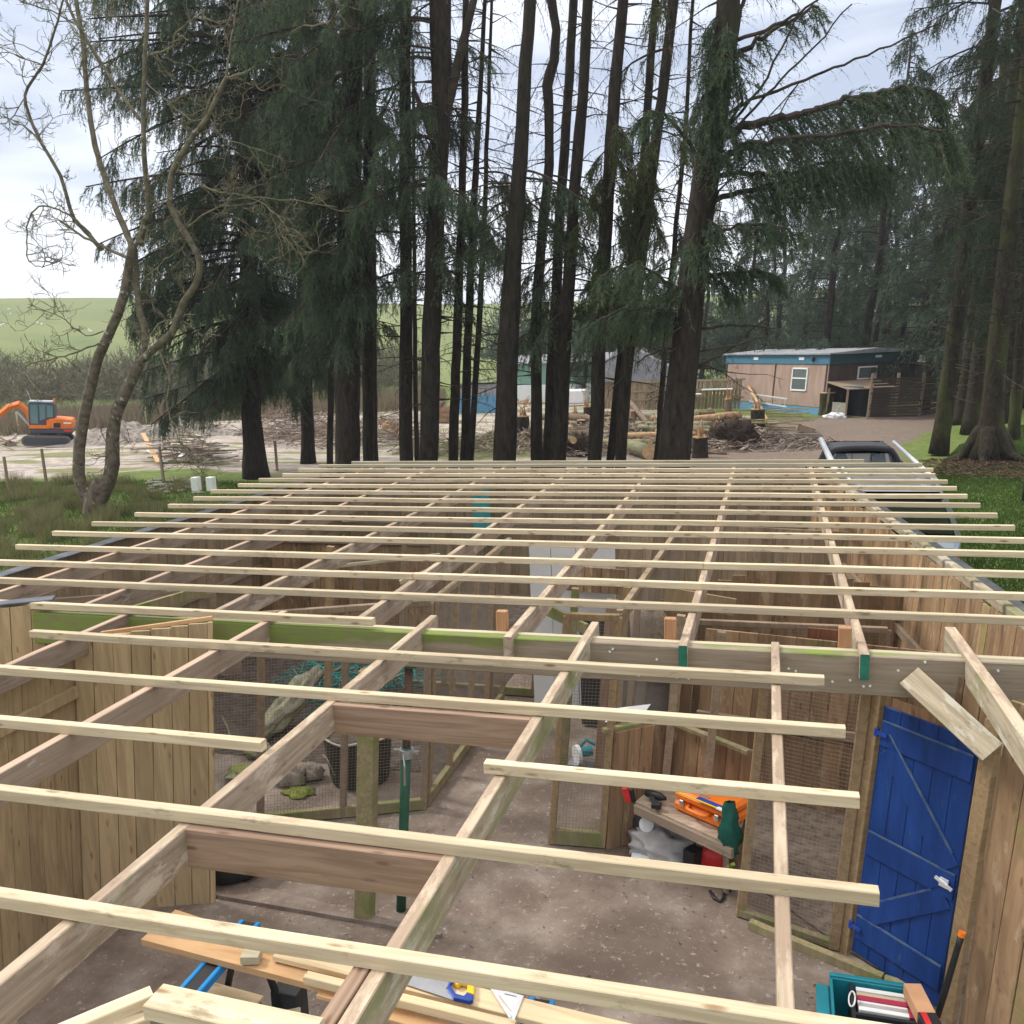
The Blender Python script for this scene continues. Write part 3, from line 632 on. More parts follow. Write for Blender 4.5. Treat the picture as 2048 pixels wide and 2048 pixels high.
# ------------------------------------------------------------------ posts, studs and mesh frames under the roof
def post(p, z1, w_, d_, mat, label, z0=.0, name='post', group=None, top=None, cat='post', lz=0.0):
    LEAN[0] = lz
    a = V3(p[0], p[1], z0); b_ = V3(top[0] if top else p[0], top[1] if top else p[1], z1)
    o = timber(name, a, b_, w_, d_, mat, label, cat, group, up_=V3(0, 1, 0), bow=.003); LEAN[0] = None
    return o
post(G(723, 1850, 0)+V3(0, .04, 0), 1.8, .115, .10, M_POSTM, 'thick square post green with moss standing under the rafters')
LEAN[0] = 0.0; gp = G(802, 1825, 0); prop = thing('steel_prop', 'green adjustable steel prop with a screw collar beside the mossy post', 'prop', gp)
MB().tube([gp+V3(0, 0, .0), gp+V3(0, 0, 1.22)], .034, 14).build('outer_tube', M_GREENP, prop, smooth=True)
MB().tube([gp+V3(0, 0, 1.2), gp+V3(0, 0, 1.80)], .027, 14).build('inner_tube', paint('rusty_tube', (.12, .07, .05), .7, var=.3), prop, smooth=True)
MB().tube([gp+V3(0, 0, 1.15), gp+V3(0, 0, 1.21)], .05, 14).beam(gp+V3(-.09, 0, 1.19), gp+V3(.09, 0, 1.19), .02, .02).tube([gp+V3(.0, -.05, 1.19), gp+V3(.02, -.07, 1.12), gp+V3(.02, -.06, .98)], .008, 6).build('screw_collar', M_STEEL, prop)
MB().box(gp+V3(0, 0, .01), (.15, .15, .012)).build('base_plate', M_GREENP, prop); MB().box(gp+V3(0, 0, 1.803), (.15, .15, .008)).build('top_plate', M_GREENP, prop)
LEAN[0] = None
def mesh_net(name, p0, p1, z0, z1, parent, step=.03, r=.0007, drop=None):
    p0 = V3(p0[0], p0[1], 0); p1 = V3(p1[0], p1[1], 0); d = p1-p0; L_ = d.length; d.normalize(); mb = MB()
    k = 0
    for zz in np.arange(z0, z1, step):
        mb.beam(p0+V3(0, 0, zz), p1+V3(0, 0, zz+random.uniform(-.003, .003)), r*2, r*2)
    for s_ in np.arange(0, L_, step):
        q_ = p0+d*s_; mb.beam(q_+V3(0, 0, z0), q_+V3(0, 0, z1), r*2, r*2)
    return mb.build(name, M_WIRE, parent)
def mesh_frame(name, p0, p1, z1, label, n, mat, zb=.03, net=True, plate=.09, group=None, top=True, step=.026, w_=.05, lz=0.0):
    LEAN[0] = lz
    p0 = V3(p0[0], p0[1], 0); p1 = V3(p1[0], p1[1], 0); root = thing(name, label, 'mesh frame', p0, group=group)
    for k in range(n+1):
        q_ = p0.lerp(p1, k/n); timber('stud', q_+V3(0, 0, zb), q_+V3(0, 0, z1), w_, .045, mat, parent=root, up_=V3(0, 1, 0), bow=.003)
    if plate: timber('bottom_rail', p0+V3(0, 0, zb+plate/2), p1+V3(0, 0, zb+plate/2), .05, plate, M_POSTM, parent=root)
    if top: timber('top_rail', p0+V3(0, 0, z1), p1+V3(0, 0, z1), .05, .05, mat, parent=root)
    if net:
        dv = (p1-p0).normalized(); nv = V3(-dv.y, dv.x, 0)*(-.03 if -dv.y*0+dv.x > 0 else .03)
        mesh_net('wire_mesh', p0+nv, p1+nv, zb+.03, z1, root, step)
    LEAN[0] = None
    return root
A0, A1 = G(600, 1640), G(846, 1623); A2 = G(948, 1482)
mesh_frame('mesh_frame', (-4.6, 5.75), (A1.x, A1.y), 1.82, 'wire mesh pen front behind the left fence, in front of the black tub', 3, M_STUD)
mesh_frame('mesh_frame', (A1.x+.01, A1.y+.06), (-2.76, 8.9), 1.82, 'wire mesh pen side running back from the corner past the tub', 4, M_STUD)
B0, B1 = G(1103, 1692), G(1203, 1700)
mesh_frame('mesh_frame', (B0.x, B0.y), (B1.x, B1.y), 1.85, 'narrow wire mesh frame with a green base left of the bench', 1, M_POST, plate=.12)
mesh_frame('mesh_frame', (-1.2, 6.35), (-1.05, 9.6), 1.85, 'wire mesh wall running back between passage and bench pen', 4, M_STUD)
mp0, mp1 = G(1479, 1838), G(1665, 1904)
mesh_frame('mesh_frame', (mp0.x, mp0.y), (mp1.x, mp1.y), 1.84, 'wire mesh screen between the bench and the blue door', 1, M_POST, plate=.05, w_=.06)
mesh_frame('mesh_frame', (-4.55, 9.1), (-1.4, 9.1), 1.75, 'wire mesh partition across the far pens in front of the white sheet', 6, M_STUD, step=.04)
mesh_frame('mesh_frame', (-.9, 8.0), (.9, 8.0), 1.3, 'wire mesh front of the brown gabled pen', 5, M_STUD, step=.03)
# posts seen further back
GS = 'studs standing in the far pens'
for (x, y, Yp, z1, w_, mt, lb) in ((1225, 1200, 7.6, 1.6, .10, M_NOG, 'orange brown post right of the white sheet'), (1252, 1200, 7.5, 1.75, .06, M_POST, 'brown post beside the dark opening with the bin'),
                               (1150, 1190, 7.4, 1.75, .06, M_POSTM, 'mossy stud in front of the white sheet'), (660, 1180, 8.1, 1.9, .07, M_POST, 'tall stud in the left pen near the beam'), (425, 1170, 8.6, 1.9, .06, M_STUD, 'thin stud standing before the left wall'),
                               (990, 1130, 8.4, 1.8, .07, M_NOG, 'orange stud behind the split-nosed rafter'), (868, 1190, 6.8, 1.75, .08, M_POST, 'sturdy tan stud at the corner of the left pen'), (1370, 1180, 7.0, 1.5, .07, M_STUD, 'stud left of the far green-ended rafter'),
                               (1420, 1500, 6.15, 1.82, .06, M_STUD, 'grey stud behind the low board wall'), (1345, 1420, 6.5, 1.82, .06, M_STUD, 'grey stud rising from the corner of the low wall')):
    p = AT(x, y, Yp); post(p, z1, w_, .06, mt, lb, name='stud_post', lz=p.z)
# partitions in the far bay
panel('partition', AT(860, 1075, 10.6), AT(430, 1060, 10.6), .1, 1.45, M_BROWNB, 'mustard brown board partition across the left pens', bw=.14, rails=(1.4,), railside=1, lz=1.3)
panel('partition', AT(1240, 1100, 11.2), AT(1700, 1100, 10.7), .1, 1.6, M_FENCEG, 'green stained board partition in the far right pens', bw=.15, rails=(1.5,), railside=1, lz=1.3)
panel('kennel_wall', (-1.0, 8.45), (.1, 8.45), .05, 1.35, M_BROWNB, 'brown board wall of the gabled pen, rising half', bw=.13, z1b=1.78, lz=1.3)
panel('kennel_wall', (.1, 8.45), (1.25, 8.45), .05, 1.78, M_BROWNB, 'brown board wall of the gabled pen, falling half', bw=.13, z1b=1.5, lz=1.3)
panel('kennel_side', AT(1130, 1145, 8.7), AT(1245, 1145, 8.6), 1.36, 1.62, M_BROWNB, 'short orange brown board strip above the white sheet', bw=.09, lz=1.3)
panel('broken_panel', AT(1612, 1190, 7.3), AT(1712, 1200, 7.25), .9, 1.52, wood('dark_red_boards', (.22, .09, .05), (.10, .045, .03), axis='z', island_v=(.7, 1.3), patch=.3, patchcol=(.36, .2, .12)), 'dark red broken board panel leaning left of the last green-ended rafter', bw=.12, lz=1.3)
timber('bracing_board', AT(1330, 1190, 7.9), AT(1470, 1215, 7.9), .02, .16, M_FENCE, 'pale slanting board across the front of the brown pen', 'board')
timber('bracing_board', AT(1085, 1215, 8.6), AT(1175, 1260, 8.2), .03, .12, M_POSTM, 'mossy slanting board leaning by the white sheet', 'board')
timber('bracing_board', AT(800, 1165, 8.9), AT(950, 1105, 9.4), .04, .05, M_BATOLD, 'thin pale pole slanting through the middle pen', 'board')
timber('bracing_board', AT(600, 1140, 8.7), AT(880, 1110, 9.4), .03, .04, M_BATOLD, 'long thin pole lying across the left pens under the battens', 'board')
timber('bracing_board', AT(130, 1262, 5.6), AT(410, 1180, 7.2), .04, .09, M_POSTM, 'mossy loose joist below the battens at the left', 'board')
timber('bracing_board', AT(60, 1210, 6.6), AT(430, 1185, 7.6), .04, .10, M_RAFTB, 'brown loose joist crossing behind the left fence corner', 'board')
ws = thing('white_sheet', 'white insulation sheets standing behind wire mesh in the far pen', 'sheet', AT(1140, 1280, 8.8))
for xa, xb in ((1058, 1101), (1102, 1151), (1152, 1230)):
    p, q_ = AT(xa, 1092, 8.8), AT(xb, 1092, 8.8); MB().box(((p.x+q_.x)/2, 8.8, (p.z+.06)/2), (q_.x-p.x-.004, .03, p.z-.06), ch=.003).build('sheet_panel', M_WHITE, ws)
for (p, q_, lb) in ((AT(950, 980, 12.9), AT(972, 1060, 12.9), 'turquoise plastic panel on the far end wall'),):
    z0_, z1_ = min(p.z, q_.z), max(p.z, q_.z); o = MB().box(((p.x+q_.x)/2, 12.95, 1.3), (.28, .04, .9), ch=.004).build('turquoise_panel', paint('turquoise', (.05, .33, .34), .5)); tag(o, lb, 'panel')
# low boarded wall by the bench
W0, W1, W2, W3 = V3(-1.13, 6.27, 0), V3(-.84, 6.50, 0), V3(-.69, 6.50, 0), V3(-.12, 6.05, 0)
panel('low_wall', (-1.15, 6.24), (-.79, 6.50), .02, .97, M_BROWNB, 'low brown board wall with a green edge, left of the sealant gun', bw=.11)
panel('low_wall', (-.74, 6.54), (-.10, 6.08), .02, .97, M_BROWNB, 'low brown board wall with a green edge behind the bench', bw=.12)
timber('mossy_strip', (-1.15, 6.24, .985), (-.79, 6.50, .985), .05, .03, M_POSTM, 'green mossy capping left of the sealant gun', 'board')
timber('mossy_strip', (-.74, 6.54, .985), (-.10, 6.08, .985), .05, .03, M_POSTM, 'green mossy capping behind the bench', 'board')
o = MB().add([V3(-1.16, 6.36, 1.0), V3(-.9, 6.5, 1.0), V3(-.86, 6.75, 1.01), V3(-1.1, 6.6, 1.02), V3(-1.0, 6.55, 1.06)], [(0, 1, 4), (1, 2, 4), (2, 3, 4), (3, 0, 4), (3, 2, 1, 0)]).build('plastic_sheet', M_WHITE); tag(o, 'scrap of white plastic on top of the low board wall', 'sheet')
panel('back_wall', (-.6, 7.35), (1.3, 7.0), .02, 1.45, M_BROWNB, 'dark brown boards seen through the mesh beside the blue door', bw=.15, rails=(.7,))
# ------------------------------------------------------------------ things in the shed
from mathutils import noise as mn
def blob(mb, c, r, amp=.2, f=3.0, n=18, m_=12, seed=0, flat=None, mi=0, M=None):
    c = Vector(c); vs = []; fs = []
    for i in range(m_+1):
        ph = math.pi*i/m_
        for j in range(n):
            th = 2*math.pi*j/n; d = V3(math.sin(ph)*math.cos(th), math.sin(ph)*math.sin(th), math.cos(ph))
            q = 1+amp*mn.fractal(d*f+V3(seed, seed*.7, 0), 1.0, 2.0, 4); p = V3(d.x*r[0]*q, d.y*r[1]*q, d.z*r[2]*q)
            if M is not None: p = M @ p
            p = c+p
            if flat is not None: p.z = max(p.z, flat)
            vs.append(p)
    for i in range(m_):
        for j in range(n): fs.append((i*n+j, i*n+(j+1) % n, (i+1)*n+(j+1) % n, (i+1)*n+j))
    return mb.add(vs, fs, mi)
M_DKBAG = stone('dark_bag', [(.3, (.02, .02, .022)), (.7, (.07, .07, .075))], 4, rough=.6, bmp=.4)
# bench
bl, br, bb2, bb1 = V3(-.90, 6.12, 0), V3(-.19, 5.66, 0), V3(-.13, 6.03, 0), V3(-.76, 6.48, 0)
bench = thing('corner_bench', 'low brown corner shelf holding the orange case, between low wall and mesh post', 'bench', (-.5, 6.0, 0))
MB().prism([V3(p.x, p.y, .475) for p in (bl, br, bb2, bb1)], (0, 0, .03)).build('shelf_board', M_RAFT, bench)
timber('front_edge', V3(bl.x, bl.y-.02, .46), V3(br.x, br.y-.02, .46), .03, .07, M_RAFTB, parent=bench)
for p in (V3(-.84, 6.2, 0), V3(-.24, 5.86, 0)): timber('leg', p+V3(0, 0, .03), p+V3(0, 0, .47), .04, .04, M_RAFTB, parent=bench)
bd = (br-bl).normalized(); bn = V3(-bd.y, bd.x, 0); MBn = Matrix((bd, bn, V3(0, 0, 1))).transposed()
cc = G(1425, 1612, .56); cc = V3(cc.x, cc.y, .506)
case = thing('tool_case', 'bright orange plastic tool case with moulded handle lying on the bench', 'tool case', cc)
mb = MB().box(cc+V3(0, 0, .04), (.46, .31, .078), MBn, ch=.02).box(cc+V3(0, 0, .122), (.46, .31, .078), MBn, ch=.025); mb.build('case_shell', M_ORANGE, case)
f0 = cc-bn*.155+V3(0, 0, .08)
MB().tube([f0-bd*.09+bn*.02, f0-bd*.08-bn*.035, f0-bd*.05-bn*.045, f0+bd*.05-bn*.045, f0+bd*.08-bn*.035, f0+bd*.09+bn*.02], .013, 8).build('handle', M_ORANGE, case, smooth=True)
for s_ in (-.15, .15): MB().box(f0+bd*s_-bn*.003, (.035, .014, .05), MBn, ch=.004).build('latch', M_STEEL, case)
MB().box(cc+V3(0, 0, .1625)-bn*.09+bd*-.02, (.13, .02, .002), MBn).build('name_plate', M_STEEL, case)
sw = thing('saw_sleeve', 'yellow backed saw blade in a navy card sleeve across the orange case', 'saw', cc+V3(.02, .05, .12))
a_, b_ = G(1350, 1582, .675), G(1468, 1630, .675)
MB().beam(a_, b_, .012, .006).build('blade_back', M_YEL, sw); MB().beam(a_.lerp(b_, .35)+bn*.03, b_+bn*.025, .045, .004).build('card_sleeve', M_NAVY, sw); MB().beam(a_.lerp(b_, .72)+bn*.005, b_+bn*.0, .03, .008).build('sleeve_end', M_WHITE, sw)
# green hanging bag
mb = MB(); c0 = V3(-.21, 5.70, .36)
pts = []
for k in range(9):
    z = .80-.048*k; r = .028+.04*math.sin(min(1, k/5)*1.5)*(1 if k < 7 else .7); pts.append((z, r))
b0 = len(mb.v); n = 14
for z, r in pts:
    for j in range(n):
        th = 2*math.pi*j/n; rr = r*.85*(1+.30*math.sin(th*5+z*14)+.18*math.sin(th*2-z*31)); mb.v.append((c0.x+math.cos(th)*rr*1.1, c0.y+math.sin(th)*rr*.8, z))
for k in range(8):
    for j in range(n): mb.f.append((k*n+j, k*n+(j+1) % n, (k+1)*n+(j+1) % n, (k+1)*n+j)); mb.m.append(0)
o = mb.build('garden_bag', paint('dark_green_sheet', (.008, .09, .07), .35, var=.4), smooth=True); tag(o, 'dark green plastic bag hanging in folds against the mesh post beside the orange case', 'bag')
# under the bench
o = blob(MB(), G(1335, 1690, .12), (.26, .18, .17), .38, 2.4, 44, 30, 3, flat=.025).build('dust_sheet', M_GREYBAG, smooth=True); tag(o, 'crumpled light grey dust sheet stuffed under the bench', 'sheet')
o = blob(MB(), G(1300, 1650, .22), (.12, .10, .15), .3, 3, 20, 14, 5, flat=.025).build('tool_bag', M_DKBAG, smooth=True); tag(o, 'black and grey tool bag under the left end of the bench', 'bag')
o = MB().lathe((0, 0, 0), [(0, 0), (.05, 0), (.055, .015), (.03, .02), (0, .02)], 20); oo = o.build('tape_disc', M_WHITE); oo.location = G(1296, 1632, .33)+V3(0, -.12, 0); oo.rotation_euler = (1.1, .2, .3); tag(oo, 'white round pack with yellow mark lying on the black tool bag', 'pack')
o = MB().beam(G(1262, 1722, .05), G(1368, 1732, .05), .14, .06, ch=.004).build('foam_block', M_WHITE); tag(o, 'flat white foam block on the floor under the bench', 'block')
o = MB().box(G(1386, 1722, .12), (.10, .12, .2), MBn, ch=.01).build('black_box', M_BLACK); tag(o, 'black tool box standing between the foam block and the red bag', 'box')
o = blob(MB(), G(1425, 1712, .13), (.12, .10, .125), .25, 4, 20, 14, 9, flat=.025).build('red_bag', M_RED, smooth=True); tag(o, 'glossy red plastic bag under the right end of the bench', 'bag')
o = MB().tube([G(1442, 1736, .05)+V3(.04*math.cos(t_), 0, .045*math.sin(t_)+.02) for t_ in np.linspace(0, 6.28, 14)], .012, 6).build('tape_roll', M_WHITE, smooth=True); tag(o, 'white roll of tape leaning on the red bag', 'tape roll')
o = MB().beam(G(1455, 1738, .03), G(1466, 1728, .12), .03, .02).build('lime_torch', paint('lime', (.45, .7, .05), .4)); tag(o, 'small lime green torch beside the tape roll', 'torch')
sp0 = [G(x, y, .03) for x, y in ((1420, 1782), (1428, 1796), (1440, 1803), (1447, 1796), (1448, 1784), (1462, 1780))]
o = MB().tube(sp0, .012, 6).build('black_strap', M_BLACK, smooth=True); tag(o, 'short black strap curled on the floor in front of the mesh post', 'strap')
# on the bench, left
dr = thing('cordless_drill', 'black cordless drill lying at the left end of the bench', 'drill', G(1305, 1600, .53))
dl = dr.location; MB().tube([dl+V3(-.05, .05, .03), dl+V3(.06, -.0, .03), dl+V3(.1, -.02, .03)], [.03, .03, .012], 10).build('drill_body', M_BLACK, dr, smooth=True); MB().beam(dl+V3(-.01, .02, .02), dl+V3(.03, -.08, .01), .035, .03, ch=.006).build('grip', M_BLACK, dr); MB().box(dl+V3(.04, -.1, .015), (.07, .05, .04), ch=.006).build('battery', M_BLACK, dr)
rt = thing('red_hand_tool', 'red and black hand tool hooked on the low wall left of the bench', 'tool', AT(1258, 1590, 6.15))
rl = rt.location; MB().beam(rl+V3(-.03, 0, .06), rl+V3(.0, -.01, -.05), .04, .05, ch=.008).build('tool_body', M_RED, rt); MB().beam(rl+V3(.02, 0, .05), rl+V3(.035, -.01, -.05), .03, .03, ch=.006).build('tool_grip', M_BLACK, rt)
gc = G(1318, 1545, .51)-V3(-.03, .10, 0); gun = thing('sealant_gun', 'white sealant cartridge upright in a blue gun in the corner of the bench', 'sealant gun', gc)
MB().tube([gc+V3(0, .05, .18), gc+V3(0, .06, .40)], .025, 14).build('cartridge', M_WHITE, gun, smooth=True); MB().tube([gc+V3(0, .06, .40), gc+V3(0, .063, .44)], [.018, .006], 10).build('nozzle', M_ORANGE, gun)
MB().tube([gc+V3(0, .05, .17), gc+V3(0, .045, .13)], .028, 12).beam(gc+V3(0, .045, .14), gc+V3(.07, .0, .03), .02, .03).beam(gc+V3(0, .045, .12), gc+V3(.0, .03, .01), .018, .02).build('gun_frame', M_NAVY, gun)
o = blob(MB(), G(1290, 1535, .56), (.11, .07, .05), .2, 4, 16, 10, 2, flat=.508).build('grey_pack', M_GREYBAG, smooth=True); tag(o, 'grey plastic pack with a small label left of the sealant gun', 'pack')
# circular saw on the floor in the passage
cs = thing('circular_saw', 'white and teal circular saw on the floor beyond the narrow mesh frame', 'circular saw', G(1158, 1533, 0)+V3(0, 0, .02))
cl = cs.location; MB().tube([cl+V3(-.03, 0, .09), cl+V3(.0, .02, .09)], .09, 22).build('blade_guard', M_WHITE, cs); MB().tube([cl+V3(.0, .02, .11), cl+V3(.12, .06, .12)], .045, 12).tube([cl+V3(0, .08, .14), cl+V3(.05, .1, .2), cl+V3(.14, .1, .16)], .016, 8).build('motor', M_TEAL, cs); MB().box(cl+V3(.02, .02, .01), (.24, .14, .006)).build('sole_plate', M_STEEL, cs)
# tub, rocks, logs, netting in the left pen
tc_ = G(722, 1560, 0); tub = thing('black_tub', 'big round black plastic tub with a pale rope round its rim', 'tub', V3(tc_.x, tc_.y, .03))
pr = [(0, .0), (.25, .0), (.26, .01)]+[(.26+.05*k/8+(.004 if k % 2 else 0), .01+.43*k/8) for k in range(1, 9)]+[(.325, .45), (.325, .46), (.295, .46), (.28, .40)]
MB().lathe((tc_.x, tc_.y, .03), pr, 36).build('tub_shell', M_BLACK, tub, smooth=True)
MB().lathe((tc_.x, tc_.y, .03), [(0, .40), (.285, .40)], 30, wob=.02).build('soil_fill', M_DARKSOIL, tub)
MB().tube([V3(tc_.x+.325*math.cos(t_), tc_.y+.325*math.sin(t_), .49+.012*math.sin(5*t_)) for t_ in np.linspace(0, 2*math.pi, 40)], .011, 6).build('rope', paint('pale_rope', (.42, .39, .35), .9), tub, smooth=True)
tb2 = G(468, 1748, 0); o = MB().lathe((tb2.x, tb2.y, .03), [(0, 0), (.2, 0), (.26, .06), (.28, .16), (.26, .2), (.2, .19), (.17, .1), (0, .09)], 32).build('rubber_trough', M_RUBBER, smooth=True); tag(o, 'round black rubber trough half hidden by the left fence panel', 'trough')
M_ROCK = stone('pinkish_rock', [(.3, (.15, .12, .105)), (.7, (.38, .32, .28))], 9, bmp=.9, big=(3, .55, (.16, .17, .09), .1))
M_MROCK = stone('mossy_rock', [(.3, (.15, .14, .10)), (.7, (.33, .32, .24))], 7, bmp=1, dist=.05, big=(4, .5, (.19, .21, .06), .12))
a_, b_ = G(525, 1470, .12), G(625, 1352, .5); rk = Matrix(((b_-a_).normalized(), (b_-a_).cross(V3(0, 0, 1)).normalized(), (b_-a_).cross((b_-a_).cross(V3(0, 0, 1))).normalized())).transposed()
o = blob(MB(), (a_+b_)/2, ((b_-a_).length/2*1.25, .13, .11), .45, 1.9, 30, 20, 4, M=rk).build('mossy_slab', M_MROCK, smooth=True); tag(o, 'long grey green mossy slab of old trunk leaning in the left pen', 'log')
GRk = 'rocks and stumps in the left pen'
for (x, y, r, s_, lb, mt) in ((578, 1556, (.17, .10, .13), 1, 'pinkish rock with a hollow face in the left pen', M_ROCK), (622, 1545, (.12, .10, .09), 2, 'pale rock beside the pinkish one near the tub', M_ROCK), (515, 1500, (.15, .12, .07), 3, 'low mossy stone near the fence edge', M_MROCK), (500, 1545, (.22, .16, .05), 6, 'flat mossy stone lowest in the left pen', M_MROCK)):
    p = G(x, y, .08); o = blob(MB(), p, r, .35, 2.2, 22, 14, s_, flat=.02).build('rock', mt, smooth=True); tag(o, lb, 'rock', GRk)
o = blob(MB(), G(598, 1585, .03), (.14, .10, .03), .5, 4, 20, 10, 8, flat=.02).build('moss_clump', stone('bright_moss', [(.3, (.10, .13, .02)), (.7, (.24, .28, .06))], 20, bmp=1), smooth=True); tag(o, 'small bright clump of moss on the ground of the left pen', 'moss')
fp = AT(464, 1345, 6.3); fe = thing('hanging_feeder', 'brownish bell shaped feeder hanging behind the mesh at left', 'feeder', fp)
MB().lathe(fp, [(.085, 0), (.09, .06), (.08, .14), (.05, .19), (.02, .21), (0, .215)], 20).build('feeder_bell', paint('pink_brown', (.22, .16, .14), .7), fe, smooth=True); MB().tube([fp+V3(0, 0, .2), V3(fp.x, fp.y, 1.85)], .004, 5).build('hanging_cord', M_WIRE, fe)
mb = MB()
for k in range(150):
    p = G(random.uniform(600, 800), random.uniform(1335, 1385), .25)+V3(random.gauss(0, .1), random.gauss(0, .2), random.uniform(-.1, .2)); q = [p]
    for j in range(6): p = p+V3(random.gauss(0, .11), random.gauss(0, .11), random.gauss(0, .06)); p.z = min(.6, max(.04, p.z)); q.append(p)
    mb.tube(q, .006, 3, cap=False)
o = mb.build('teal_netting', paint('teal_net', (.01, .22, .21), .6, var=.3), origin=G(690, 1360, .1)); tag(o, 'tangled heap of teal netting lying in the left pen', 'netting')
GTw = 'bare sticks lying in the left pen'
for (p, q_, r, lb) in (((655, 1352), (735, 1318), .018, 'pale bent stick across the teal netting'), ((762, 1372), (850, 1338), .018, 'pale stick right of the green prop top'), ((645, 1510), (670, 1552), .008, 'thin white stick leaning on the tub'), ((445, 1435), (470, 1500), .012, 'pale curved stick at the fence edge')):
    a_, b_ = G(*p, .4), G(*q_, .35); o = MB().tube([a_, a_.lerp(b_, .4)+V3(0, 0, .04), b_], [r, r*.8, r*.4], 6).build('stick', M_BARKT, smooth=True); tag(o, lb, 'stick', GTw)
# metal bin with bag in the dark opening
bp = AT(1300, 1270, 8.0); bn_ = thing('metal_bin', 'galvanised metal bin standing in the dark opening right of the orange post', 'bin', (bp.x, bp.y, .3))
MB().lathe((bp.x, bp.y, .3), [(0, 0), (.15, 0), (.155, .1), (.16, .12), (.165, .3), (.17, .32), (.18, .5), (.19, .5), (.19, .53), (0, .53)], 28).build('bin_body', M_STEEL, bn_, smooth=True)
o = MB().box((bp.x, bp.y, .16), (.7, .5, .27)).build('pallet_box', M_STUD); tag(o, 'wooden block supporting the galvanised metal bin', 'block')
o = MB().lathe((bp.x-.02, bp.y+.05, .835), [(0, 0), (.15, 0), (.16, .25), (.17, .5), (.13, .55), (0, .56)], 20, wob=.03).build('feed_sack', stone('mesh_sack', [(.3, (.2, .16, .12)), (.7, (.36, .3, .24))], 25), smooth=True); tag(o, 'brown feed sack standing on the metal bin', 'sack')
bq = AT(1180, 1250, 10.0)
o = MB().box((bp.x-.35, bp.y+.45, .6), (.8, .06, 1.1)).build('shade_sheet', M_DKBAG); tag(o, 'black sheet standing in for the shade of the opening behind the metal bin', 'sheet')  # black sheet paints in the shade of the dark opening

# ------------------------------------------------------------------ saw horses, planks and tools near the camera
def horse(x, y0, y1, label, legs=True):
    r = thing('saw_horse', label, 'saw horse', (x, (y0+y1)/2, .02), group='blue folding saw horses'); z = .74
    MB().box((x, (y0+y1)/2, z), (.075, y1-y0, .02), ch=.003).build('top_strip', M_BLACK, r)
    for s_ in (-1, 1): MB().box((x+s_*.05, (y0+y1)/2, z-.005), (.026, y1-y0, .045), ch=.004).build('side_rail', paint('bright_blue', (.01, .22, .55), .35), r)
    for yy in (y0+.05, y1-.05):
        for s_ in (-1, 1): MB().beam((x+s_*.05, yy, z-.03), (x+s_*.25, yy, .03), .025, .03).build('leg', M_BLACK, r)
    return r
horse(-2.72, 3.22, 3.92, 'bright blue saw horse with black strip under the left end of the planks')
hx = G(1082, 2003, .76); horse(hx.x, hx.y-.55, hx.y+.03, 'blue saw horse whose tip shows beside the right end of the planks')
GPl = 'planks laid on the saw horses'
o = MB().prism([V3(-3.18, 3.60, .76), V3(-1.55, 3.43, .76), V3(-1.55, 3.56, .76), V3(-3.16, 3.87, .76)], (0, 0, .035)).build('wide_board', M_PLY); tag(o, 'wide tapering orange board lying on the blue saw horse', 'board', GPl)
PB = wood('pale_plank', (.70, .56, .36), (.56, .42, .25), knots=.5, grain=18)
timber('plank', G(560, 1902, .82), G(1420, 2112, .82), .125, .03, PB, 'wide pale plank carrying the hand saw and the metal square', 'plank', GPl)
timber('plank', G(430, 1885, .80)+V3(0, .07, .0), G(700, 1953, .80)+V3(0, .09, 0), .12, .022, PB, 'short pale plank behind the wooden block', 'plank', GPl)
timber('plank', G(612, 1955, .85), G(1030, 2056, .85), .048, .045, PB, 'square pale stick in front of the hand saw', 'plank', GPl)
timber('plank', G(640, 1985, .79), G(960, 2075, .79), .06, .022, M_PLY, 'narrow orange plank in front of the square stick', 'plank', GPl)
timber('plank', G(700, 2012, .79), G(980, 2090, .79), .05, .022, M_PLY, 'second narrow orange plank at the bottom edge under the mossy rafter', 'plank', GPl)
bk = G(503, 1915, .82); o = MB().box(bk+V3(0, 0, .005), (.095, .07, .045), Matrix.Rotation(.25, 3, 'Z'), ch=.003).build('offcut_block', M_BATOLD); tag(o, 'small pale wooden block resting on the wide orange board', 'wood block')
o = MB().box(G(462, 1998, .4), (.33, .14, .02), Matrix.Rotation(-.1, 3, 'Z'), ch=.002).build('offcut_board', PB); tag(o, 'pale rectangular offcut board lying low beside the blue saw horse', 'board')
o = MB().box(G(462, 1998, .4)+V3(0, .0, -.2), (.3, .12, .36), ch=.004).build('plastic_crate', M_DKBAG); tag(o, 'dark crate under the pale offcut board', 'crate')
o = MB().box(G(582, 2030, .4), (.1, .06, .03), Matrix.Rotation(.5, 3, 'Z'), ch=.002).build('offcut_block', M_BATOLD); tag(o, 'tiny pale offcut near the bottom edge below the orange board', 'wood block')
o = MB().box(G(582, 2030, .2)+V3(0, 0, .0), (.16, .12, .36), ch=.004).build('low_stand', M_DKBAG); tag(o, 'low dark stand under the tiny pale offcut', 'stand')
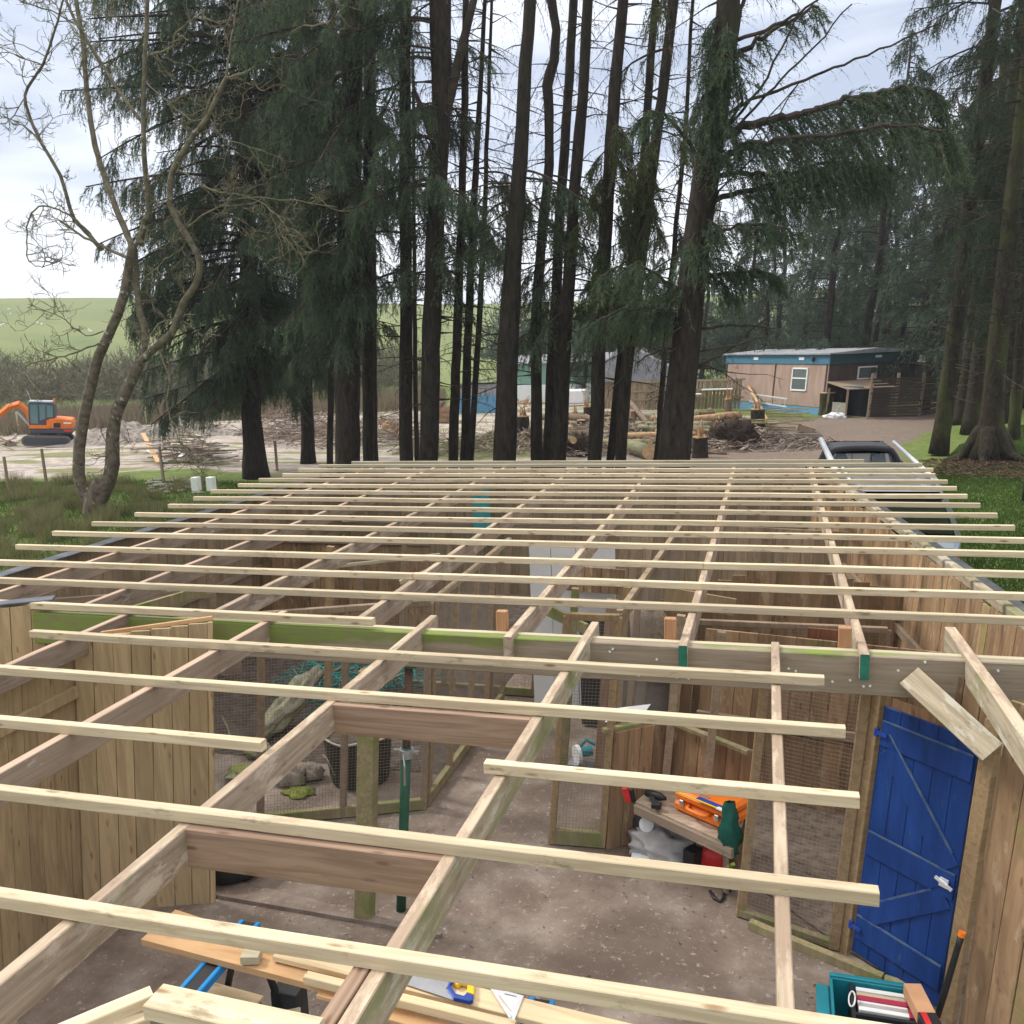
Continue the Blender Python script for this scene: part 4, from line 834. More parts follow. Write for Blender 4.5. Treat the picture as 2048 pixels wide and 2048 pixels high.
# hand saw: tapering blade, blue and yellow handle with a grip hole
zs = .845; sa = thing('hand_saw', 'hand saw with grey blade and blue and yellow handle lying on the plank', 'saw', G(900, 1975, zs))
def gp_(x, y, z=zs): return G(x, y, z)
def r5(x, y, z=zs): return G(600+x*.36232, 1500+y*.36232, z)
MB().prism([r5(870, 1390), r5(805, 1318), r5(835, 1275), r5(590, 1238), r5(300, 1175), r5(300, 1215), r5(570, 1290)], (0, 0, .002)).build('blade', M_STEEL, sa)
MB().prism([r5(835, 1273), r5(855, 1275), r5(830, 1320), r5(862, 1365), r5(905, 1378), r5(922, 1360), r5(958, 1375), r5(955, 1400), r5(935, 1407), r5(850, 1388), r5(812, 1335)], (0, 0, .022)).build('lower_grip', M_NAVY, sa, bevel=.003)
MB().prism([r5(840, 1276), r5(962, 1292), r5(962, 1372), r5(920, 1358), r5(928, 1312), r5(892, 1302), r5(868, 1320), r5(855, 1305)], (0, 0, .024)).build('upper_grip', M_YEL, sa, bevel=.003)
sq = thing('speed_square', 'white aluminium triangular square lying on the plank beside the saw', 'square', r5(1150, 1380))
MB().prism([r5(1045, 1310, .84), r5(1235, 1360, .84), r5(1180, 1505, .84), r5(1160, 1490, .84), r5(1205, 1375, .84), r5(1095, 1345, .84), r5(1170, 1480, .84), r5(1160, 1492, .84)], (0, 0, .004)).build('outer_frame', M_ALU, sq)
MB().prism([r5(1075, 1335, .84), r5(1215, 1368, .84), r5(1175, 1480, .84)], (0, 0, .003)).build('square_plate', M_WHITE, sq)
MB().beam(r5(1100, 1355, .846), r5(1165, 1440, .846), .004, .002).build('slot', PB, sq); MB().beam(r5(1130, 1345, .846), r5(1195, 1360, .846), .002, .001).build('scale_mark', M_BLACK, sq)
# teal tool case, cardboard box, sledge hammer by the door
def bx_(x, y, z): return G(1600+x*.2319, 1850+y*.2319, z)
tcx = V3(.60, 4.60, .02); tb = thing('tool_box', 'open teal plastic tool box full of abrasive packs in front of the blue door', 'tool box', tcx)
MT = Matrix.Rotation(-.02, 3, 'Z')
for (dx, dy, sx, sy_) in ((0, .17, .46, .015), (0, -.17, .46, .015), (-.225, 0, .015, .35), (.225, 0, .015, .35)): MB().box(tcx+V3(dx, dy, .14), (sx, sy_, .26), MT, ch=.003).build('side_wall', M_TEAL, tb)
MB().box(tcx+V3(0, 0, .02), (.46, .35, .02), MT).build('floor', M_TEAL, tb); MB().box(tcx+V3(-.12, 0, .16), (.02, .33, .2), MT).build('divider', M_BLACK, tb)
MB().box(tcx+V3(-.27, 0, .20), (.07, .35, .04), MT, ch=.006).build('rim', M_TEAL, tb); MB().box(tcx+V3(0.0, .185, .27), (.46, .03, .03), MT, ch=.006).build('rim', M_TEAL, tb); MB().box(tcx+V3(.05, -.1, .2), (.33, .02, .16), MT).build('divider', M_BLACK, tb)
M_CRIM = paint('crimson', (.42, .03, .08), .5)
for k, (dy, mt) in enumerate(((.13, M_WHITE), (.085, M_BATOLD), (.05, M_CRIM), (.03, M_WHITE), (0.0, M_GREYBAG), (-.035, M_WHITE))):
    o = MB().box(tcx+V3(.03, dy, .165+.006*(k % 3)), (.25, .03, .18), MT, ch=.003).box(tcx+V3(.176, dy, .165+.006*(k % 3)), (.04, .028, .175), MT, mi=1, ch=.003).build('abrasive_pack', [mt, M_CRIM]); tag(o, '%s abrasive pack in the teal tool box, counted from the door side' % ORD[k], 'pack', 'packs in the teal tool box')
o = MB().tube([tcx+V3(-.125+.015*math.cos(t_), .02+.055*math.sin(t_), .27+.02*math.cos(t_)) for t_ in np.linspace(0, 6.28, 18)], .005, 5).build('white_cable', M_WHITE, smooth=True); tag(o, 'coil of white cable at the left end of the teal tool box', 'cable')
cb = thing('cardboard_box', 'brown cardboard box with a black and red end lying over the teal tool box', 'box', G(1838, 2000, .32))
ca_, cb_ = G(1824, 1978, .34), G(1872, 2075, .34); MB().beam(ca_, ca_.lerp(cb_, .62), .09, .07, ch=.002).build('carton', M_CARD, cb); MB().beam(ca_.lerp(cb_, .622), cb_, .091, .071, ch=.002).build('printed_end', M_BLACK, cb); MB().beam(ca_.lerp(cb_, .64)+V3(-.02, 0, .037), cb_+V3(-.02, 0, .037), .03, .002).build('red_label', M_RED, cb)
h0, h1 = V3(.93, 4.80, .10), V3(1.045, 4.85, .62)
hm = thing('sledge_hammer', 'black fibreglass hammer handle with orange ends leaning by the blue door', 'hammer', (h0.x, h0.y, .02))
MB().tube([h0, h0.lerp(h1, .3), h0.lerp(h1, .85), h0.lerp(h1, .96)], [.015, .018, .016, .018], 12).build('handle', M_BLACK, hm, smooth=True); MB().tube([h0.lerp(h1, .95), h1], [.019, .019], 12).build('end_cap', M_ORANGE, hm); MB().tube([h0.lerp(h1, -.03), h0.lerp(h1, .04)], .02, 10).build('collar', M_ORANGE, hm)
MB().box(h0+V3(0, 0, -.04), (.07, .15, .07), ch=.008).build('hammer_head', M_STEEL, hm)
# white vent boxes on the left wall top
GV = 'white boxes on the left wall top'
for (x, lb) in ((394, 'left white plastic box standing on the left wall'), (424, 'right white plastic box standing on the left wall')):
    p = G(x, 985, 2.02); o = MB().box(p+V3(0, 0, .12), (.10, .10, .19), ch=.006).build('vent_box', paint('pale_green_white', (.55, .60, .56), .5)); tag(o, lb, 'box', GV)
# ------------------------------------------------------------------ trees
def dist(p): return (Vector(p)-V3(0, 0, H)).dot(FW)
def rpx(p, wpx): return wpx/2*dist(p)/F_PX
def nrm(a): return a/np.maximum(1e-9, np.linalg.norm(a, axis=-1, keepdims=True))
def blades(P, D, bl, bw):            # P, D : (N,3)
    n = len(P); r = rng.normal(size=(n, 3)); s_ = nrm(np.cross(D, r)); l = bl*rng.uniform(.6, 1.3, (n, 1)); w_ = bw*rng.uniform(.7, 1.3, (n, 1))
    return np.stack([P-s_*w_/2, P+s_*w_/2, P+D*l], 1)
def twig_set(O, D, Ls, nb, bl, bw, sag=.5, spread=.55):     # twigs starting at O in direction D, length Ls; returns blade tris and twig tris
    n = len(O); t_ = rng.uniform(.08, 1, (n, nb, 1)); L_ = Ls[:, None, None]
    P = O[:, None]+D[:, None]*t_*L_; P[..., 2] -= (sag*t_[..., 0]**2)*L_[..., 0]
    T = np.broadcast_to(D[:, None], P.shape).copy(); T[..., 2] -= 2*sag*t_[..., 0]; T = nrm(T)
    Dn = nrm(T+rng.normal(size=P.shape)*spread)
    A = blades(P.reshape(-1, 3), Dn.reshape(-1, 3), bl, bw)
    # the woody twig as two thin triangles chains
    q = []
    ts = np.linspace(0, 1, 4)
    pts = [O+D*(a*Ls[:, None])-np.array([0, 0, 1])*(sag*a*a*Ls)[:, None] for a in ts]
    side = nrm(np.cross(D, rng.normal(size=D.shape)))*.006
    for a in range(3):
        w0, w1 = (1-.3*a), (1-.3*(a+1)); q.append(np.stack([pts[a]-side*w0, pts[a]+side*w0, pts[a+1]], 1))
    return A, np.concatenate(q)
def branch_foliage(path, n_tw, Lr, nb, bl, bw, hang=.55, t0=.15, side=.8, sag=.5):
    path = np.array([tuple(p) for p in path], float); K = len(path)
    t_ = t0+(1-t0)*rng.uniform(0, 1, n_tw)**.8; u = t_*(K-1); i = np.minimum(u.astype(int), K-2); f = (u-i)[:, None]
    O = path[i]*(1-f)+path[i+1]*f; tg = nrm(path[i+1]-path[i])
    sd_ = nrm(np.cross(tg, [0, 0, 1.]))*rng.choice([-1, 1], (n_tw, 1))
    D = nrm(tg*rng.uniform(.2, .9, (n_tw, 1))+sd_*rng.uniform(0, side, (n_tw, 1))+np.array([0, 0, -1.])*hang*rng.uniform(.3, 1.4, (n_tw, 1)))
    Ls = rng.uniform(Lr[0], Lr[1], n_tw)*(1.15-.5*t_)
    return twig_set(O, D, Ls, nb, bl, bw, sag)
def trunk_path(px, Yt, ztop=15.0):
    """px: list of (x, y, widthpx) from bottom to top in the photo, on the plane at depth Yt"""
    P = [AT(x, y, Yt) for x, y, w_ in px]; Rr = [rpx(p, w_) for p, (x, y, w_) in zip(P, px)]
    d0 = (P[1]-P[0]) if len(P) > 1 else V3(0, 0, 1)
    zb_ = gz(P[0].x, P[0].y)-.15
    if P[0].z > zb_+.2:
        k = (P[0].z-zb_)/max(.3, d0.z); P = [V3(P[0].x-d0.x*k*.6, Yt, zb_)]+P; Rr = [Rr[0]*1.22]+Rr
    if P[-1].z < ztop:
        d1 = P[-1]-P[-2]; k = (ztop-P[-1].z)/max(.3, d1.z); P.append(V3(P[-1].x+d1.x*k*.6, Yt+.0, ztop)); Rr.append(Rr[-1]*.55)
    # resample
    out_p, out_r = [], []
    for k in range(len(P)-1):
        n = max(2, int((P[k+1]-P[k]).length/.5))
        for j in range(n):
            f = j/n; out_p.append(P[k].lerp(P[k+1], f)+V3(random.uniform(-.012, .012), random.uniform(-.012, .012), 0)); out_r.append(Rr[k]+(Rr[k+1]-Rr[k])*f)
    out_p.append(P[-1]); out_r.append(Rr[-1]); return out_p, out_r
def trunk_mesh(mb, P, Rr, n=14, wob=.05, flare=0):
    Rr = list(Rr)
    for k, p in enumerate(P):
        h_ = p.z-P[0].z
        if flare and h_ < 1.2: Rr[k] *= 1+flare*(1-h_/1.2)**2
    return mb.tube(P, Rr, n, wob=wob)
def at_z(P, Rr, z):
    for k in range(len(P)-1):
        if P[k].z <= z <= P[k+1].z:
            f = (z-P[k].z)/(P[k+1].z-P[k].z); return P[k].lerp(P[k+1], f), Rr[k]+(Rr[k+1]-Rr[k])*f
    return P[-1], Rr[-1]
def conifer(label, px, Yt, zones=(), dead=(), mat=None, fol=None, group='tall conifers standing behind the shed', name='conifer', ztop=15.0, flare=.15, extra=None, n=14, cat='tree', bl=.105, bw=.016):
    """zones: (zlo, zhi, n_branches, len_lo, len_hi, az_lo, az_hi, twigs, up, hang) green boughs; dead: (zlo, zhi, n, len_lo, len_hi)"""
    P, Rr = trunk_path(px, Yt, ztop); base = P[0].copy()
    root = thing(name, label, cat, base, group=group)
    mb = MB(); trunk_mesh(mb, P, Rr, n, .06, flare); mb.build('trunk', mat or M_BARK, root, smooth=True)
    fol_t, tw_t = [], []; bm_ = MB()
    for (zl, zh, nb_, ll, lh, a0, a1, ntw, up_, hang) in zones:
        for k in range(nb_):
            z = zl+(zh-zl)*(k+random.random())/nb_; c_, r_ = at_z(P, Rr, z); az = R(random.uniform(a0, a1)); L_ = random.uniform(ll, lh)
            d = V3(math.sin(az), math.cos(az), up_+random.uniform(-.15, .25)).normalized(); path = [c_+d*r_*.5]
            p = path[0]; s_ = L_/6
            for j in range(6):
                d = (d+V3(random.uniform(-.16, .16), random.uniform(-.16, .16), -.11+.10*(j > 3))).normalized(); p = p+d*s_; path.append(p)
            bm_.tube(path, [.035*L_/3*(1-.8*j/6)+.006 for j in range(7)], 5, cap=False)
            nside = int(L_*2.2) if L_ > 1.9 else 0
            A, T = branch_foliage(path, int(ntw*(.55 if nside else 1)), (.3, .8), 36, bl, bw, hang=hang); fol_t.append(A); tw_t.append(T)
            for q in range(nside):
                i_ = random.randint(1, 5); dd0 = (path[i_+1]-path[i_]).normalized() if i_ < 6 else d
                sdv = dd0.cross(V3(0, 0, 1)).normalized()*random.choice([-1, 1]); sp_d = (dd0*random.uniform(.5, 1)+sdv*random.uniform(.4, 1)+V3(0, 0, random.uniform(-.5, .15))).normalized()
                Ls_ = L_*random.uniform(.18, .38)*(1.2-.1*i_); pp = path[i_]; sp = [pp]
                for j in range(4): sp_d = (sp_d+V3(random.uniform(-.15, .15), random.uniform(-.15, .15), -.12)).normalized(); pp = pp+sp_d*Ls_/4; sp.append(pp)
                bm_.tube(sp, [.016, .013, .01, .007, .004], 4, cap=False)
                A, T = branch_foliage(sp, int(ntw*.16)+3, (.25, .7), 32, bl, bw, hang=hang, t0=.05); fol_t.append(A); tw_t.append(T)
    for (zl, zh, nb_, ll, lh) in dead:
        for k in range(nb_):
            z = random.uniform(zl, zh); c_, r_ = at_z(P, Rr, z); az = random.uniform(0, 6.28); L_ = random.uniform(ll, lh)
            d = V3(math.sin(az), math.cos(az)*.7, random.uniform(-.35, .4)).normalized(); p = c_+d*r_*.5; path = [p]
            for j in range(5): d = (d+V3(random.uniform(-.2, .2), random.uniform(-.2, .2), random.uniform(-.25, .12))).normalized(); p = p+d*L_/5; path.append(p)
            bm_.tube(path, [.016*L_/1.2+.005]+[.014*(1-.17*j) for j in range(1, 6)], 4, cap=False)
            if L_ > .6:
                pa = np.array([tuple(q) for q in path]); 
                A, T = branch_foliage(path, 7, (.15, .55), 5, .09, .008, hang=.9); tw_t.append(T); tw_t.append(A)
    if extra: extra(bm_, fol_t, tw_t, P, Rr)
    if bm_.v: bm_.build('branches', M_DEADTW, root)
    o3 = tuple(base)
    if fol_t: soup('foliage', np.concatenate(fol_t).reshape(-1, 3), fol or M_FOL, root, o3)
    if tw_t: soup('twigs', np.concatenate(tw_t).reshape(-1, 3), M_DEADTW, root, o3)
    return root
ALL = (0, 360)
# left group, heavily clothed
conifer('large dark spruce with a thick bare lower trunk, nearest the bare tree', [(512, 960, 48), (503, 830, 38), (498, 600, 34), (492, 300, 28), (485, 0, 20)], 25.0,
        zones=[(3.0, 7, 60, 1.8, 3.6, *ALL, 56, -.05, .9), (5.8, 9, 22, 2.6, 4.6, 200, 330, 70, .1, .9), (7, 12, 36, 2.4, 4.0, *ALL, 44, .1, .8), (9, 16, 30, 3.0, 5.2, 190, 345, 66, .18, .8), (11, 16, 36, 2.6, 4.8, *ALL, 44, .1, .8)], dead=[(3, 6, 12, .8, 1.8)], ztop=17)
conifer('dark spruce with foliage down to the thin bare base, second from left', [(617, 930, 28), (614, 830, 26), (608, 600, 24), (600, 300, 20), (596, 0, 14)], 28.5,
        zones=[(3.2, 9, 66, 1.8, 3.2, *ALL, 46, -.05, .9), (9, 13, 40, 2.4, 3.6, *ALL, 46, .05, .8), (13, 18, 26, 2.2, 3.2, *ALL, 34, .1, .8)], dead=[(2.6, 5, 14, .8, 1.8)], ztop=19)
conifer('thin young conifer stem between the two big left trunks', [(660, 925, 13), (662, 700, 12), (664, 400, 10), (668, 0, 7)], 24, zones=[(4, 10, 14, .8, 1.8, *ALL, 22, -.1, .9)], dead=[(2, 11, 14, .4, 1.2)], n=8, ztop=13)
conifer('massive dark trunk with shaggy green boughs, third big one from left', [(696, 920, 50), (695, 700, 50), (700, 400, 46), (704, 150, 42), (708, 0, 38)], 20,
        zones=[(4.6, 8, 34, 1.0, 2.0, 120, 300, 40, -.25, 1.0), (7.5, 13, 44, 1.6, 3.0, 100, 330, 42, -.1, 1.0)], dead=[(3, 12, 30, .6, 1.8)], ztop=16)
conifer('dark trunk pressed against the right side of the massive shaggy one', [(738, 920, 24), (736, 600, 24), (737, 300, 20), (736, 0, 16)], 21.5, zones=[(6, 12, 10, 1., 2.2, *ALL, 26, 0, .9)], dead=[(3, 12, 24, .5, 1.8)])
conifer('slim dark pole trunk just right of the massive shaggy conifer', [(750, 915, 12), (748, 600, 10), (747, 300, 9), (749, 0, 7)], 23, zones=[(5, 9, 8, .8, 1.6, *ALL, 20, 0, .9)], dead=[(4, 12, 26, .4, 1.5)], n=8)
conifer('straight dark trunk standing alone left of the forked one', [(812, 920, 27), (812, 700, 26), (811, 400, 24), (810, 0, 22)], 20.5, zones=[(5, 11.5, 20, 1.2, 2.6, *ALL, 26, 0, .9)], dead=[(3, 12, 40, .6, 2.0)])
conifer('very thin stem close behind the straight dark trunk', [(834, 915, 10), (830, 700, 9), (828, 400, 8), (826, 100, 6)], 24, dead=[(3, 10, 22, .5, 1.6)], n=7, ztop=10)
def fork(bm_, F, T, P, Rr):
    bm_.tube([AT(862, 320, 19.5), AT(880, 270, 19.5), AT(905, 170, 19.5), AT(930, 70, 19.5), AT(955, -30, 19.5)], [.16, .13, .11, .09, .07], 8)
    bm_.tube([AT(872, 300, 19.5), AT(845, 220, 19.4), AT(828, 180, 19.3)], [.09, .07, .04], 6)
conifer('thick black trunk forking towards the top left of centre', [(858, 920, 38), (862, 700, 38), (874, 400, 36), (883, 200, 40), (880, 0, 44)], 19.5, zones=[(7, 12.5, 26, 1.2, 2.8, 150, 400, 28, .1, .8), (5, 7.5, 9, 1., 2, *ALL, 22, -.1, .9)], dead=[(2.5, 12, 50, .5, 2.2)], extra=fork)
conifer('slender brown trunk, left one of the leaning trio', [(906, 920, 20), (913, 700, 19), (922, 450, 16), (930, 200, 15), (932, 0, 13)], 20.2, dead=[(3, 12, 40, .5, 1.8)], zones=[(6, 8, 5, .8, 1.6, *ALL, 20, -.1, .8)], n=10)
conifer('slender dark trunk, middle one of the leaning trio', [(929, 920, 19), (935, 700, 17), (948, 400, 14), (962, 150, 10), (971, 0, 8)], 21, dead=[(3, 12, 36, .5, 1.8)], zones=[(6, 8.0, 5, .8, 1.6, *ALL, 20, -.1, .8)], n=10)
conifer('slender dark trunk, right one of the leaning trio', [(942, 920, 12), (958, 650, 12), (970, 400, 10), (977, 200, 8), (984, 0, 6)], 21.8, dead=[(3, 12, 36, .5, 2.0)], zones=[(6, 8.0, 8, .8, 2.0, *ALL, 26, 0, .9)], n=8)
conifer('broad straight trunk in the open centre of the row', [(1008, 920, 46), (1016, 700, 42), (1030, 450, 34), (1045, 250, 28), (1060, 0, 25)], 18.5, zones=[(6.0, 7.4, 11, .8, 2.0, *ALL, 24, -.1, .9)], dead=[(2.6, 12, 44, .4, 1.6)])
conifer('kinked trunk with a crooked swelling right of the broad central one', [(1074, 920, 24), (1072, 750, 22), (1073, 620, 21), (1083, 480, 20), (1098, 330, 19), (1098, 220, 19), (1094, 172, 22), (1108, 120, 20), (1113, 60, 18), (1103, 0, 19)], 20, dead=[(3, 12, 34, .4, 1.5)], zones=[(6.2, 7.6, 8, .8, 1.9, *ALL, 24, -.1, .9)], n=12)
conifer('dark upright trunk, left one of the close pair right of the kinked trunk', [(1098, 920, 26), (1106, 700, 22), (1122, 400, 20), (1136, 200, 19), (1147, 0, 18)], 21, dead=[(3, 12, 34, .4, 1.5)], zones=[(4.3, 6, 7, .9, 1.8, *ALL, 22, -.1, .7)])
conifer('dark upright trunk, right one of the close pair right of the kinked trunk', [(1116, 920, 34), (1128, 700, 27), (1148, 400, 24), (1165, 200, 22), (1176, 0, 21)], 19.5, dead=[(3, 12, 34, .4, 1.5)], zones=[(4.2, 5.8, 8, .9, 1.8, *ALL, 22, -.1, .7)])
conifer('shaggy trunk with a bright green skirt of hanging foliage', [(1190, 920, 29), (1196, 750, 28), (1210, 500, 26), (1222, 280, 26), (1245, 0, 22)], 19.0, fol=M_FOLB, dead=[(3, 12, 34, .5, 1.8)], zones=[(6.0, 8.2, 12, .4, .9, 90, 270, 26, -.4, 1.0), (4.2, 5.6, 8, .8, 1.6, *ALL, 20, -.1, .7)])
conifer('twin leaning trunk, left one of the pair before the biggest conifer', [(1221, 920, 17), (1240, 750, 22), (1262, 560, 25), (1285, 350, 17), (1311, 0, 15)], 19.6, dead=[(3, 12, 36, .5, 1.6)], zones=[(4.5, 6, 5, .6, 1.3, *ALL, 20, -.2, .8)])
conifer('twin leaning trunk, right one of the pair before the biggest conifer', [(1241, 920, 22), (1252, 750, 24), (1275, 560, 26), (1308, 320, 20), (1348, 0, 21)], 18.8, dead=[(3, 12, 36, .5, 1.6)], fol=M_FOLB, zones=[(6.0, 8.4, 11, .4, .9, 80, 280, 26, -.4, 1.0), (4.4, 5.6, 7, .8, 1.5, *ALL, 22, -.1, .7), (9, 12, 5, .8, 2., *ALL, 18, 0, .8)])
conifer('thin dark pole close against the left side of the biggest conifer', [(1313, 920, 12), (1330, 700, 11), (1352, 450, 10), (1372, 250, 9), (1385, 0, 7)], 20, dead=[(3, 12, 34, .5, 1.6)], n=8, zones=[(5, 7, 5, .6, 1.3, *ALL, 20, -.1, .8)])
def smoothp(path, m=4):
    out_ = []; n = len(path)
    for i in range(n-1):
        p0, p1, p2, p3 = path[max(0, i-1)], path[i], path[i+1], path[min(n-1, i+2)]
        for j in range(m):
            t_ = j/m; out_.append(.5*((2*p1)+(p2-p0)*t_+(2*p0-5*p1+4*p2-p3)*t_*t_+(3*p1-p0-3*p2+p3)*t_**3))
    return out_+[path[-1]]
LP = 16.8
def px_path(pts, Y0, Y1): return [AT(x, y, Y0+(Y1-Y0)*k/(len(pts)-1)) for k, (x, y) in enumerate(pts)]
def dens(path, m=4):
    out_ = []
    for a, b_ in zip(path[:-1], path[1:]):
        for j in range(m): out_.append(a.lerp(b_, j/m))
    return out_+[path[-1]]
def bigtree(bm_, F, T, P, Rr):
    limbs = [([(1450, 268), (1500, 250), (1552, 240), (1600, 226), (1648, 217), (1700, 196), (1737, 188), (1800, 178), (1842, 180), (1890, 200)], 16.8, 17.5, .075, 420, .55, (.4, 1.15)),
             ([(1440, 322), (1486, 294), (1532, 284), (1650, 272), (1800, 250), (1900, 265)], 16.8, 16.2, .06, 360, .6, (.4, 1.15)),
             ([(1430, 400), (1500, 382), (1571, 364), (1648, 344), (1720, 335), (1760, 345)], 16.8, 17.2, .045, 190, .6, (.4, 1.0)),
             ([(1425, 350), (1500, 345), (1570, 350), (1650, 330), (1780, 330)], 16.8, 18.0, .045, 230, .65, (.5, 1.1)),
             ([(1398, 478), (1410, 470), (1480, 450), (1540, 450), (1600, 470)], 16.8, 16.0, .03, 110, .6, (.25, .65)),
             ([(1400, 560), (1450, 548), (1520, 540), (1560, 560)], 16.8, 17.6, .03, 100, .5, (.2, .5)),
             ([(1390, 620), (1330, 560), (1270, 530), (1200, 550)], 16.8, 15.6, .03, 90, .5, (.3, .7)),
             ([(1390, 640), (1330, 620), (1240, 620), (1170, 650)], 16.8, 16.0, .03, 90, .5, (.3, .7)),
             ([(1400, 330), (1350, 250), (1310, 225), (1280, 240)], 16.8, 16.0, .03, 46, .5, (.3, .7)),
             ([(1440, 150), (1500, 90), (1560, 55), (1640, 10)], 16.8, 17.2, .05, 50, .5, (.3, .7)),
             ([(1425, 300), (1480, 200), (1470, 130), (1440, 110)], 16.8, 16.1, .025, 40, .8, (.3, .6))]
    for pts, Y0, Y1, r, n_, hg, Lr in limbs:
        path = [p+V3(random.uniform(-.05, .05), 0, random.uniform(-.05, .05)) for p in smoothp(px_path(pts, Y0, Y1))]; K = len(path); bm_.tube(path, [r*(1-.8*k/K)+.008 for k in range(K)], 6, cap=False)
        A, T_ = branch_foliage(path, n_, Lr, 38, .10, .015, hang=hg, t0=.12, side=.7, sag=.55); F.append(A); T.append(T_)
    for pts, r in (([(1442, 235), (1500, 200), (1610, 159), (1687, 128), (1780, 90), (1873, 50)], .03), ([(1440, 290), (1509, 217), (1560, 160), (1633, 90), (1703, 8)], .025), ([(1446, 262), (1520, 180), (1575, 70), (1600, 20)], .025), ([(1452, 90), (1530, 60), (1600, 25), (1650, -10)], .035),
                   ([(1412, 430), (1440, 380), (1510, 310), (1600, 160)], .018), ([(1425, 372), (1480, 310), (1540, 230), (1600, 165)], .015), ([(1453, 95), (1475, 45), (1480, 20), (1500, -30)], .07), ([(1378, 660), (1420, 655), (1480, 650), (1550, 656)], .03), ([(1368, 738), (1400, 730), (1450, 705), (1530, 640)], .03), ([(1372, 706), (1405, 700), (1480, 690), (1540, 670)], .02), ([(1380, 690), (1320, 700), (1270, 725)], .02)):
        path = dens(px_path(pts, 16.8, 16.9)); K = len(path); path = [p+V3(random.uniform(-.02, .02), 0, random.uniform(-.02, .02)) for p in path]
        bm_.tube(path, [r*(1-.75*k/K)+.004 for k in range(K)], 5, cap=False)
        A, T_ = branch_foliage(path, 26, (.1, .6), 3, .1, .007, hang=.35, t0=.3, side=1); T.append(T_); T.append(A)
conifer('biggest conifer in front of the cabin with long drooping limbs to the right', [(1346, 920, 66), (1366, 750, 60), (1385, 560, 56), (1400, 440, 54), (1425, 270, 52), (1452, 80, 50), (1458, 0, 47)], LP, fol=M_FOL, dead=[(2.6, 12, 46, .5, 1.8)],
        zones=[(7.2, 9.2, 14, .3, .7, 100, 260, 26, -.5, 1.1), (4.6, 6.0, 8, .5, 1.2, 90, 300, 22, -.2, .8)], extra=bigtree, flare=.1)
# right: mossy trunks
GM = 'mossy trunks on the grass at the right'
def mossy(label, px, Yt, nd, flare=.5, roots=True, mat=M_BARKM, zones=()):
    def ex(bm_, F, T, P, Rr):
        for k in range(nd):
            z = random.uniform(1.8, 12); c_, r_ = at_z(P, Rr, z); az = random.uniform(0, 6.28); L_ = random.uniform(.4, 2.0)
            d = V3(math.sin(az), math.cos(az), random.uniform(-.25, .25)).normalized(); p = c_+d*r_*.7; path = [p]
            for j in range(4): d = (d+V3(random.uniform(-.12, .12), random.uniform(-.12, .12), random.uniform(-.12, .12))).normalized(); p = p+d*L_/4; path.append(p)
            bm_.tube(path, [.02, .015, .011, .008, .004], 4, cap=False)
            if z > 4.5:
                A, T_ = branch_foliage(path, 9, (.15, .6), 4, .1, .008, hang=.3, side=1.2); T.append(T_); T.append(A)
        if roots:
            b0 = P[0]
            for k in range(6):
                az = 6.28*k/6+random.uniform(-.3, .3); L_ = random.uniform(.5, 1.1)*Rr[0]*2.6; q = [b0+V3(math.cos(az)*Rr[0]*.4, math.sin(az)*Rr[0]*.4, .95), b0+V3(math.cos(az)*Rr[0]*1.3, math.sin(az)*Rr[0]*1.3, .32)]
                e_ = b0+V3(math.cos(az)*L_*1.5, math.sin(az)*L_*1.5, 0); e_.z = gz(e_.x, e_.y)-.03; q.append(b0.lerp(e_, .6)+V3(0, 0, .18)); q.append(e_); rootsmb.tube(smoothp(q), [Rr[0]*(.55-.47*i_/12) for i_ in range(13)], 8, wob=.08)
    rootsmb = MB(); r = conifer(label, px, Yt, mat=mat, group=GM, flare=flare, extra=ex, fol=M_FOLD, zones=zones)
    if rootsmb.v: rootsmb.build('roots', mat, r, smooth=True)
    return r
mossy('mossy straight trunk nearest the pickup, leftmost of the right group', [(1878, 908, 34), (1898, 750, 31), (1918, 600, 30), (1940, 400, 28), (1965, 200, 26), (1992, 0, 22)], 30.3, 110, .15, roots=False, zones=[(7.0, 9.2, 8, .8, 1.6, *ALL, 30, -.3, 1.1), (11, 15, 14, 1.5, 3, *ALL, 28, 0, .9)])
mossy('mossy trunk in the middle rear of the right group', [(1942, 868, 34), (1955, 750, 31), (1975, 560, 30), (2005, 330, 30), (2036, 116, 24)], 36, 70, .25, roots=False, zones=[(5, 14, 40, 1.2, 3.0, *ALL, 34, 0, .9)])
mossy('thickest mossy trunk with wide spreading roots on the right', [(1976, 925, 60), (1986, 800, 40), (2005, 600, 34), (2025, 400, 32), (2050, 200, 30)], 28.1, 80, .35, zones=[(5, 13, 34, 1.0, 2.6, *ALL, 32, 0, .9)])
mossy('narrow mossy trunk at the far right edge behind the thickest one', [(2026, 890, 22), (2040, 700, 21), (2060, 450, 20), (2080, 250, 18)], 32.5, 50, .2, roots=False, zones=[(4, 12, 34, 1.2, 2.8, *ALL, 32, 0, .9)])
mossy('dark root base of a trunk cut by the right edge of the picture', [(2070, 1000, 40), (2086, 800, 36), (2104, 600, 34)], 21.5, 10, .2, roots=False)
mossy('slim mossy trunk between the leftmost one and the thickest one', [(1915, 858, 22), (1932, 750, 21), (1955, 560, 20), (1985, 330, 18), (2010, 116, 16)], 40, 50, .15, roots=False, zones=[(6, 14, 24, 1.2, 2.6, *ALL, 30, 0, .9)])
mossy('slim dark trunk close behind the thickest one, on its right', [(2008, 870, 22), (2022, 700, 20), (2045, 450, 19), (2068, 250, 17)], 38, 50, .15, roots=False, zones=[(5, 13, 24, 1.2, 2.6, *ALL, 30, 0, .9)])
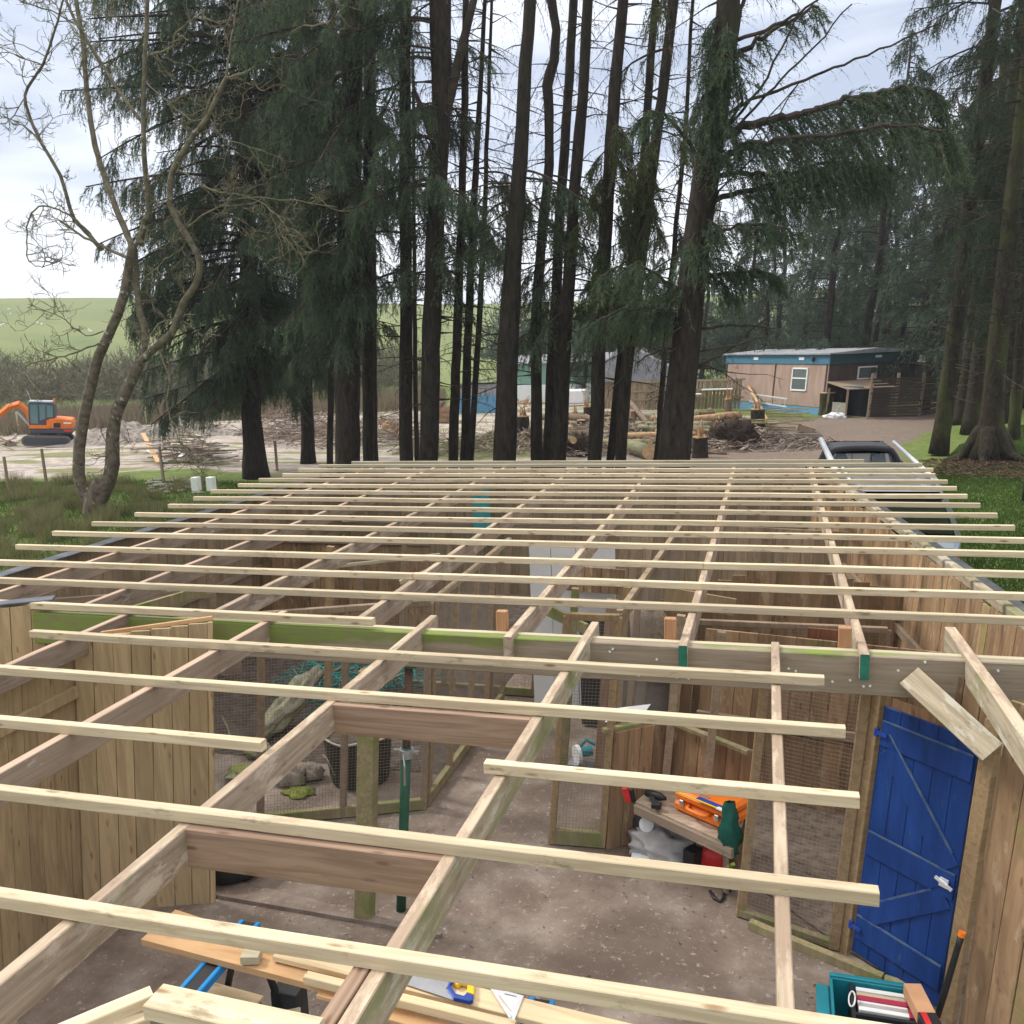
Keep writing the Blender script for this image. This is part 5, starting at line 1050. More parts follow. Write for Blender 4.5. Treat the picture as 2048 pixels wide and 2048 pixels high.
# forest behind: shared crown shapes, each tree its own object
def proto(seed, Ht, crown0, R0, nb_, dead_p=.1):
    global rng
    rng = np.random.default_rng(seed); random.seed(seed)
    P = [V3(random.uniform(-.06, .06)*k, random.uniform(-.06, .06)*k, Ht*k/8) for k in range(9)]; Rr = [.22*(1-.85*k/8) for k in range(9)]
    mb = MB().tube(P, Rr, 9, wob=.05); me1 = mb.build('trunk', M_BARK, origin=(0, 0, 0), smooth=True)
    F, T = [], []; bm_ = MB()
    for k in range(nb_):
        z = crown0+(Ht-crown0)*((k+random.random())/nb_)**.9; c_, r_ = at_z(P, Rr, min(z, Ht-.05)); az = random.uniform(0, 6.28); L_ = R0*(1.08-(z-crown0)/(Ht-crown0))*random.uniform(.6, 1.1)+.25
        d = V3(math.sin(az), math.cos(az), .15).normalized(); p = c_; path = [p]
        for j in range(5): d = (d+V3(0, 0, -.1)).normalized(); p = p+d*L_/5; path.append(p)
        bm_.tube(path, [.03*(1-.17*j) for j in range(6)], 4, cap=False)
        A, T_ = branch_foliage(path, int(8+L_*8), (.35, .9), 14, .2, .042, hang=.7, t0=.1); F.append(A)
    me2 = soup('foliage', np.concatenate(F).reshape(-1, 3), M_FOLF); me3 = bm_.build('branches', M_DEADTW, origin=(0, 0, 0))
    ms = (me1.data, me2.data, me3.data)
    for o_ in (me1, me2, me3): bpy.data.objects.remove(o_)
    return ms
PR = [proto(11, 14, 2.2, 3.0, 62), proto(12, 15, 4.5, 2.6, 50), proto(13, 12, 1.2, 2.9, 62), proto(14, 16, 7.0, 2.4, 40)]
rng = np.random.default_rng(77); random.seed(77)
GF = 'conifers of the wood behind the cabin and track'
FT = [  # native x, depth Y, prototype, scale, label
   (1520, 66, 0, .95, 'broad conifer behind the left half of the cabin roof'),
    (1640, 58, 3, .95, 'conifer with a pale bare trunk over the cabin roof'), (1668, 70, 0, 1.15, 'tall dark conifer behind the corner of the cabin'), (1735, 60, 1, 1.15, 'dark trunked conifer over the right part of the cabin'),
    (1790, 66, 0, 1.2, 'dense conifer at the right end of the cabin roof'), (1835, 58, 2, 1.25, 'dense low conifer above the slatted fence'), (1700, 75, 2, 1.5, 'distant conifer filling the gap behind the cabin corner'),
    (1875, 54, 0, 1.1, 'conifer behind the leftmost mossy trunk'), (1920, 50, 1, 1.2, 'conifer between the first two mossy trunks'), (1965, 56, 2, 1.4, 'dense conifer behind the middle mossy trunk'),
    (2010, 48, 0, 1.2, 'conifer behind the thickest mossy trunk'), (2055, 45, 1, 1.2, 'conifer at the right edge of the wood'), (1985, 42, 3, 1.1, 'bare stemmed conifer in the wood behind the roots'), (2040, 60, 0, 1.5, 'tallest conifer far back at the right edge'), (1900, 64, 3, 1.3, 'tall thin conifer far back over the track'), (2090, 52, 2, 1.3, 'dense conifer just beyond the right edge'),
    (1345, 58, 2, .85, 'hazy conifer behind the biggest trunk, left of the cabin'), (1290, 55, 0, .62, 'small conifer left of the biggest trunk'), (1165, 60, 2, .7, 'small dense conifer behind the close pair of trunks'), (1235, 66, 1, .8, 'hazy conifer behind the leaning twin trunks'), (1118, 72, 0, .6, 'small far conifer behind the kinked trunk'),
    (1850, 47, 2, 1.2, 'bushy conifer reaching low behind the leftmost mossy trunk'), (1945, 44, 0, 1.0, 'thick conifer filling the space between the mossy trunks'), (2030, 40, 2, 1.3, 'low bushy conifer at the right edge behind the thickest mossy trunk'), (1760, 72, 0, 1.35, 'tall grey green conifer far behind the cabin end'),
    (1600, 64, 2, 1.15, 'dense blue green conifer behind the cabin roof, left of the bare pale trunk'), (1640, 52, 0, 1.15, 'tall soft conifer rising right behind the cabin corner'), (1720, 54, 1, 1.3, 'tallest conifer over the right half of the cabin'), (1480, 70, 2, 1.25, 'low broad conifer behind the left end of the cabin'), (1545, 74, 0, 1.3, 'hazy conifer far behind the cabin window'),
    (1400, 72, 0, 1.0, 'far conifer seen past the right side of the biggest trunk')]
for k, (x, Yp, pi_, sc, lb) in enumerate(FT):
    p = G(x, 860, 0); a = ray(x, 760); px_ = a.x*Yp/a.y
    r = thing('conifer', lb, 'tree', (px_, Yp, gz(px_, Yp)), rz=random.uniform(0, 6.28), group=GF); r.scale = (sc, sc, sc); r.rotation_mode = 'QUATERNION'; r.rotation_quaternion = TILT @ Quaternion((0, 0, 1), random.uniform(0, 6.28))
    for nm, me_ in zip(('trunk', 'foliage', 'branches'), PR[pi_]):
        o_ = bpy.data.objects.new(nm, me_); col.objects.link(o_); o_.parent = r

# ------------------------------------------------------------------ the bare lichened tree at the left
Yb = 19.0
def lp(pts, Y0=Yb, Y1=Yb): return px_path(pts, Y0, Y1)
syc = thing('bare_tree', 'leafless lichen spotted tree with two stems in front of the digger', 'tree', G(185, 1032, 0), group=None)
def limb(mb, pts, w0, w1, Y1=Yb, n=9, wob=.05, m=4):
    jt = .008 if w0 > 7 else .022; path = [p+V3(random.uniform(-jt, jt), random.uniform(-jt, jt), random.uniform(-jt, jt)) for p in smoothp(lp(pts, Yb, Y1), m)]; K = len(path); rr = [rpx(p, w0+(w1-w0)*k/(K-1)) for k, p in enumerate(path)]; mb.tube(path, rr, n, wob=wob); return path
mb = MB(); LB = []
limb(mb, [(188, 1075), (187, 1040), (190, 1000), (205, 965)], 42, 36, n=14)
limb(mb, [(192, 1015), (222, 945), (225, 880), (233, 827), (258, 771), (280, 724)], 30, 20, n=12)
limb(mb, [(180, 1010), (160, 960), (158, 910), (166, 848), (181, 774), (199, 709), (224, 656), (245, 600), (256, 543), (265, 489)], 24, 16, n=12)
mb.build('trunk', M_BARKL, syc, smooth=True)
mb = MB()
spec = [([(278, 728), (288, 690), (288, 650), (276, 606), (273, 543), (268, 489)], 15, 11, 19.3), ([(276, 726), (310, 696), (345, 662), (366, 609), (395, 561), (398, 518), (380, 482), (348, 427), (340, 398), (346, 342), (380, 282), (417, 232), (453, 156)], 15, 10, 18.4),
        ([(265, 492), (250, 460), (215, 370), (190, 290), (175, 190), (165, 80), (150, -10)], 13, 8, 19.6), ([(278, 490), (290, 440), (298, 425), (290, 330), (287, 240), (290, 110), (296, -20)], 13, 8, 18.7),
        ([(205, 500), (170, 462), (145, 430), (120, 350), (75, 270), (50, 192), (85, 130), (110, 60), (128, -5)], 9, 4, 18.2), ([(290, 252), (240, 185), (180, 90), (150, 40), (122, -20)], 8, 5, 20), ([(453, 156), (500, 141), (532, 101), (594, 58), (652, 47), (685, 18), (700, -10)], 6, 2.5, 18),
        ([(453, 156), (456, 119), (467, 54), (477, -10)], 5, 3, 19), ([(376, 453), (416, 424), (482, 395), (543, 420), (580, 471), (612, 525)], 4, 1.5, 17.6), ([(348, 344), (366, 344), (420, 377), (446, 384), (500, 393), (620, 405), (670, 415)], 4, 1.5, 17.8),
        ([(292, 112), (304, 109), (341, 94), (351, 69), (409, 22)], 6, 3, 18.2), ([(225, 684), (186, 690), (155, 702), (118, 715), (53, 733), (60, 760), (81, 786)], 4.5, 2, 18), ([(318, 700), (338, 755), (335, 811), (351, 867), (373, 898), (395, 915)], 3.5, 1.5, 18),
        ([(200, 500), (170, 455), (138, 431), (109, 417), (69, 417), (54, 467), (58, 522), (83, 533), (96, 510)], 5, 1.5, 18), ([(285, 690), (330, 640), (390, 650)], 4, 1.5, 19.6), ([(205, 662), (170, 670), (130, 640), (90, 620), (55, 608)], 3, 1.2, 18.6), ([(260, 520), (205, 492), (160, 470), (120, 440)], 7, 4, 18.5),
        ([(290, 165), (320, 190), (380, 240), (417, 232)], 3, 2, 18.4), ([(215, 930), (235, 870), (262, 890)], 2, 1, 18.6), ([(285, 560), (330, 520), (360, 500)], 3, 1.2, 18.6), ([(50, 192), (20, 240), (-20, 250)], 3, 1.5, 18), ([(85, 130), (40, 115), (0, 95)], 3, 1.5, 18.4), ([(120, 345), (60, 260), (0, 230)], 2.5, 1.5, 19.4), ([(170, 60), (100, 20), (40, 5)], 4, 2, 19), ([(417, 232), (440, 270), (470, 285), (520, 300)], 2.5, 1.2, 18.2), ([(500, 141), (520, 180), (560, 170), (600, 190)], 2.5, 1.2, 18.0)]
mb2 = MB(); starts = []
for pts, w0, w1, Y1 in spec:
    path = limb(mb if w0 > 7 else mb2, pts, w0, w1, Y1, n=8 if w0 > 7 else 6); starts.append((path, w0))
mb.build('limbs', M_BARKG, syc, smooth=True)
def twig(mb, p, d, L_, r, lev):
    path = [p]; n = 6; kids = []
    for j in range(n):
        d = (d+V3(random.gauss(0, .28), random.gauss(0, .28), random.gauss(0, .25)+.06)).normalized(); p = p+d*L_/n; path.append(p)
        if lev > 0 and random.random() < .6: kids.append((p, (d+V3(random.gauss(0, .7), random.gauss(0, .5), random.gauss(0, .7))).normalized(), L_*random.uniform(.35, .65), r*.6))
    mb.tube(path, [r*(1-.7*j/n)+.002 for j in range(n+1)], 4, cap=False)
    for k in kids: twig(mb, *k, lev-1)
for path, w0 in starts:
    Ln = sum((a-b_).length for a, b_ in zip(path[:-1], path[1:]))
    for k in range(int(Ln*(2.0 if w0 > 7 else 3.4))):
        i = random.randrange(len(path)//5, len(path)-1); d = (path[i+1]-path[i]).normalized()
        twig(mb2, path[i], (d*.5+V3(random.gauss(0, .7), random.gauss(0, .5), random.gauss(0, .7))).normalized(), random.uniform(.35, 1.15), .011, 2)
mb2.build('twigs', M_BARKT, syc)
# ------------------------------------------------------------------ site cabin
def ground(x, y, dz=0): p = G(x, y, 0); return V3(p.x, p.y, gz(p.x, p.y)+dz)
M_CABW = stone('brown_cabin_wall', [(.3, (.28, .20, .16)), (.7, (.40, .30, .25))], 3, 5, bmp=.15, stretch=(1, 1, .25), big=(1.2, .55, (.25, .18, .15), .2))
M_CABD = stone('dark_cabin_wall', [(.3, (.06, .045, .04)), (.7, (.10, .075, .065))], 3, bmp=.1, stretch=(1, 1, .25))  # darker copy of the brown, paints shade onto the cabin's near end wall
M_FASC = paint('blue_fascia', (.045, .16, .24), .5, var=.15); M_FASD = paint('shaded_blue_fascia', (.02, .07, .09), .5); M_SKIRT = paint('blue_skirt', (.10, .26, .42), .6, var=.25)  # the darker fascia blue paints in the shade of the same end
M_UPVC = paint('white_frame', (.75, .76, .77), .4, var=.03); M_ROOF = stone('grey_felt_roof', [(.3, (.18, .19, .21)), (.7, (.34, .35, .38))], 2, bmp=.2)
M_GLS = glass('window_glass', (.10, .12, .13), .06)
cA = V3(2.51, 44.8, 0); cd = V3(-5.0, 7.7, 0).normalized(); cs2 = V3(7.7, 5.0, 0).normalized(); CL, CW, CH = 9.1, 4.9, 3.1
LEAN[0] = 0.0
cab = thing('site_cabin', 'brown flat roofed site cabin with blue fascia and white windows', 'cabin', cA)
def cp_(u, v, z): p = cA+cd*u+cs2*v; return V3(p.x, p.y, z)
MC = Matrix((cd, cs2, V3(0, 0, 1))).transposed()
MB().box(cp_(CL/2, .03, 1.45), (CL, .06, 2.0), MC).build('long_wall', M_CABW, cab)
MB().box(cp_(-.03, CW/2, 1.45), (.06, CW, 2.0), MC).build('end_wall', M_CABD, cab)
MB().box(cp_(CL/2, CW, 1.45), (CL, .06, 2.0), MC).box(cp_(CL, CW/2, 1.45), (.06, CW-.1, 2.0), MC).build('rear_wall', M_CABW, cab)
MB().box(cp_(CL/2, .05, .22), (CL-.1, .05, .45), MC).build('skirt', M_SKIRT, cab)
MB().box(cp_(CL/2, -.02, 2.70), (CL+.1, .06, .48), MC).build('fascia', M_FASC, cab)
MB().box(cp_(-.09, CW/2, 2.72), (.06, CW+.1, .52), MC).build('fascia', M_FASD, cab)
mb = MB(); mb.prism([cp_(-.25, -.2, 2.96), cp_(-.25, CW/2, 3.12), cp_(-.25, CW+.2, 2.96), cp_(-.25, CW+.2, 2.9), cp_(-.25, -.2, 2.9)], cd*(CL+.5)); mb.build('roof', M_ROOF, cab)
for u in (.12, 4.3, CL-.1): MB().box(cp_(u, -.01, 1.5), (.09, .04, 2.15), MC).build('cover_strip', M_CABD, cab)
wn = MB(); wu, wz = 2.15, 1.72
for (du, dz, su, sz) in ((0, .52, 1.25, .07), (0, -.52, 1.25, .07), (-.6, 0, .07, 1.1), (.6, 0, .07, 1.1), (0, .05, 1.2, .06)): wn.box(cp_(wu+du, -.02, wz+dz), (su, .07, sz), MC)
wf = wn.build('window', M_UPVC, cab); MB().box(cp_(wu, -.012, wz), (1.18, .02, 1.02), MC).build('pane', M_GLS, wf, shift=cab.location)
wn = MB()
for (dv, dz, sv, sz) in ((0, .27, 1.05, .06), (0, -.27, 1.05, .06), (-.5, 0, .06, .56), (.5, 0, .06, .56)): wn.box(cp_(-.08, 2.1+dv, 1.98+dz), (.06, sv, sz), MC)
wf = wn.build('window', M_UPVC, cab); MB().box(cp_(-.07, 2.1, 1.98), (.02, 1.0, .52), MC).build('pane', M_GLS, wf, shift=cab.location)
for u in (2.1, 6.1): MB().box(cp_(u, -.06, 2.72), (.42, .02, .14), MC).build('vent', M_UPVC, cab)
MB().box(cp_(-.13, 2.6, 2.72), (.02, .35, .1), MC).build('vent', M_UPVC, cab)
MB().box(cp_(1.15, -.09, 2.66), (.12, .12, .16), MC, ch=.02).beam(cp_(1.1, -.05, 2.72), cp_(.95, -.25, 2.78), .05, .05).build('lamp', M_BLACK, cab)
# lean-to at the end wall
lt = thing('lean_to', 'low open lean-to with rags of blue sheet on its roof against the cabin end', 'lean-to', cp_(-.1, .5, 0))
MB().prism([cp_(-.1, -.1, 1.62), cp_(-1.6, -.0, 1.32), cp_(-1.6, 2.6, 1.28), cp_(-.1, 2.7, 1.6)], (0, 0, .05)).build('roof_sheet', M_STUD, lt)
MB().beam(cp_(-1.0, .1, 1.47), cp_(-1.4, .9, 1.42), .35, .03).build('blue_sheet', M_SKIRT, lt)
for (u, v) in ((-.2, 0), (-1.5, .05), (-1.5, 2.5)): MB().beam(cp_(u, v, 0), cp_(u, v, 1.35), .09, .09).build('post', M_STUD, lt)
MB().box(cp_(-.7, 1.7, .7), (1.3, 1.4, 1.3), MC).build('interior_shade', M_BLACK, lt)  # solid black box paints in the shade under the lean-to roof
o = MB().box(cp_(-.9, .15, .45), (1.0, .06, .55), MC).build('leaning_sheet', M_CONC); tag(o, 'pale sheet leaning under the lean-to of the cabin', 'panel')
o = blob(MB(), cp_(-1.3, -.35, .12), (.5, .3, .2), .4, 2, 18, 10, 4, flat=0).build('rubbish_bag', M_WHITE); tag(o, 'white and blue rubbish bag lying before the lean-to', 'bag')
# slatted pallet fence
fp0, fp1, fp2 = ground(1735, 840), ground(1838, 834), ground(1935, 815)
def slat_fence(p0, p1, label, n, hh=1.75):
    r = thing('slat_fence', label, 'fence', p0, group='dark slatted fences by the track'); d = p1-p0; L_ = d.length
    for k in range(n+1): q_ = p0+d*(k/n); MB().beam(q_, q_+V3(0, 0, hh+.25), .12, .12).build('fence_post', M_RAFTB, r)
    mb = MB(); z = .12
    while z < hh:
        a_ = random.uniform(0, .04); mb.beam(p0+d*a_+V3(0, -.07, z+random.uniform(-.02, .02)), p0+d*(1-random.uniform(0, .05))+V3(0, -.07, z+random.uniform(-.03, .03)), .03, .09); z += .125
    mb.build('slats', wood('dark_slats', (.09, .07, .055), (.045, .035, .03)), r)
slat_fence(fp0, fp1, 'dark slatted fence at the right of the lean-to', 2); slat_fence(fp1, fp2, 'dark slatted fence farther along the track behind the mossy trunks', 3)
for k in range(9):
    p = ground(1915+random.uniform(-4, 4), 812, .3+.16*k); o = MB().box(p+V3(.9, .8, 0), (.5, .4, .12), ch=.02).build('red_crate', M_RED if k % 2 == 0 else M_WHITE); tag(o, '%s tray from the ground in the red and white stack beyond the slatted fence' % ORD[k], 'tray', 'stack of red and white trays')
# corrugated roof shed to the right of the cabin
sh = thing('open_shed', 'low shed with a green grey corrugated roof right of the cabin', 'shed', ground(1860, 812)); s0 = sh.location+V3(2.0, 5, 0)
mb = MB(); nC = 44
for k in range(nC):
    x0_, x1_ = s0.x-4+k*.25, s0.x-4+(k+1)*.25; z_ = .05*(k % 2); mb.add([(x0_, s0.y, 2.0+z_), (x1_, s0.y, 2.05-z_), (x1_, s0.y+4, 2.85-z_), (x0_, s0.y+4, 2.8+z_)], [(0, 1, 2, 3)])
mb.build('roof_sheets', stone('corrugated_roof', [(.3, (.18, .19, .16)), (.7, (.34, .35, .30))], 2, bmp=.1), sh)
MB().box((s0.x+1.2, s0.y+2, 1.0), (10, 3.6, 1.9)).build('dark_wall', M_CABD, sh)
# ladder by the skirt
ld = thing('ladder', 'aluminium ladder lying on its side along the cabin skirt', 'ladder', cp_(4.9, -.5, 0)); 
for z in (.42, .80): MB().beam(cp_(2.2, -.55, z+.0), cp_(5.6, -.5, z+.12), .04, .06).build('rail', M_ALU, ld)
for k in range(9): MB().beam(cp_(2.4+k*.37, -.55, .42+.013*k), cp_(2.4+k*.37, -.55, .82+.013*k), .03, .03).build('rung', M_ALU, ld)
LEAN[0] = None
# ------------------------------------------------------------------ stumps, logs, brush
def stump(x, y, wpx, hpx, label, split=False, mat=M_BARKM):
    p = ground(x, y); r = rpx(p, wpx); h_ = hpx/F_PX*dist(p); t_ = thing('tree_stump', label, 'stump', p, group='cut tree stumps before the cabin')
    MB().tube([p-V3(0, 0, .1), p+V3(0, 0, .25*h_), p+V3(0, 0, h_)], [r*1.25, r*1.02, r*.95], 16, wob=.06).build('stump_bark', mat, t_, smooth=False)
    MB().tube([p+V3(0, 0, h_-.01), p+V3(0, 0, h_+.04)], [r*.93, r*.90], 16, wob=.03).build('cut_face', M_FRESH, t_)
    if split:
        mb = MB()
        for k in range(14):
            a = random.uniform(0, 6.28); q_ = p+V3(math.cos(a)*r*.6*random.random(), math.sin(a)*r*.6*random.random(), h_); mb.tube([q_, q_+V3(random.uniform(-.1, .1), random.uniform(-.1, .1), random.uniform(.15, .55))], [.045, .006], 4)
        mb.build('splinters', M_FRESH, t_)
    return t_
stump(1655, 834, 32, 44, 'thick mossy stump with fresh cut top in front of the cabin corner'); stump(1515, 858, 28, 40, 'stump with splintered orange top beside the green board heap', True)
stump(1048, 885, 26, 48, 'dark stump with splintered pale top beside the broad central trunk', True, M_BARK); stump(1175, 850, 15, 38, 'tall splintered stump left of the shaggy trunk', True, M_BARK)
stump(1270, 850, 18, 30, 'grey stump between the twin trunks and the biggest conifer', False, M_LOGB); stump(1400, 915, 30, 40, 'broad dark stump with torn top at the foot of the biggest conifer', True, M_BARK); stump(1456, 838, 16, 38, 'broken stump with a flat torn log on its head', True, M_LOGB); stump(1150, 850, 14, 22, 'small fresh stump behind the close pair of trunks', True)
GL = 'felled logs lying before the cabin'
def log(p0, p1, r0, r1, label, mat=M_LOGG, cut=True):
    p0, p1 = Vector(p0), Vector(p1); t_ = thing('felled_log', label, 'log', (p0+p1)/2-V3(0, 0, r0), group=GL); K = 6
    path = [p0.lerp(p1, k/K)+V3(0, 0, random.uniform(-.02, .02)) for k in range(K+1)]
    MB().tube(path, [r0+(r1-r0)*k/K for k in range(K+1)], 12, wob=.05).build('log_bark', mat, t_, smooth=True)
    d = (p1-p0).normalized(); MB().tube([p0-d*.012, p0+d*.01], r0*.93, 12).tube([p1-d*.01, p1+d*.012], r1*.93, 12).build('cut_face', M_FRESH, t_)
def gl2(x, y, dz): p = ground(x, y); return p+V3(0, 0, dz)
log(gl2(1180, 885, .25), gl2(1298, 918, .22), .22, .26, 'smooth greenish log pointing at us between the trunks', M_LOGG)
log(gl2(1140, 855, .2), gl2(1270, 872, .2), .17, .15, 'long mossy log behind the shaggy trunk', M_LOGG); log(gl2(1130, 862, .35), gl2(1175, 890, .15), .08, .06, 'reddish peeled pole between the close pair and the shaggy trunk', M_FRESH)
log(gl2(1262, 838, .9), gl2(1312, 885, .3), .13, .10, 'pale broken trunk leaning down to the biggest conifer', M_LOGB); log(gl2(1255, 860, .15), gl2(1322, 882, .1), .07, .05, 'thin orange peeled pole on the brash', M_FRESH)
log(gl2(1405, 862, .22), gl2(1490, 860, .22), .22, .18, 'mossy log lying left of the splintered orange stump', M_LOGG); log(gl2(1425, 815, .75), gl2(1475, 818, .75), .10, .07, 'torn flat log balanced on the broken stump', M_FRESH)
log(gl2(1478, 800, 1.9)+V3(0, 0, 0), gl2(1540, 862, .3), .10, .06, 'pale debarked pole leaning over the green board heap', M_FRESH); log(gl2(1150, 905, .1), gl2(1215, 880, .15), .12, .1, 'dim log lying among brash behind the twin trunks', M_LOGB)
log(gl2(905, 905, .12), gl2(985, 872, .2), .10, .07, 'mossy fallen pole left of the broad central trunk', M_LOGG); log(gl2(880, 912, .1), gl2(915, 892, .1), .09, .07, 'short mossy pole behind the leaning trio', M_LOGG)
for k in range(70):
    x = random.uniform(1120, 1440); y = random.uniform(838, 905); p = ground(x, y); L_ = random.uniform(1.2, 4.2); a = random.gauss(.0, .55); r_ = random.uniform(.06, .19); d = V3(math.cos(a), math.sin(a), random.gauss(0, .06)); z_ = r_+random.uniform(0, .35)
    log(p-d*L_/2+V3(0, 0, z_), p+d*L_/2+V3(0, 0, z_), r_, r_*.85, ['mossy log in the jumble of felled timber before the cabin', 'brown barked log in the jumble of felled timber before the cabin', 'pale debarked log in the jumble of felled timber before the cabin'][k % 3], [M_LOGG, M_LOGB, M_FRESH][k % 3 if random.random() < .8 else 1])
for k in range(6):
    stump(random.uniform(1140, 1460), random.uniform(838, 880), random.uniform(10, 20), random.uniform(14, 30), 'small cut stump with orange top among the felled timber', k % 2 == 0)
M_LOGCUT = stone('weathered_log_end', [(.3, (.22, .14, .09)), (.7, (.42, .29, .19))], 5, bmp=.2)
# stacked logs
GS2 = 'stack of sawn logs in the yard'
for k in range(16):
    rr_ = k//5; p = gl2(870+(k % 5)*7+rr_*3, 850, .17+.27*rr_); o = MB().tube([p, p+V3(-.5, 1.9, 0)], [.15, .14], 12, wob=.04, cap=False).tube([p+V3(.003, -.01, 0), p+V3(0, .002, 0)], [.145, .145], 12, mi=1).build('sawn_log', [M_LOGB, M_LOGCUT]); tag(o, 'sawn log with pale end in the stack seen between the forked and the leaning trunks', 'log', GS2)
for k in range(12):
    p = gl2(755+random.uniform(0, 46), 872+random.uniform(-10, 8), random.uniform(.1, .7)); o = MB().tube([p, p+V3(random.uniform(-.5, .5), random.uniform(-.3, .3), random.uniform(-.1, .3))], random.uniform(.08, .14), 9, cap=True).build('split_log', M_FRESH); tag(o, 'fresh orange split log in the heap left of the straight dark trunk', 'log', 'heap of split logs')
# splinter heap behind the stump
for k in range(26):
    p = gl2(1040+random.uniform(0, 28), 845, random.uniform(.5, 1.1)); o = MB().beam(p, p+V3(random.uniform(-.3, .3), random.uniform(-.3, .3), random.uniform(-.05, .3)), .05, .03).build('split_piece', M_FRESH); tag(o, 'orange split firewood piece in the pile right of the broad central trunk', 'firewood', 'pile of split firewood')
# brush: stuff heaps of twigs
def brush(name, c, rx, ry, h_, n, mat, r=.012, L_=(.5, 1.6)):
    t_ = []; c = Vector(c)
    a = rng.uniform(0, 6.28, n); q = np.sqrt(rng.uniform(0, 1, n)); P = np.stack([c.x+rx*q*np.cos(a), c.y+ry*q*np.sin(a), c.z+rng.uniform(0, 1, n)*h_*(1-q**2*.85)], -1)
    D = nrm(rng.normal(size=(n, 3))*[1, 1, .35]); Ln = rng.uniform(*L_, (n, 1)); S_ = nrm(np.cross(D, rng.normal(size=(n, 3))))*r
    P2 = P+D*Ln/2; P1 = P-D*Ln/2; P1[:, 2] = np.maximum(P1[:, 2], c.z); P2[:, 2] = np.maximum(P2[:, 2], c.z)
    T = np.stack([P1-S_, P1+S_, P2], 1); o = soup(name, T, mat, origin=tuple(c)); tag(o, None, None, kind='stuff'); return o
brush('brash', ground(700, 880), 4.5, 3, 1.5, 1500, M_SCRAP, .02); brush('brash', ground(590, 868), 3, 2, 1.3, 900, M_SCRAP, .02); brush('brash', ground(1230, 885), 6, 5, .6, 4200, M_SCRAP, .02, (.3, 1.2)); brush('brash', ground(950, 900), 3, 2.5, .5, 900, M_LOGG, .02); brush('brash', ground(1500, 888), 3.4, 2.4, .25, 1100, M_SCRAP, .02, (.2, .8)); brush('brash', ground(1330, 880), 4, 3, .6, 900, M_SCRAP, .025)
for (x, y, s_, lb) in ((1466, 893, .78, 'big dark uprooted root ball left of the track'), (1160, 912, .55, 'small round root ball between the close pair and the shaggy trunk')):
    p = ground(x, y); t_ = thing('root_ball', lb, 'root ball', p, group='uprooted root balls'); blob(MB(), p+V3(0, 0, .55*s_), (1.0*s_, .6*s_, .8*s_), .35, 2.5, 26, 18, 7, flat=p.z).build('earth_mass', stone('root_earth', [(.3, (.03, .022, .018)), (.7, (.09, .065, .05))], 9, bmp=1, dist=.08), t_, smooth=True)
    n = 500; P = nrm(rng.normal(size=(n, 3)))*[.95*s_, .6*s_, .8*s_]+np.array([p.x, p.y, p.z+.55*s_]); D = nrm(rng.normal(size=(n, 3))); soup('fine_roots', blades(P, D, .45*s_, .03), M_DEADTW, t_, tuple(p))
# green board heap by the stump
for k in range(26):
    a = random.uniform(-.5, .25); p = ground(1520+random.uniform(-6, 62), 848+random.uniform(-14, 20)); L_ = random.uniform(1.2, 2.6); d = V3(math.cos(a), math.sin(a)*.8, 0); z = .05+.028*k*(1 if k < 14 else .9)*random.uniform(.5, 1)
    o = MB().beam(p-d*L_/2+V3(0, 0, z), p+d*L_/2+V3(0, 0, z+random.uniform(-.12, .18)), .14, .03).build('green_board', M_POSTM); tag(o, 'mossy green board in the heap in front of the ladder', 'board', 'heap of green boards before the cabin')
o = MB().box(ground(1612, 862, .13), (.7, .3, .28), Matrix.Rotation(.3, 3, 'Y')).build('timber_block', M_STUD); tag(o, 'dark timber lump on the dirt right of the green boards', 'wood block')
for (a_, b_, lb) in (((1482, 905), (1528, 880), 'pale board lying at the foot of the big root ball'), ((1405, 875), (1455, 862), 'pale stick resting on the big root ball')):
    o = MB().beam(gl2(*a_, .1), gl2(*b_, .25), .12, .04).build('loose_board', M_SCRAP); tag(o, lb, 'board')
# ------------------------------------------------------------------ scrap timber heap and rubble in the left yard
hp = ground(385, 922)
for k in range(90):
    x = random.gauss(385, 42); y = 922+random.gauss(0, 6)+(x-385)*.12; p = ground(x, y); L_ = random.uniform(.8, 2.8); a = random.gauss(-.25, .5); d = V3(math.cos(a), math.sin(a), random.uniform(-.1, .12)); z = max(.06, random.uniform(.05, .95)*(1-abs(x-375)/130))
    m_ = random.choice([M_SCRAP]*5+[M_WHITE, M_BATOLD, M_RAFTB]); c_ = p+V3(0, 0, z+.1*L_/2); o = MB().beam(c_-d*L_/2, c_+d*L_/2, random.uniform(.06, .16), random.uniform(.02, .05)).build('scrap_board', m_); tag(o, 'weathered scrap board in the tangled timber heap beyond the wire fence', 'board', 'timber heap beyond the wire fence')
o = MB().beam(ground(290, 905, .75), ground(318, 935, .2), .16, .04).build('scrap_plank', M_PLY); tag(o, 'long pale plank sloping down the left end of the timber heap', 'board')
for k in range(34):
    x = 385+random.gauss(0, 20); p = ground(x, 868+random.gauss(0, 3)); d = V3(random.uniform(-1, 1), random.uniform(-.5, .5), random.uniform(-.1, .5)).normalized(); L_ = random.uniform(.6, 1.8); c_ = p+V3(0, 0, .45); o = MB().beam(c_-d*L_/2, c_+d*L_/2, .1, .03).build('scrap_board', M_SCRAP); tag(o, 'grey scrap board in the far rubble heap behind the bare tree', 'board', 'far rubble heap boards')
M_RUB = stone('pale_rubble', [(.3, (.19, .165, .145)), (.7, (.43, .385, .345))], 6, bmp=1, dist=.1)
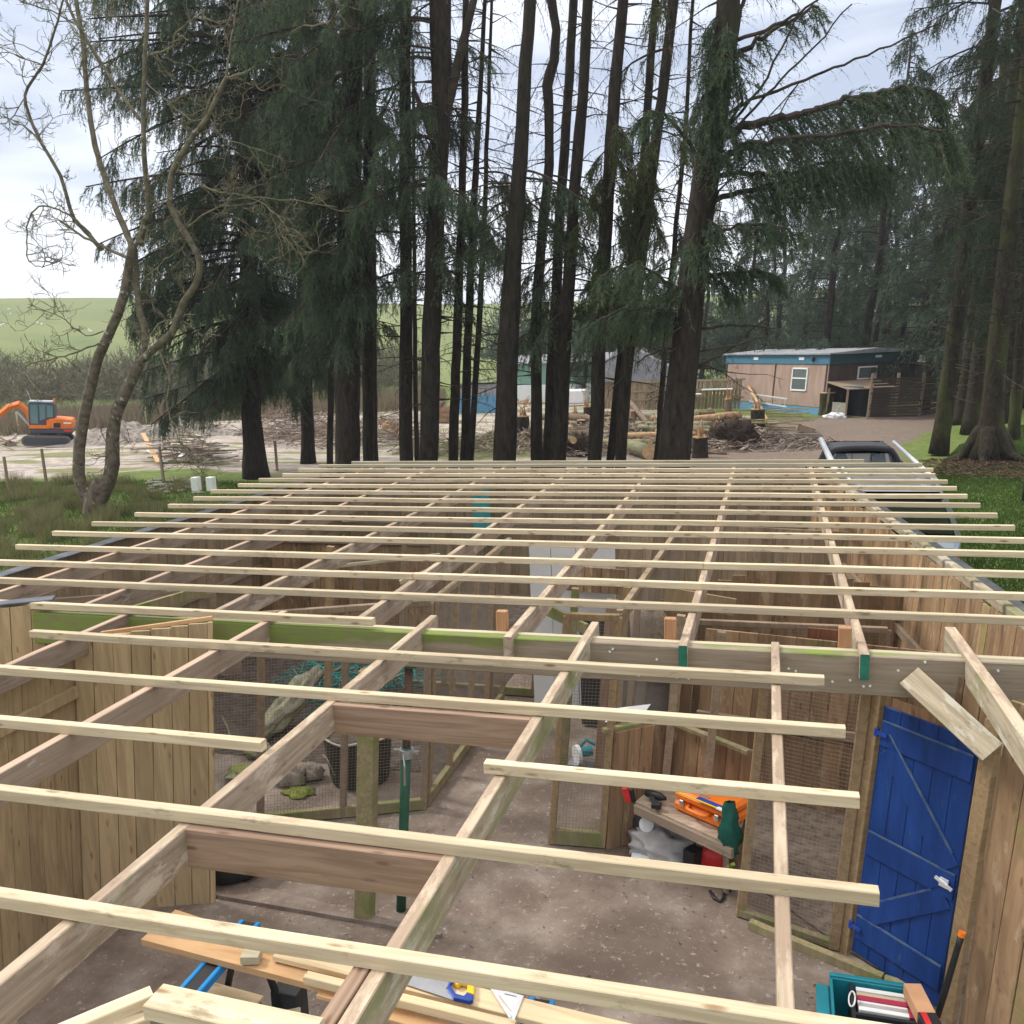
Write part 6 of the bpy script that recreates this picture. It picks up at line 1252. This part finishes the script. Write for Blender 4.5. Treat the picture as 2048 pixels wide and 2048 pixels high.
def mound(name, c, rx, ry, h_, mat, label, seed): 
    n = 46; vs = []; fs = []
    for j in range(n+1):
        for i in range(n+1):
            u, v = (i/n-.5)*2, (j/n-.5)*2; q = max(0, 1-(u*u+v*v)); z = h_*q**.8*(1+.6*mn.fractal(V3(u*3+seed, v*3, 0), 1, 2, 5))+(.12*mn.fractal(V3(u*14, v*14, seed), 1, 2, 3) if q > 0 else 0)-.03
            vs.append((c.x+u*rx, c.y+v*ry, c.z+z))
    for j in range(n):
        for i in range(n): k = j*(n+1)+i; fs.append((k, k+1, k+n+2, k+n+1))
    o = MB().add(vs, fs).build(name, mat, smooth=False); tag(o, label, 'mound')
mound('rubble_mound', ground(262, 880), 3.2, 2.4, .75, M_RUB, 'pale mound of rubble and earth behind the bare tree', 1); mound('rubble_mound', ground(330, 872), 4.6, 2.4, .55, M_RUB, 'lower pale mound of rubble right of the first', 5); mound('earth_mound', ground(1430, 880), 4, 2.5, .25, M_DARKSOIL, 'low dark earth mound around the big root ball', 8)
for k in range(24):
    p = ground(20+random.uniform(-25, 20), 887+random.gauss(0, 3), .1); d = V3(random.uniform(-1, 1), random.uniform(-.5, .5), random.uniform(-.1, .3)).normalized()
    if k < 16: o = MB().beam(p-d*.6, p+d*.6+V3(0, 0, .1), .09, .03).build('scrap_board', M_SCRAP); tag(o, 'grey scrap board in the little pile at the left edge below the digger', 'board', 'little pile below the digger')
# pale stones on the grass
for k in range(46):
    x, y = random.uniform(300, 395), random.uniform(965, 990); p = ground(x, y, .03); o = blob(MB(), p, (random.uniform(.08, .25), random.uniform(.06, .15), .05), .3, 2, 10, 6, k).build('field_stone', M_CONC); tag(o, 'flat pale stone strewn on the grass beside the left wall', 'stone', 'stones strewn on the grass')
# wire fence posts
GFp = 'posts of the wire fence across the grass'; pts_f = []
for (x, y, h_, lb) in ((18, 980, 1.1, 'thin weathered fence post near the left edge of the grass'), (94, 973, 1.25, 'dark leaning fence post left of the bare tree'), (328, 970, 1.15, 'thin fence post in front of the timber heap'), (555, 946, 1.0, 'rusty fence post right of the first spruce trunk')):
    p = ground(x, y); tp = p+V3(random.uniform(-.1, .02), 0, h_); o = MB().tube([p, tp], [.05, .045], 8, wob=.1).build('fence_post', M_STUD); tag(o, lb, 'fence post', GFp); pts_f.append((p, tp))
mb = MB(); 
for zf in (.3, .55, .8, .97):
    for (a, a2), (b_, b2) in zip(pts_f[:-1], pts_f[1:]): mb.beam(a.lerp(a2, zf)-V3(0, .05, 0), b_.lerp(b2, zf)-V3(0, .05, 0), .006, .006)
o = mb.build('fence_wire', M_WIRE); tag(o, 'slack wires running between the thin fence posts on the grass', 'wire', kind=None)
for (x, y, lb) in ((38, 868, 'pale post behind the digger boom'), (294, 852, 'pale post beyond the rubble mounds'), (360, 850, 'pale post right of the far rubble')):
    p = ground(x, y); o = MB().tube([p, p+V3(0, 0, 1.3)], .05, 6).build('fence_post', M_BATOLD); tag(o, lb, 'fence post', 'pale far fence posts')
# ------------------------------------------------------------------ digger
ex0 = ground(97, 886); vd = V3(ex0.x, ex0.y, 0).normalized(); rz = math.atan2(-vd.x, vd.y)+R(-8)
dg = thing('digger', 'orange tracked mini digger with grey glazed cab parked in the muddy yard', 'digger', ex0, rz); dg.scale = (.8, .8, .86); dg.rotation_mode = 'QUATERNION'; dg.rotation_quaternion = TILT @ Quaternion((0, 0, 1), rz)
def D_(name, mb_, mat, parent=dg, **k): return mb_.build(name, mat, parent, world=False, **k)
M_DIGO = stone('muddy_orange', [(.3, (.62, .15, .025)), (.65, (.80, .21, .03))], 3, 6, rough=.5, bmp=.05, big=(2.2, .60, (.35, .2, .12), .15)); M_TRK = paint('track_rubber', (.14, .125, .11), .9, var=.4); M_DGREY = paint('dark_grey_steel', (.05, .055, .07), .5)
def stadium(mb_, y, wd, L_, r, zc, n=10, mi=0):
    pts = [V3(-L_/2+math.cos(a)*r, y, zc+math.sin(a)*r) for a in np.linspace(math.pi/2, 1.5*math.pi, n)]+[V3(L_/2+math.cos(a)*r, y, zc+math.sin(a)*r) for a in np.linspace(-math.pi/2, math.pi/2, n)]
    mb_.prism(pts, (0, wd, 0), mi)
for y in (-1.1, .75):
    mb = MB(); stadium(mb, y, .38, 2.1, .30, .32); tr_ = D_('track', mb, M_TRK)
    mb = MB(); stadium(mb, y-.012, .40, 2.1, .2, .32); mb2_ = mb.build('track_frame', M_DGREY, tr_, world=False)
D_('undercarriage', MB().box((0, 0, .42), (1.3, 1.6, .3)).tube([(0, 0, .5), (0, 0, .72)], .5, 20), M_DGREY)
D_('turntable_skirt', MB().box((.28, 0, .88), (2.35, 1.75, .30), ch=.05), M_DGREY)
D_('engine_cover', MB().prism([(.15, -.86, 1.02), (1.45, -.86, 1.02), (1.5, -.86, 1.35), (1.42, -.86, 1.56), (.6, -.86, 1.62), (.15, -.86, 1.58)], (0, 1.72, 0)), M_DIGO, bevel=.06)
D_('side_panel', MB().box((-.38, -.86, 1.12), (1.1, .06, .2)).box((.30, -.87, 1.3), (.5, .05, .45)), M_DIGO)
D_('grille', MB().box((.62, -.885, 1.22), (.38, .04, .26)), M_BLACK); D_('decal', MB().box((1.2, -.885, 1.36), (.42, .02, .08)), M_WHITE); D_('warning_stripe', MB().box((1.25, -.885, .92), (.5, .03, .1)), M_RED)
cb_ = D_('cab', MB().prism([(-.92, -.82, 1.0), (-.92, -.82, 2.42), (-.80, -.82, 2.5), (.42, -.82, 2.5), (.5, -.82, 2.38), (.5, -.82, 1.62), (.1, -.82, 1.55), (.1, -.82, 1.0)], (0, 1.0, 0)), M_DGREY, bevel=.03)
for pg in (((-.82, 1.3), (-.82, 2.36), (-.42, 2.38), (-.42, 1.3)), ((-.32, 1.45), (-.32, 2.36), (.0, 2.36), (.0, 1.6)), ((.08, 1.66), (.08, 2.36), (.42, 2.33), (.42, 1.68))):
    MB().prism([(x, -.835, z) for x, z in pg], (0, .01, 0)).build('cab_window', glass('cab_glass', (.10, .19, .22), .05), cb_, world=False)
MB().box((-.25, -.32, 2.53), (1.35, 1.05, .07), ch=.03).build('cab_roof', paint('grey_blue_roof', (.32, .38, .42), .5), cb_, world=False)
MB().tube([(.48, -.6, 2.5), (.48, -.6, 2.72)], .07, 10).build('beacon', M_DIGO, cb_, world=False)
D_('exhaust', MB().tube([(-.9, .4, 2.3), (-1.0, .4, 2.75), (-1.15, .4, 3.1)], .025, 6), M_STEEL)
bp_ = [V3(-.85, .35, 1.1), V3(-1.15, .35, 1.9), V3(-1.6, .35, 2.28), V3(-2.15, .35, 2.1), V3(-3.2, .35, 1.25), V3(-3.6, .35, .8)]
D_('boom', MB().tube(bp_, [.16, .2, .22, .2, .15, .13], 4), M_DIGO, bevel=.02); D_('boom_ram', MB().tube([V3(-1.0, .35, 1.0), V3(-1.75, .35, 1.85)], .06, 8), M_STEEL)
D_('arm', MB().tube([V3(-3.4, .35, 1.1), V3(-3.9, .35, .7), V3(-4.6, .35, .35)], [.14, .15, .09], 4), M_DIGO, bevel=.02)
D_('bucket', MB().prism([(-4.5, 0, .45), (-4.9, 0, .4), (-5.0, 0, .1), (-4.6, 0, .02), (-4.35, 0, .2)], (0, .7, 0)), M_DGREY)
# ------------------------------------------------------------------ vehicles by the right wall
def loft(mb_, secs, mi=0):        # secs: list of (y, half width low, half width belt, half width top, z0, zbelt, z1)
    b = len(mb_.v); prof_n = 14
    for (y, wl, wb, wt, z0, zb__, z1) in secs:
        pr_ = [(-wl*.9, z0), (-wl, z0+.08), (-wb, zb__-.05), (-wb*.985, zb__), (-wt, z1-.08), (-wt*.93, z1-.015), (-wt*.55, z1), (wt*.55, z1), (wt*.93, z1-.015), (wt, z1-.08), (wb*.985, zb__), (wb, zb__-.05), (wl, z0+.08), (wl*.9, z0)]
        mb_.v += [(x, y, z) for x, z in pr_]
    K = len(secs)
    for k in range(K-1):
        for j in range(prof_n): mb_.f.append((b+k*prof_n+j, b+k*prof_n+(j+1) % prof_n, b+(k+1)*prof_n+(j+1) % prof_n, b+(k+1)*prof_n+j)); mb_.m.append(mi)
    mb_.f.append(tuple(b+j for j in range(prof_n))[::-1]); mb_.f.append(tuple(b+(K-1)*prof_n+j for j in range(prof_n))); mb_.m += [mi, mi]
def wheels(root, ys, hw, r=.34):
    for y in ys:
        for s_ in (-1, 1):
            w_ = MB().tube([(s_*(hw-.2), y, r), (s_*hw, y, r)], r, 22).build('wheel', M_RUBBER, root, world=False); MB().tube([(s_*(hw-.02), y, r), (s_*(hw+.01), y, r)], r*.6, 14).build('rim', M_STEEL, w_, world=False)
def V_(root): return lambda name, mb_, mat, **k: mb_.build(name, mat, root, world=False, **k)
suv = thing('silver_car', 'silver grey estate car with dark rear glass parked close to the right wall', 'car', (1.68, 12.95, gz(1.7, 13.5))); P_ = V_(suv)
mb = MB(); loft(mb, [(0, .72, .80, .79, .45, .72, .95), (.08, .82, .86, .84, .32, .75, 1.12), (.8, .84, .87, .85, .28, .75, 1.14), (3.0, .84, .87, .84, .28, .75, 1.10), (3.9, .82, .84, .80, .3, .7, .98), (4.2, .7, .74, .68, .4, .62, .8)]); P_('body', mb, M_SILVER, smooth=False, bevel=.02)
mb = MB(); loft(mb, [(.05, .80, .80, .60, 1.10, 1.14, 1.60), (.22, .80, .80, .62, 1.08, 1.14, 1.68), (1.8, .80, .80, .64, 1.08, 1.14, 1.72), (2.6, .80, .79, .60, 1.06, 1.12, 1.66), (3.3, .76, .74, .55, 1.02, 1.06, 1.10)]); P_('greenhouse', mb, M_GLASS)
mb = MB(); loft(mb, [(.02, .55, .60, .60, 1.62, 1.64, 1.665), (.25, .60, .635, .63, 1.66, 1.69, 1.72), (1.8, .62, .655, .65, 1.70, 1.73, 1.76), (2.62, .58, .61, .60, 1.64, 1.67, 1.70)]); P_('roof', mb, M_SILVER, bevel=.01)
for s_ in (-1, 1):
    P_('rear_pillar', MB().beam((s_*.605, .04, 1.64), (s_*.81, .0, 1.05), .07, .06), M_SILVER); P_('rear_light', MB().box((s_*.79, -.01, .86), (.06, .05, .12), ch=.01), M_RED)
    P_('roof_rail', MB().tube([(s_*.56, .25, 1.80), (s_*.56, 2.5, 1.80)], .022, 8), M_ALU); P_('door_mirror', MB().box((s_*.98, 2.85, 1.12), (.2, .1, .14), ch=.03), M_BLACK)
P_('rear_glass', MB().prism([(-.57, -.02, 1.58), (.57, -.02, 1.58), (.72, -.03, 1.14), (-.72, -.03, 1.14)], (0, .04, 0)), M_GLASS); P_('number_plate', MB().box((0, -.03, .72), (.5, .02, .11)), M_YEL); P_('bumper', MB().box((0, -.03, .52), (1.55, .12, .2), ch=.03), M_SILVER)
wheels(suv, (.8, 3.35), .86, .32)
for (x, ya, yb_, r, lb) in ((-.70, .3, 5.1, .05, 'thick pale pipe lying along the left side of the car roof'), (.52, .3, 4.6, .03, 'thin pale rail lying along the right side of the car roof')):
    o = MB().tube([(1.68+x, 12.95+ya, 1.83+suv.location.z), (1.68+x, 12.95+yb_, 1.86+suv.location.z)], r, 12).build('roof_pipe', M_ALU); tag(o, lb, 'pipe')
pk = thing('pickup_truck', 'silver pickup with a black roll bar behind its cab, beyond the nearer car', 'pickup', (1.80, 17.35, gz(1.8, 18)-.09)); Q_ = V_(pk); pk.scale = (.90, 1, .93)
mb = MB(); loft(mb, [(0, .80, .86, .85, .5, .8, 1.12), (.1, .84, .88, .86, .42, .8, 1.15), (1.55, .84, .88, .86, .4, .8, 1.15), (1.56, .84, .88, .84, .4, .8, 1.18), (3.6, .84, .87, .82, .4, .8, 1.16), (4.8, .8, .83, .76, .42, .75, 1.02), (5.1, .7, .74, .66, .5, .7, .85)]); Q_('body', mb, M_SILVER, bevel=.02)
Q_('bed_cover', MB().box((0, .8, 1.20), (1.6, 1.45, .07), ch=.02), M_SILVER)
M_CLEAR = bpy.data.materials.new('clear_glass'); M_CLEAR.use_nodes = True; _b = M_CLEAR.node_tree.nodes['Principled BSDF']; _b.inputs['Base Color'].default_value = (.25, .3, .32, 1); _b.inputs['Roughness'].default_value = .03; _b.inputs['Alpha'].default_value = .3
cabf = MB()
for s_ in (-1, 1): cabf.beam((s_*.78, 1.62, 1.15), (s_*.60, 1.72, 1.72), .06, .08); cabf.beam((s_*.78, 3.9, 1.12), (s_*.60, 3.1, 1.74), .06, .08); cabf.beam((s_*.8, 2.5, 1.15), (s_*.64, 2.45, 1.74), .05, .06)
loft(cabf, [(1.66, .55, .62, .60, 1.69, 1.72, 1.76), (2.4, .6, .66, .64, 1.72, 1.75, 1.80), (3.15, .56, .62, .58, 1.69, 1.72, 1.76)]); Q_('cab_roof', cabf, M_DGREY)
Q_('rear_window', MB().prism([(-.58, 1.68, 1.70), (.58, 1.68, 1.70), (.72, 1.62, 1.2), (-.72, 1.62, 1.2)], (0, .01, 0)), M_CLEAR); Q_('windscreen', MB().prism([(-.56, 3.2, 1.70), (.56, 3.2, 1.70), (.72, 3.85, 1.15), (-.72, 3.85, 1.15)], (0, .01, 0)), M_CLEAR)
for s_ in (-.38, .38): blob(mbh := MB(), (s_, 2.2, 1.50), (.15, .07, .13), .02, 1, 14, 8); Q_('headrest', mbh, M_BLACK, smooth=True); Q_('seat_back', MB().box((s_, 2.2, 1.2), (.5, .14, .45), ch=.05), M_BLACK)
arch = [V3(-.80, 1.50, 1.17), V3(-.74, 1.5, 1.5), V3(-.62, 1.5, 1.72), V3(-.5, 1.5, 1.79), V3(0, 1.5, 1.82), V3(.5, 1.5, 1.79), V3(.62, 1.5, 1.72), V3(.74, 1.5, 1.5), V3(.80, 1.5, 1.17)]
Q_('roll_bar', MB().tube(smoothp(arch), .06, 10), M_BLACK, smooth=True); Q_('window_bar', MB().beam((-.2, 1.6, 1.2), (-.2, 1.6, 1.7), .015, .015).beam((.2, 1.6, 1.2), (.2, 1.6, 1.7), .015, .015), M_BLACK)
for s_ in (-1, 1): Q_('door_mirror', MB().box((s_*1.0, 3.3, 1.2), (.2, .1, .2), ch=.03), M_BLACK); Q_('rear_light', MB().box((s_*.85, -.01, .9), (.08, .06, .3), ch=.01), M_RED)
wheels(pk, (1.0, 4.1), .88, .36)
LEAN[0] = 0.0
# ------------------------------------------------------------------ buildings far behind the trunks
bs = thing('blue_shed', 'small grey and blue clad shed beyond the leaning trio of trunks', 'shed', ground(965, 822)); q0 = bs.location
MB().box(q0+V3(0, 0, .55), (2.6, 2.4, 1.1)).build('lower_wall', M_SKIRT, bs); MB().box(q0+V3(0, 0, 1.4), (2.6, 2.38, .7)).build('upper_wall', stone('ribbed_grey', [(.3, (.2, .2, .22)), (.7, (.36, .36, .38))], 4, stretch=(6, 1, .2)), bs); MB().prism([q0+V3(-1.5, -1.4, 1.7), q0+V3(1.5, -1.4, 2.15), q0+V3(1.5, -1.4, 2.22), q0+V3(-1.5, -1.4, 1.77)], (0, 2.8, 0)).build('roof', M_ROOF, bs); MB().box(q0+V3(1.55, -1.2, .95), (.7, .05, 1.8)).build('door', M_FENCEG, bs)
g2 = thing('green_shed', 'low shed with a pale green wall and grey roof right of the broad central trunk', 'shed', (-14.2, 62, 0)); q0 = g2.location
MB().box(q0+V3(0, 0, 1.9), (7, 3, 1.5)).build('wall', paint('pale_green', (.17, .30, .24), .7), g2); MB().prism([q0+V3(-3.6, -1.7, 2.6), q0+V3(3.6, -1.7, 2.6), q0+V3(3.6, 1.8, 3.1), q0+V3(-3.6, 1.8, 3.1)], (0, 0, .08)).build('roof', M_ROOF, g2); MB().box(q0+V3(0, -.4, .6), (7.4, 3, 1.2)).build('base_wall', M_WHITE, g2)
g3 = thing('grey_roofed_shed', 'steep grey roofed shed seen between the twin trunks and the biggest conifer', 'shed', (-7.2, 54, 0)); q0 = g3.location
MB().prism([q0+V3(-3, -1.5, 1.6), q0+V3(3, -1.5, 1.6), q0+V3(-.6, -1.5, 3.5), q0+V3(-1.4, -1.5, 3.6)], (0, 4, 0)).build('roof', M_ROOF, g3); MB().box(q0+V3(0, .5, .8), (5.4, 3.4, 1.6)).build('wall', M_FENCEG, g3)
dk = thing('timber_deck', 'weathered timber deck with rails left of the cabin', 'deck', (-4.6, 50, 0)); q0 = dk.location
panelmb = MB()
for k in range(34): panelmb.box(q0+V3(-3.2+k*.19, 0, .85), (.15, .03, 1.5))
panelmb.build('fence_boards', M_FENCEG, dk)
for z in (1.65, 1.15, .7): MB().box(q0+V3(0, -.06, z), (6.6, .05, .1)).build('rail', M_STUD, dk)
MB().box(q0+V3(1.9, -.5, 1.18), (1.6, .5, .05)).box(q0+V3(.3, -.5, .95), (1.6, .5, .05)).build('bench_top', M_WHITE, dk)
o = MB().beam((-8.7, 52, 0), (-8.6, 52, 2.6), .12, .12).build('pole', M_STUD); tag(o, 'upright grey pole before the grey roofed shed', 'pole')
o = MB().box((-12.2, 56, .6), (2.4, .9, .9), ch=.1).build('white_tank', M_WHITE); tag(o, 'white tank beside the low green shed', 'tank')
LEAN[0] = None
# ------------------------------------------------------------------ sheep on the hill
GSh = 'sheep grazing on the far hill'
for k, (x, y) in enumerate([(2, 655), (8, 652), (22, 632), (75, 649), (84, 652), (182, 666), (178, 664), (18, 622), (130, 640)]):
    a = ray(x, y); s_ = 90.0; p = Vector((0, 0, H))
    while s_ < 500:
        p = V3(0, 0, H)+a*s_
        if p.z <= gz(p.x, p.y): break
        s_ += 1.0
    p.z = gz(p.x, p.y); t_ = thing('sheep', 'white sheep grazing on the far green hill', 'sheep', p, group=GSh, rz=random.uniform(-.5, .5)); t_.scale = (.6, .6, .6)
    mb = MB(); blob(mb, (0, 0, .62), (.55, .27, .3), .06, 3, 12, 8); blob(mb, (-.62, 0, .5), (.2, .11, .12), .02, 3, 8, 6)
    for dx in (-.3, .3):
        for dy in (-.14, .14): mb.tube([(dx, dy, .5), (dx, dy, 0)], [.06, .04], 5)
    mb.build('fleece', M_WHITE, t_, world=False, smooth=True)
# ------------------------------------------------------------------ scrub belt, rushes, grass, far plants (uncountable growth)
M_SCRUB = foliage('bare_scrub', (.14, .125, .085), (.23, .205, .14), dead=(.12, .15, .06), deadp=.35, trans=.1)
def scrub(name, centres, R0, Hh, n, bl, bw, mat):
    C_ = np.array(centres); k = rng.integers(0, len(C_), n); d = nrm(rng.normal(size=(n, 3))); q = rng.uniform(0, 1, (n, 1))**.4
    P = C_[k][:, :3]+d*q*np.stack([C_[k][:, 3], C_[k][:, 3], C_[k][:, 4]], -1); P[:, 2] = np.maximum(P[:, 2], C_[k][:, 2]-.3)
    D = nrm(d*.6+rng.normal(size=(n, 3))*.6+[0, 0, .5]); o = soup(name, blades(P, D, bl, bw), mat, origin=tuple(C_[0][:3])); return tag(o, None, None, kind='stuff')
cs_ = []
for k in range(190):
    az = R(random.uniform(-52, -22)); D = random.uniform(78, 112); x, y = D*math.sin(az), D*math.cos(az); hh = random.uniform(1.6, 3.1); cs_.append((x, y, gz(x, y)+hh*.7, random.uniform(1.8, 3.4), hh))
scrub('scrub_belt', cs_, 2, 2, 90000, .9, .07, M_SCRUB)
cs_ = []
for k in range(60):
    az = R(random.uniform(-16, 16)); D = random.uniform(76, 100); x, y = D*math.sin(az), D*math.cos(az); hh = random.uniform(2.5, 5); cs_.append((x, y, gz(x, y)+hh*.7, random.uniform(2.5, 4.5), hh))
scrub('distant_woodland', cs_, 2, 2, 60000, .7, .12, M_FOLF)
M_REED = foliage('reed_belt', (.20, .165, .11), (.27, .225, .15), dead=(.20, .14, .09), deadp=.2, trans=.1)
n = 26000; az = R(1)*rng.uniform(-50, -20, n); D = rng.uniform(58, 76, n); P = np.stack([D*np.sin(az), D*np.cos(az), np.zeros(n)], -1); Dn = nrm(rng.normal(size=(n, 3))*.3+[0, 0, 1]); o = soup('reed_belt', blades(P, Dn, 1.0, .06), M_REED); tag(o, None, None, kind='stuff')
M_RUSH = foliage('rush_tufts', (.14, .18, .06), (.26, .26, .12), dead=(.30, .22, .14), deadp=.42, trans=.2)
nc = 420; X0 = rng.uniform(-27, -7.2, nc); Y0 = rng.uniform(11, 25.5, nc); keep = (Y0 < 24.5+(X0+27)*.05) & ~((X0 > -16) & (Y0 > 20)) & (rng.uniform(0, 1, nc) < np.where(X0 < -11.5, .95, .22)); X0, Y0 = X0[keep], Y0[keep]; nc = len(X0)
m_ = 130; k = np.repeat(np.arange(nc), m_); hh = rng.uniform(.22, .55, nc)[k]; an = rng.uniform(0, 6.28, len(k)); rr_ = rng.uniform(0, .28, len(k))
P = np.stack([X0[k]+rr_*np.cos(an), Y0[k]+rr_*np.sin(an), np.zeros(len(k))], -1); Dn = nrm(np.stack([np.cos(an)*.35, np.sin(an)*.35, np.ones(len(k))], -1)+rng.normal(size=(len(k), 3))*.12); T = blades(P, Dn, 1.0, .014); T[:, 2] = T[:, 0]*.5+T[:, 1]*.5+Dn*hh[:, None]*.95
o = soup('rushes', T, M_RUSH); tag(o, None, None, kind='stuff')
M_GRS = foliage('short_grass', (.055, .12, .015), (.12, .19, .035), dead=(.2, .18, .08), deadp=.12, trans=.3)
def grass(name, poly, n, h_, bw, mat):
    a = np.array(poly); P = []; 
    X0 = rng.uniform(a[:, 0].min(), a[:, 0].max(), n*3); Y0 = rng.uniform(a[:, 1].min(), a[:, 1].max(), n*3); k = inpoly(X0, Y0, poly); X0, Y0 = X0[k][:n], Y0[k][:n]; Z0 = height(X0, Y0)
    P = np.stack([X0, Y0, Z0], -1); Dn = nrm(rng.normal(size=P.shape)*.45+[0, 0, 1]); o = soup(name, blades(P, Dn, h_, bw), mat); tag(o, None, None, kind='stuff')
grass('grass', [(-26, 12), (-7.0, 6.5), (-6.9, 13), (-7, 19), (-15, 24), (-26, 25)], 90000, .13, .016, M_GRS)
M_GRS2 = foliage('mossy_turf', (.05, .115, .014), (.11, .19, .04), dead=(.10, .08, .04), deadp=.10, trans=.2)
grass('moss_turf', [(2.9, 8), (9, 12), (15, 36), (9.5, 37), (6.2, 33), (3.6, 24), (3.0, 16)], 220000, .07, .02, M_GRS2)
brush('needle_litter', V3(6.8, 26.5, gz(6.8, 26.5)), 3.2, 2.2, .05, 5200, stone('needle_litter', [(.3, (.05, .032, .022)), (.7, (.16, .10, .07))], 4, isl=(.5, 1.5), bmp=0), .012, (.06, .25))
n = 3000
# ------------------------------------------------------------------ haze over the valley
hz = MB().box((-100, 640, 16.5), (1620, 1540, 35)).build('haze', M_WHITE, origin=(0, 0, 0)); tag(hz, None, None, kind='stuff')
mh = bpy.data.materials.new('haze_air'); mh.use_nodes = True; t = mh.node_tree; t.nodes.clear(); o_ = t.nodes.new('ShaderNodeOutputMaterial'); pv = t.nodes.new('ShaderNodeVolumePrincipled')
pv.inputs['Color'].default_value = (.82, .88, 1, 1); pv.inputs['Density'].default_value = .0006; pv.inputs['Anisotropy'].default_value = .2; t.links.new(pv.outputs[0], o_.inputs['Volume']); hz.data.materials.clear(); hz.data.materials.append(mh)
